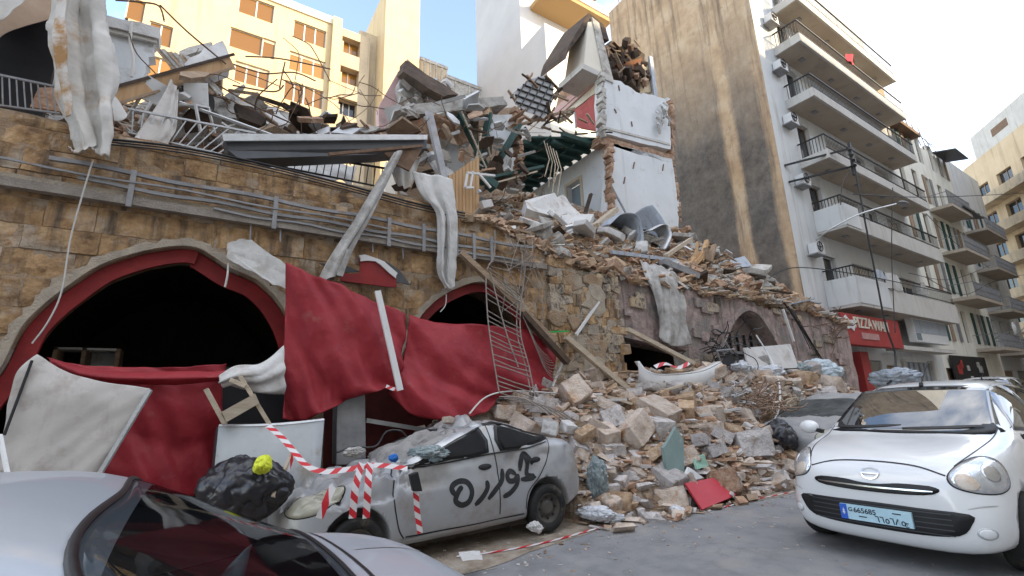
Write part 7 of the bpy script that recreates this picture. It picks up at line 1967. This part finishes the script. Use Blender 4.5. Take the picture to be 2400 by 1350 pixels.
        # headlight
        D_ = V((-1, -s * .9, -.3)).normalized(); Rr = V((0, 0, 1)).cross(-D_).normalized(); Uu = (-D_).cross(Rr).normalized()
        O = V((1.52, s * .62, .71)); k = s
        ol = [(-.2 * k, -.10), (-.23 * k, .0), (-.1 * k, .10), (.1 * k, .15), (.2 * k, .14), (.2 * k, .05), (.12 * k, -.08), (-.05 * k, -.13)]
        hl_ = add('headlight', decal(sk, O, Rr, Uu, D_, rounded([(a * 1.06, b * 1.08) for a, b in ol], 4), off=.003, rings=3), m_trim)
        add('lens', decal(sk, O, Rr, Uu, D_, rounded(ol, 4), off=.008, dome=.02), m_lens_old, hl_)
        for x in (1.14, -1.16):
            wheel(t, (x, s * .72, .272), .272, .18, M_, s, m_darkrim)
        if s == near and graffiti:
            for i, pts in enumerate(([(.10, .60), (.14, .68), (.06, .735), (-.05, .715), (-.10, .62), (-.06, .52), (.03, .495), (.10, .55), (.06, .64), (.01, .68)],
                                     [(-.30, .70), (-.30, .62), (-.22, .53), (-.13, .47)], [(-.52, .80), (-.50, .68), (-.42, .60), (-.30, .505)],
                                     [(-.70, .72), (-.63, .76), (-.58, .72), (-.60, .66), (-.67, .655), (-.72, .70), (-.70, .61), (-.60, .53), (-.50, .50)],
                                     [(-.76, .745), (-.80, .88), (-.84, .935), (-.90, .89), (-.97, .80)], [(-.84, .93), (-.88, .82), (-.86, .70), (-.96, .665), (-.98, .67)], [(-.76, .655), (-.9, .645), (-.97, .655)])):
                add('graffiti_stroke', stroke(sk, *SP, pts, .058, .0035 + .0004 * i, 6), m_spray)
    # broken mirror, hazard tape round the front wing
    return t, sk, M_, near
m_tape = None
def tape_mat():
    m = mat('hazard_tape', [(.72, .70, .70)], 3, .5, .0)
    t_ = m.node_tree; n = t_.nodes.new; l = t_.links.new; b = t_.nodes['Principled BSDF']
    uv = n('ShaderNodeUVMap'); sp = n('ShaderNodeSeparateXYZ'); l(uv.outputs[0], sp.inputs[0])
    a = n('ShaderNodeMath'); a.operation = 'ADD'; l(sp.outputs[0], a.inputs[0]); l(sp.outputs[1], a.inputs[1])
    f = n('ShaderNodeMath'); f.operation = 'FRACT'; l(a.outputs[0], f.inputs[0])
    g = n('ShaderNodeMath'); g.operation = 'GREATER_THAN'; g.inputs[1].default_value = .52; l(f.outputs[0], g.inputs[0])
    mm = n('ShaderNodeMix'); mm.data_type = 'RGBA'; l(g.outputs[0], mm.inputs['Factor']); mm.inputs['A'].default_value = (.62, .60, .60, 1); mm.inputs['B'].default_value = (.52, .02, .03, 1)
    l(mm.outputs['Result'], b.inputs['Base Color'])
    return m
m_tape = tape_mat()
def tape(pts, label, w_=.045, rep=.16, twist=0.0, nrm=None, parent=None):
    c = smooth_path(pts, 6); mb = MB(); uvs = []; L_ = 0; A = []; us = []
    for i, p in enumerate(c):
        if i: L_ += (p - c[i - 1]).length
        d = (c[min(i + 1, len(c) - 1)] - c[max(i - 1, 0)]).normalized()
        ref = V(nrm) if nrm else V((math.sin(twist * L_) * .5, -1, .4 + math.cos(twist * L_) * .5))
        s_ = d.cross(ref)
        s_ = s_.normalized() if s_.length > 1e-4 else V((0, 0, 1))
        A.append([tuple(p - s_ * w_ / 2), tuple(p + s_ * w_ / 2)]); us.append(L_ / rep)
    mb.grid(np.array(A)); me = bpy.data.meshes.new('tape'); me.from_pydata(mb.v, [], mb.f)
    uvl = me.uv_layers.new(name='UVMap')
    for lp in me.loops:
        i, s_ = divmod(lp.vertex_index, 2); uvl.data[lp.index].uv = (us[i], s_ * .45)
    return link('hazard_tape', me, m_tape, parent, label, 'tape', 'hazard tapes')
WRK, wsk, WM, near = wreck((2.55, 5.78, .0), math.pi, 'crushed silver hatchback with black sprayed graffiti at the kerb', m_silver)
Yn = 4.86
tape([P(628, 998, Y=5.6), P(660, 1025, Y=5.4), P(690, 1060, Y=5.2), P(720, 1092, Y=5.0), P(760, 1105, Y=4.95), P(815, 1100, Y=4.97), P(880, 1090, Y=5.0), P(955, 1098, Y=4.92)], 'red and white tape running from the bin across the wreck bonnet', .06)
tape([P(848, 1085, Y=5.0), P(840, 1115, Y=4.9), P(832, 1150, Y=4.85), P(826, 1215, Y=4.85)], 'red and white tape hanging over the wreck wheel arch, left of two', .07, .14, nrm=(0, -1, 0))
tape([P(868, 1085, Y=5.0), P(864, 1115, Y=4.9), P(862, 1150, Y=4.85), P(858, 1215, Y=4.85)], 'red and white tape hanging over the wreck wheel arch, right of two', .07, .14, nrm=(0, -1, 0))
tape([P(780, 1140, Y=4.9), P(765, 1175, Y=4.85), P(748, 1215, Y=4.85)], 'pale tape hanging beside the wreck headlight', .07, .3, nrm=(0, -1, 0))
tape([P(970, 1120, Y=4.85), P(975, 1160, Y=4.82), P(978, 1200, Y=4.82), P(985, 1250, Y=4.82)], 'red and white tape hanging on the wreck front door edge', .06, .12, nrm=(0, -1, 0))
tape([P(1070, 1304, Z=.012), P(1180, 1290, Z=.012), P(1290, 1268, Z=.012), P(1400, 1238, Z=.012), P(1445, 1228, Z=.012)], 'red and white tape lying along the gutter below the wreck', .05, .3, nrm=(0, 0, 1))
tape([P(1690, 1190, Z=.012), P(1760, 1172, Z=.012), P(1820, 1160, Z=.012), P(1860, 1152, Z=.012)], 'red and white tape lying along the gutter near the white car', .04, .3, nrm=(0, 0, 1))
tape([P(690, 1052, Y=5.3), P(680, 1090, Y=5.25), P(665, 1130, Y=5.2)], 'strip of tape knotted round the thin stick', .03, .2)
tape([P(905, 905, Y=6.5), P(925, 912, Y=6.48), P(940, 905, Y=6.5)], 'red and white tape knot at the foot of the white flat pole', .07, .1)
tape([P(1535, 860, Y=6.6), P(1560, 852, Y=6.6), P(1590, 862, Y=6.6), P(1615, 850, Y=6.6)], 'red tape scraps lying in the bathtub', .09, .4)
# debris on the wreck: bent mirror, wipers, dust sheet over the bonnet edge, bits
mr = MB(); q = P(985, 1130, Y=4.75); mr.hexa([q + V(v) for v in ((-.07, 0, -.08), (.03, 0, -.09), (.03, .06, -.09), (-.07, .06, -.08), (-.11, 0, .08), (-.02, 0, .1), (-.02, .06, .1), (-.11, .06, .08))])
mo = mr.build('broken_mirror', m_trim, label='broken black mirror dangling on the wreck door', cat='mirror', bevel=.01)
crumple('torn_lining', 1000, 1092, 90, m_denim, 'dark crumpled trim at the base of the wreck windscreen', 'trim', Y=5.15, seed=21, sq=(1.3, .7, .4))
crumple('torn_lining', 830, 1072, 40, m_greycloth, 'grey crumpled rag on the wreck bonnet', 'rag', Y=5.5, seed=22, sq=(1.3, .7, .6))
crumple('blue_rag', 922, 1082, 26, mat('blue_cloth', [(.03, .16, .5)], 4), 'small blue rag at the wreck wing mirror', 'rag', Y=5.05, seed=23)
crumple('white_lump', 1255, 1245, 30, m_conc_w, 'small white lump on the ground under the wreck sill', 'lump', Y=4.85, seed=24, sq=(1.2, .8, .8))
slab_px('kerb_piece', [(1080, 1305, 4.35), (1130, 1302, 4.38), (1132, 1312, 4.3), (1085, 1315, 4.28)], (0, .05, .03), m_conc_w, 'flat pale kerb fragment on the gutter near the tape', 'kerb', 80, .005)
bw = P(900, 1045, Y=6.0)
MB().tube(smooth_path([P(790, 1060, Y=6), P(830, 1048, Y=6.1), P(880, 1046, Y=6.1), P(905, 1012, Y=6.3), P(940, 1010, Y=6.3), P(955, 1030, Y=6.1)], 5), .012, 5).build('bent_wiper', m_trim, label='thin black bent wiper arching over the wreck bonnet', cat='wiper')
# second crushed car further along, under the heap
G2, gsk, GM, _ = wreck((11.5, 5.12, .0), math.pi, 'dust covered grey car half buried behind the white hatchback', mat('dust_grey_paint', [(.22, .22, .23), (.33, .32, .31)], 2.5, .7, .1), False, wsm=mat('dark_dusty_glass', [(.02, .03, .034), (.10, .105, .105)], 3, .3, .0, 20), dent=.2, scale=1.1)
# ---------------------------------------------------------------- parked silver saloon in the foreground (seen from behind, over its roof)
SL = [(2.30, .3, .5, .5, .62, .5, .66, .4, .68), (2.2, .22, .74, .5, .72, .68, .76, .55, .79), (1.7, .2, .84, .52, .84, .78, .88, .64, .92), (1.0, .2, .855, .54, .90, .81, .94, .70, .985), (.85, .2, .855, .54, .92, .81, .96, .70, 1.0),
      (.10, .2, .855, .55, .94, .81, 1.32, .56, 1.365), (-.35, .2, .855, .55, .95, .81, 1.36, .57, 1.40), (-.80, .2, .855, .55, .96, .81, 1.34, .565, 1.385), (-.92, .2, .855, .55, .965, .81, 1.32, .56, 1.365),
      (-1.37, .2, .85, .55, 1.02, .80, 1.06, .71, 1.11), (-1.46, .2, .85, .55, 1.02, .795, 1.06, .70, 1.10), (-1.68, .22, .80, .55, .98, .73, 1.03, .64, 1.07), (-1.80, .26, .72, .55, .88, .64, .95, .54, .985), (-1.86, .32, .5, .55, .72, .5, .78, .4, .8)]
m_silver2 = carpaint('clean_silver_paint', (.43, .465, .51), ((.38, .41, .45), 3, .55, .8), .36, .15, .4)
def saloon(loc, yaw, label):
    t = empty('saloon_car', loc, label, 'car')
    M_ = Matrix.Translation(V(loc)) @ Matrix.Rotation(yaw, 4, 'Z') @ Matrix.Scale(1.04, 4)
    me = loft(SL); sk = Skin(me)
    # open the rear window: faces of the sloping rear between roof and deck
    bm = bmesh.new(); bm.from_mesh(me)
    kill = [f for f in bm.faces if -1.36 < f.calc_center_median().x < -.98 and f.normal.x < -.25 and f.normal.z > .35 and abs(f.calc_center_median().y) < .62]
    bmesh.ops.delete(bm, geom=kill, context='FACES'); bm.to_mesh(me); bm.free()
    me = cut(me, [(x, .31, .335, s * .55, s * 1.2) for x in (1.4, -1.3) for s in (-1, 1)])
    link('body', place(me, M_), m_silver2, t, smooth=True)
    def add(name, me_, m, par=None): return link(name, place(me_, M_), m, par or t, smooth=True)
    TOP = ((0, 0, 0), (1, 0, 0), (0, 1, 0), (0, 0, -1))
    ol = rounded([(-.945, -.47), (-.94, 0), (-.945, .47), (-1.15, .585), (-1.34, .66), (-1.37, .62), (-1.40, 0), (-1.37, -.62), (-1.34, -.66), (-1.15, -.585)], 12)
    # black border ring + glass pane
    outer = [(-1.17 + (a + 1.17) * 1.015, b * 1.008) for a, b in ol]; inner = [(-1.17 + (a + 1.17) * .97, b * .98) for a, b in ol]
    def thr(pts, off): 
        r = []
        for a, b in pts:
            h, n = sk.cast((a, b, 3), (0, 0, -1)); r.append(tuple(h + n * off))
        return r + r[:1]
    add('window_seal', MB().grid(np.array([thr(outer, -.01), thr(outer, .006), thr(ol, .008), thr(inner, .006), thr(inner, -.004)])).mesh(), m_trim)
    gme = decal(sk, *TOP, inner, off=.003, rings=10)
    mg = bpy.data.materials.new('tinted_rear_glass'); mg.use_nodes = True
    nt_ = mg.node_tree; b_ = nt_.nodes['Principled BSDF']; b_.inputs['Base Color'].default_value = (.01, .01, .012, 1); b_.inputs['Roughness'].default_value = .03
    tr_ = nt_.nodes.new('ShaderNodeBsdfTransparent'); tr_.inputs[0].default_value = (.55, .58, .6, 1)
    mx_ = nt_.nodes.new('ShaderNodeMixShader'); mx_.inputs[0].default_value = .62
    nt_.links.new(b_.outputs[0], mx_.inputs[1]); nt_.links.new(tr_.outputs[0], mx_.inputs[2]); nt_.links.new(mx_.outputs[0], nt_.nodes['Material Output'].inputs['Surface'])
    add('rear_window', gme, mg)
    # interior: shelf, seat backs, brake light, clutter
    mb = MB(); mb.box((-1.38, -.62, .90), (-1.05, .62, .93)); add('parcel_shelf', mb.mesh(), mat('shelf_cloth', [(.05, .05, .055), (.08, .08, .085)], 5))
    for s in (-1, 1):
        mb = MB(); mb.hexa([(-1.06, s * .05, .55), (-.86, s * .05, .55), (-.86, s * .58, .55), (-1.06, s * .58, .55), (-1.12, s * .08, 1.02), (-1.0, s * .08, 1.02), (-1.0, s * .52, 1.02), (-1.12, s * .52, 1.02)])
        o = link('seat_back', place(mb.mesh(), M_), mat('seat_cloth', [(.06, .065, .075), (.1, .105, .115)], 5), t); o.modifiers.new('b', 'BEVEL').width = .03
    mb = MB(); mb.box((-1.14, -.10, 1.03), (-1.08, .10, 1.07)); add('brake_light', mb.mesh(), m_trim)
    mb = MB(); mb.hexa([(-1.22, -.50, .931), (-1.10, -.46, .931), (-1.06, -.24, .931), (-1.18, -.26, .931), (-1.24, -.50, 1.09), (-1.22, -.46, 1.09), (-1.16, -.24, 1.10), (-1.18, -.26, 1.10)]); add('teal_folder', mb.mesh(), mat('teal_paper', [(.16, .36, .38), (.22, .42, .43)], 5))
    mb = MB(); mb.hexa([(-.90, -.42, .9), (-.74, -.40, .9), (-.74, -.20, .9), (-.9, -.22, .9), (-.88, -.42, 1.15), (-.76, -.40, 1.16), (-.76, -.20, 1.16), (-.88, -.22, 1.15)]); add('yellow_box', mb.mesh(), mat('amber_box', [(.55, .32, .06), (.65, .42, .1)], 5))
    for s in (-1, 1):
        SP = ((0, s * .7, 0), (1, 0, 0), (0, 0, 1), (0, -s, 0))
        for o_ in ([(.62, .97), (.60, 1.0), (.2, 1.25), (-.05, 1.29), (-.25, 1.30), (-.25, .98)], [(-.32, .98), (-.32, 1.30), (-.7, 1.29), (-.95, 1.22), (-1.2, 1.05), (-1.2, 1.0)]):
            add('side_window_panel', decal(sk, *SP, rounded(o_, 4), off=.005, rings=5), m_autoglass)
        add('roof_gutter', stroke(sk, *TOP, [(.0, s * .55), (-.5, s * .565), (-.9, s * .55), (-1.1, s * .6)], .012, .003, 5, False), m_trim)
        for x in (1.4, -1.3): wheel(t, (x, s * .75, .30), .30, .19, M_, s, m_galv)
        add('boot_seam', stroke(sk, *TOP, [(-1.44, s * .60), (-1.64, s * .58), (-1.75, s * .52)], .008, .002, 5, False), m_trim)
    add('boot_seam', stroke(sk, *TOP, [(-1.425, -.60), (-1.45, 0), (-1.425, .60)], .010, .002, 6, False), m_trim)
    add('boot_crease', stroke(sk, *TOP, [(-1.48, -.22), (-1.62, -.25), (-1.74, -.27)], .012, .002, 5), m_galv)
    return t
SAL = saloon((-1.10, 1.36, 0), math.pi, 'clean silver saloon in the foreground seen over its roof and boot')
# ================================================================== cables, street lamp and far car
def cable(name, label, pts, r, m=None, drop=None, group=None):
    q = [P(a, b, Y=y) for a, b, y in pts]
    c = sag(q[0], q[1], drop, 20) if drop is not None else smooth_path(q, 8)
    return MB().tube(c, r, 5).build(name, m or m_cable, label=label, cat='cable', group=group)
# bracket with cables in front of the tower
br = empty('cable_bracket', P(1930, 390, Y=7.2), 'black iron bracket carrying cables in front of the third and fourth tower balconies', 'bracket')
for a, b in (((1838, 388), (1992, 348)), ((1848, 427), (1998, 390))):
    MB().beam(P(a[0], a[1], Y=9.1), P(b[0], b[1], Y=7.4), .09, .07).build('arm', m_black, br)
MB().beam(P(1990, 335, Y=7.4), P(2002, 410, Y=7.4), .12, .1).build('upright', m_black, br)
for k in range(4): MB().tube([P(1988 + 4 * k, 350 + 12 * k, Y=7.35), P(1992 + 4 * k, 352 + 12 * k, Y=7.2)], .07, 8).build('insulator', m_black, br)
cable('hanging_cable', 'thick black cable hanging from the bracket down to the shops', [(2002, 385, 7.3), (2020, 480, 7.2), (2035, 560, 7.2), (2055, 660, 7.2), (2075, 760, 7.2), (2098, 830, 7.1), (2095, 880, 7.0), (2080, 900, 7.0)], .035)
cable('hanging_cable', 'thin black cable hanging straight from the bracket', [(2092, 440, 7.2), (2090, 600, 7.2), (2098, 780, 7.2)], .018)
cable('hanging_cable', 'short black cable looping down from the bracket', [(1992, 400, 7.35), (1975, 430, 7.3), (1970, 480, 7.3)], .018)
cable('street_cable', 'black cable crossing the street above the far houses', [(2000, 455, 7.2), (2150, 462, 7.0), (2300, 458, 6.6), (2480, 448, 5.8)], .022)
cable('street_cable', 'black cable slanting up into the sky at the right edge', [(2225, 335, 9.0), (2290, 285, 7.0), (2350, 225, 5.4), (2420, 150, 4.2)], .018)
cable('street_cable', 'faint thin cable high in the sky', [(2040, 40, 9.0), (2200, 65, 7), (2420, 78, 5)], .008)
cable('street_cable', 'sagging cables from the gable to the lowest tower balcony', [(1780, 668, 8.6), (1855, 628, 8.4), (1990, 640, 7.8), (2120, 665, 7.7), (2230, 690, 7.8)], .02)
cable('street_cable', 'sagging cable below the second tower balcony', [(2170, 650, 7.9), (2260, 690, 8.5), (2330, 660, 9.0), (2420, 640, 9.0)], .018)
cable('street_cable', 'sagging cable between the tower and the cream house', [(2130, 640, 7.9), (2230, 655, 8.2), (2320, 622, 8.8)], .015)
cable('street_cable', 'cable stretched from the tower second balcony to the cream house wall', [(2170, 500, 7.9), (2240, 570, 9.8), (2320, 630, 10)], .018)
cable('street_cable', 'loose cable hanging along the gable foot', [(1880, 720, 8.5), (1905, 780, 8.3), (1925, 800, 8.2), (1960, 850, 8.0)], .02)
for k in range(5):
    cable('street_cable', 'thin cable of the bundle looping across the mauve niche and gable foot', [(1830 + 8 * k, 700 + 8 * k, 7.4), (1870 + 9 * k, 760 + 12 * k, 7.3), (1900 + 10 * k, 820 + 10 * k, 7.5)], .012, group='cables at the gable foot')
# thin bent rods over the terrace
for i, (pts, lab) in enumerate((([(575, 132, 10), (660, 138, 10), (775, 162, 10)], 'thin dark rod standing out level above the terrace rubble'), ([(668, 145, 10), (660, 180, 10), (655, 208, 10)], 'short upright rod hanging from the level rod'), ([(375, 12, 9), (440, 75, 9), (530, 150, 9.2)], 'dark cable slanting down to the tilted white slab'),
                              ([(545, 150, 10), (620, 172, 10), (690, 170, 10), (740, 190, 10)], 'loose wire sagging in front of the cream block'), ([(470, 175, 9.5), (600, 250, 9.5), (720, 305, 9.5)], 'long wire lying over the terrace rubble'), ([(545, 200, 9.6), (640, 215, 9.6), (665, 200, 9.6)], 'bent wire loop on the terrace'), ([(700, 210, 10), (702, 260, 10), (704, 320, 9.6)], 'thin upright rod behind the canopy'),
                              ([(270, 0, 9.2), (330, 5, 9.2), (372, 14, 9.2), (385, 50, 9.2)], 'bent pipe at the top left above the white wall panel'), ([(420, 240, 8.4), (520, 275, 8.4), (640, 318, 8.2)], 'white pipe sloping to the canopy'))):
    cable('bent_rod', lab, pts, .016 if i != 8 else .03, m_rust if i != 8 else m_galv)
# plastic chairs on the terrace
def pchair(a, b, Y, s, rz, label):
    p = P(a, b, Y=Y); t = empty('plastic_chair', p, label, 'chair', 'white chairs on the terrace')
    R_ = Matrix.Rotation(rz, 3, 'Z') @ Matrix.Rotation(.5, 3, 'X')
    q = lambda x, y, z: p + R_ @ V((x, y, z)) * s
    MB().hexa([q(x, y, z) for z in (.42, .45) for x, y in ((-.22, -.22), (.22, -.22), (.22, .22), (-.22, .22))]).build('seat', m_plastic, t)
    MB().hexa([q(x, y, z) for z, y0 in ((.46, .2), (.85, .28)) for x, y in ((-.2, y0), (.2, y0), (.2, y0 + .03), (-.2, y0 + .03))]).build('backrest', m_plastic, t)
    for x in (-.2, .2):
        for y in (-.2, .2): MB().beam(q(x, y, .42), q(x * 1.15, y * 1.15, 0), .035).build('leg', m_plastic, t)
pchair(345, 300, 8.6, .9, .6, 'white plastic chair toppled behind the canvas flap')
pchair(455, 310, 8.7, .95, -.5, 'white plastic chair standing behind the pipe railing')
# street lamp
lp = empty('street_lamp', P(1915, 565, Y=8.6), 'street lamp with a long thin arm reaching out over the second tower balcony', 'street lamp')
MB().tube(smooth_path([P(1912, 563, Y=8.7), P(1950, 535, Y=8.0), P(2020, 500, Y=7.2), P(2100, 478, Y=6.6)], 6), .035, 6).build('arm', m_galv, lp)
q = P(2118, 478, Y=6.5)
bm = bmesh.new(); bmesh.ops.create_icosphere(bm, subdivisions=3, radius=1)
for v in bm.verts: v.co = q + V((v.co.x * .48, v.co.y * .16, (v.co.z if v.co.z > 0 else v.co.z * .5) * .1))
me = bpy.data.meshes.new('m'); bm.to_mesh(me); bm.free(); link('head', me, m_steel, lp, smooth=True)
# street-level clutter beyond
pb = empty('poster_wall', P(2260, 830, Y=10), 'dark shop wall covered with torn red and grey posters', 'poster board')
x0, x1 = P(2222, 820, Y=10.05).x, P(2300, 820, Y=10.05).x
MB().box((x0, 10.0, 0), (x1, 10.1, 3.6)).build('board', m_black, pb)
rq = random.Random(8)
for k in range(26):
    a, b = rq.uniform(x0 + .1, x1 - .9), rq.uniform(.3, 2.9)
    MB().box((a, 9.985 - k * .0006, b), (a + rq.uniform(.4, .9), 9.99 - k * .0006, b + rq.uniform(.3, .6))).build('poster', rq.choice([m_shop_red, m_ply, m_greycloth, m_conc, m_redpaint, m_bluegrey, m_plastic]), pb)
FAR = hatchback((24.0, 5.3, 0), math.pi, 1.28, carpaint('pearl_paint', (.6, .62, .64)), 'pale car parked farther up the street behind the white hatchback', False)
# thin white bent pipe arching out of the heap
MB().tube(smooth_path([P(1772, 785, Y=6.9), P(1800, 830, Y=6.7), P(1822, 880, Y=6.4), P(1828, 920, Y=6.2), P(1825, 960, Y=6.0), P(1815, 985, Y=5.9)], 6), .02, 6).build('bent_pipe', m_plastic, label='white thin pipe arching over the right heap', cat='pipe')
MB().tube(smooth_path([P(1835, 1080, Y=5.3), P(1855, 1110, Y=5.0), P(1862, 1150, Y=4.8), P(1860, 1165, Y=4.6)], 6), .014, 6).build('bent_pipe', m_plastic, label='thin white cable curling down beside the white car bumper', cat='pipe')
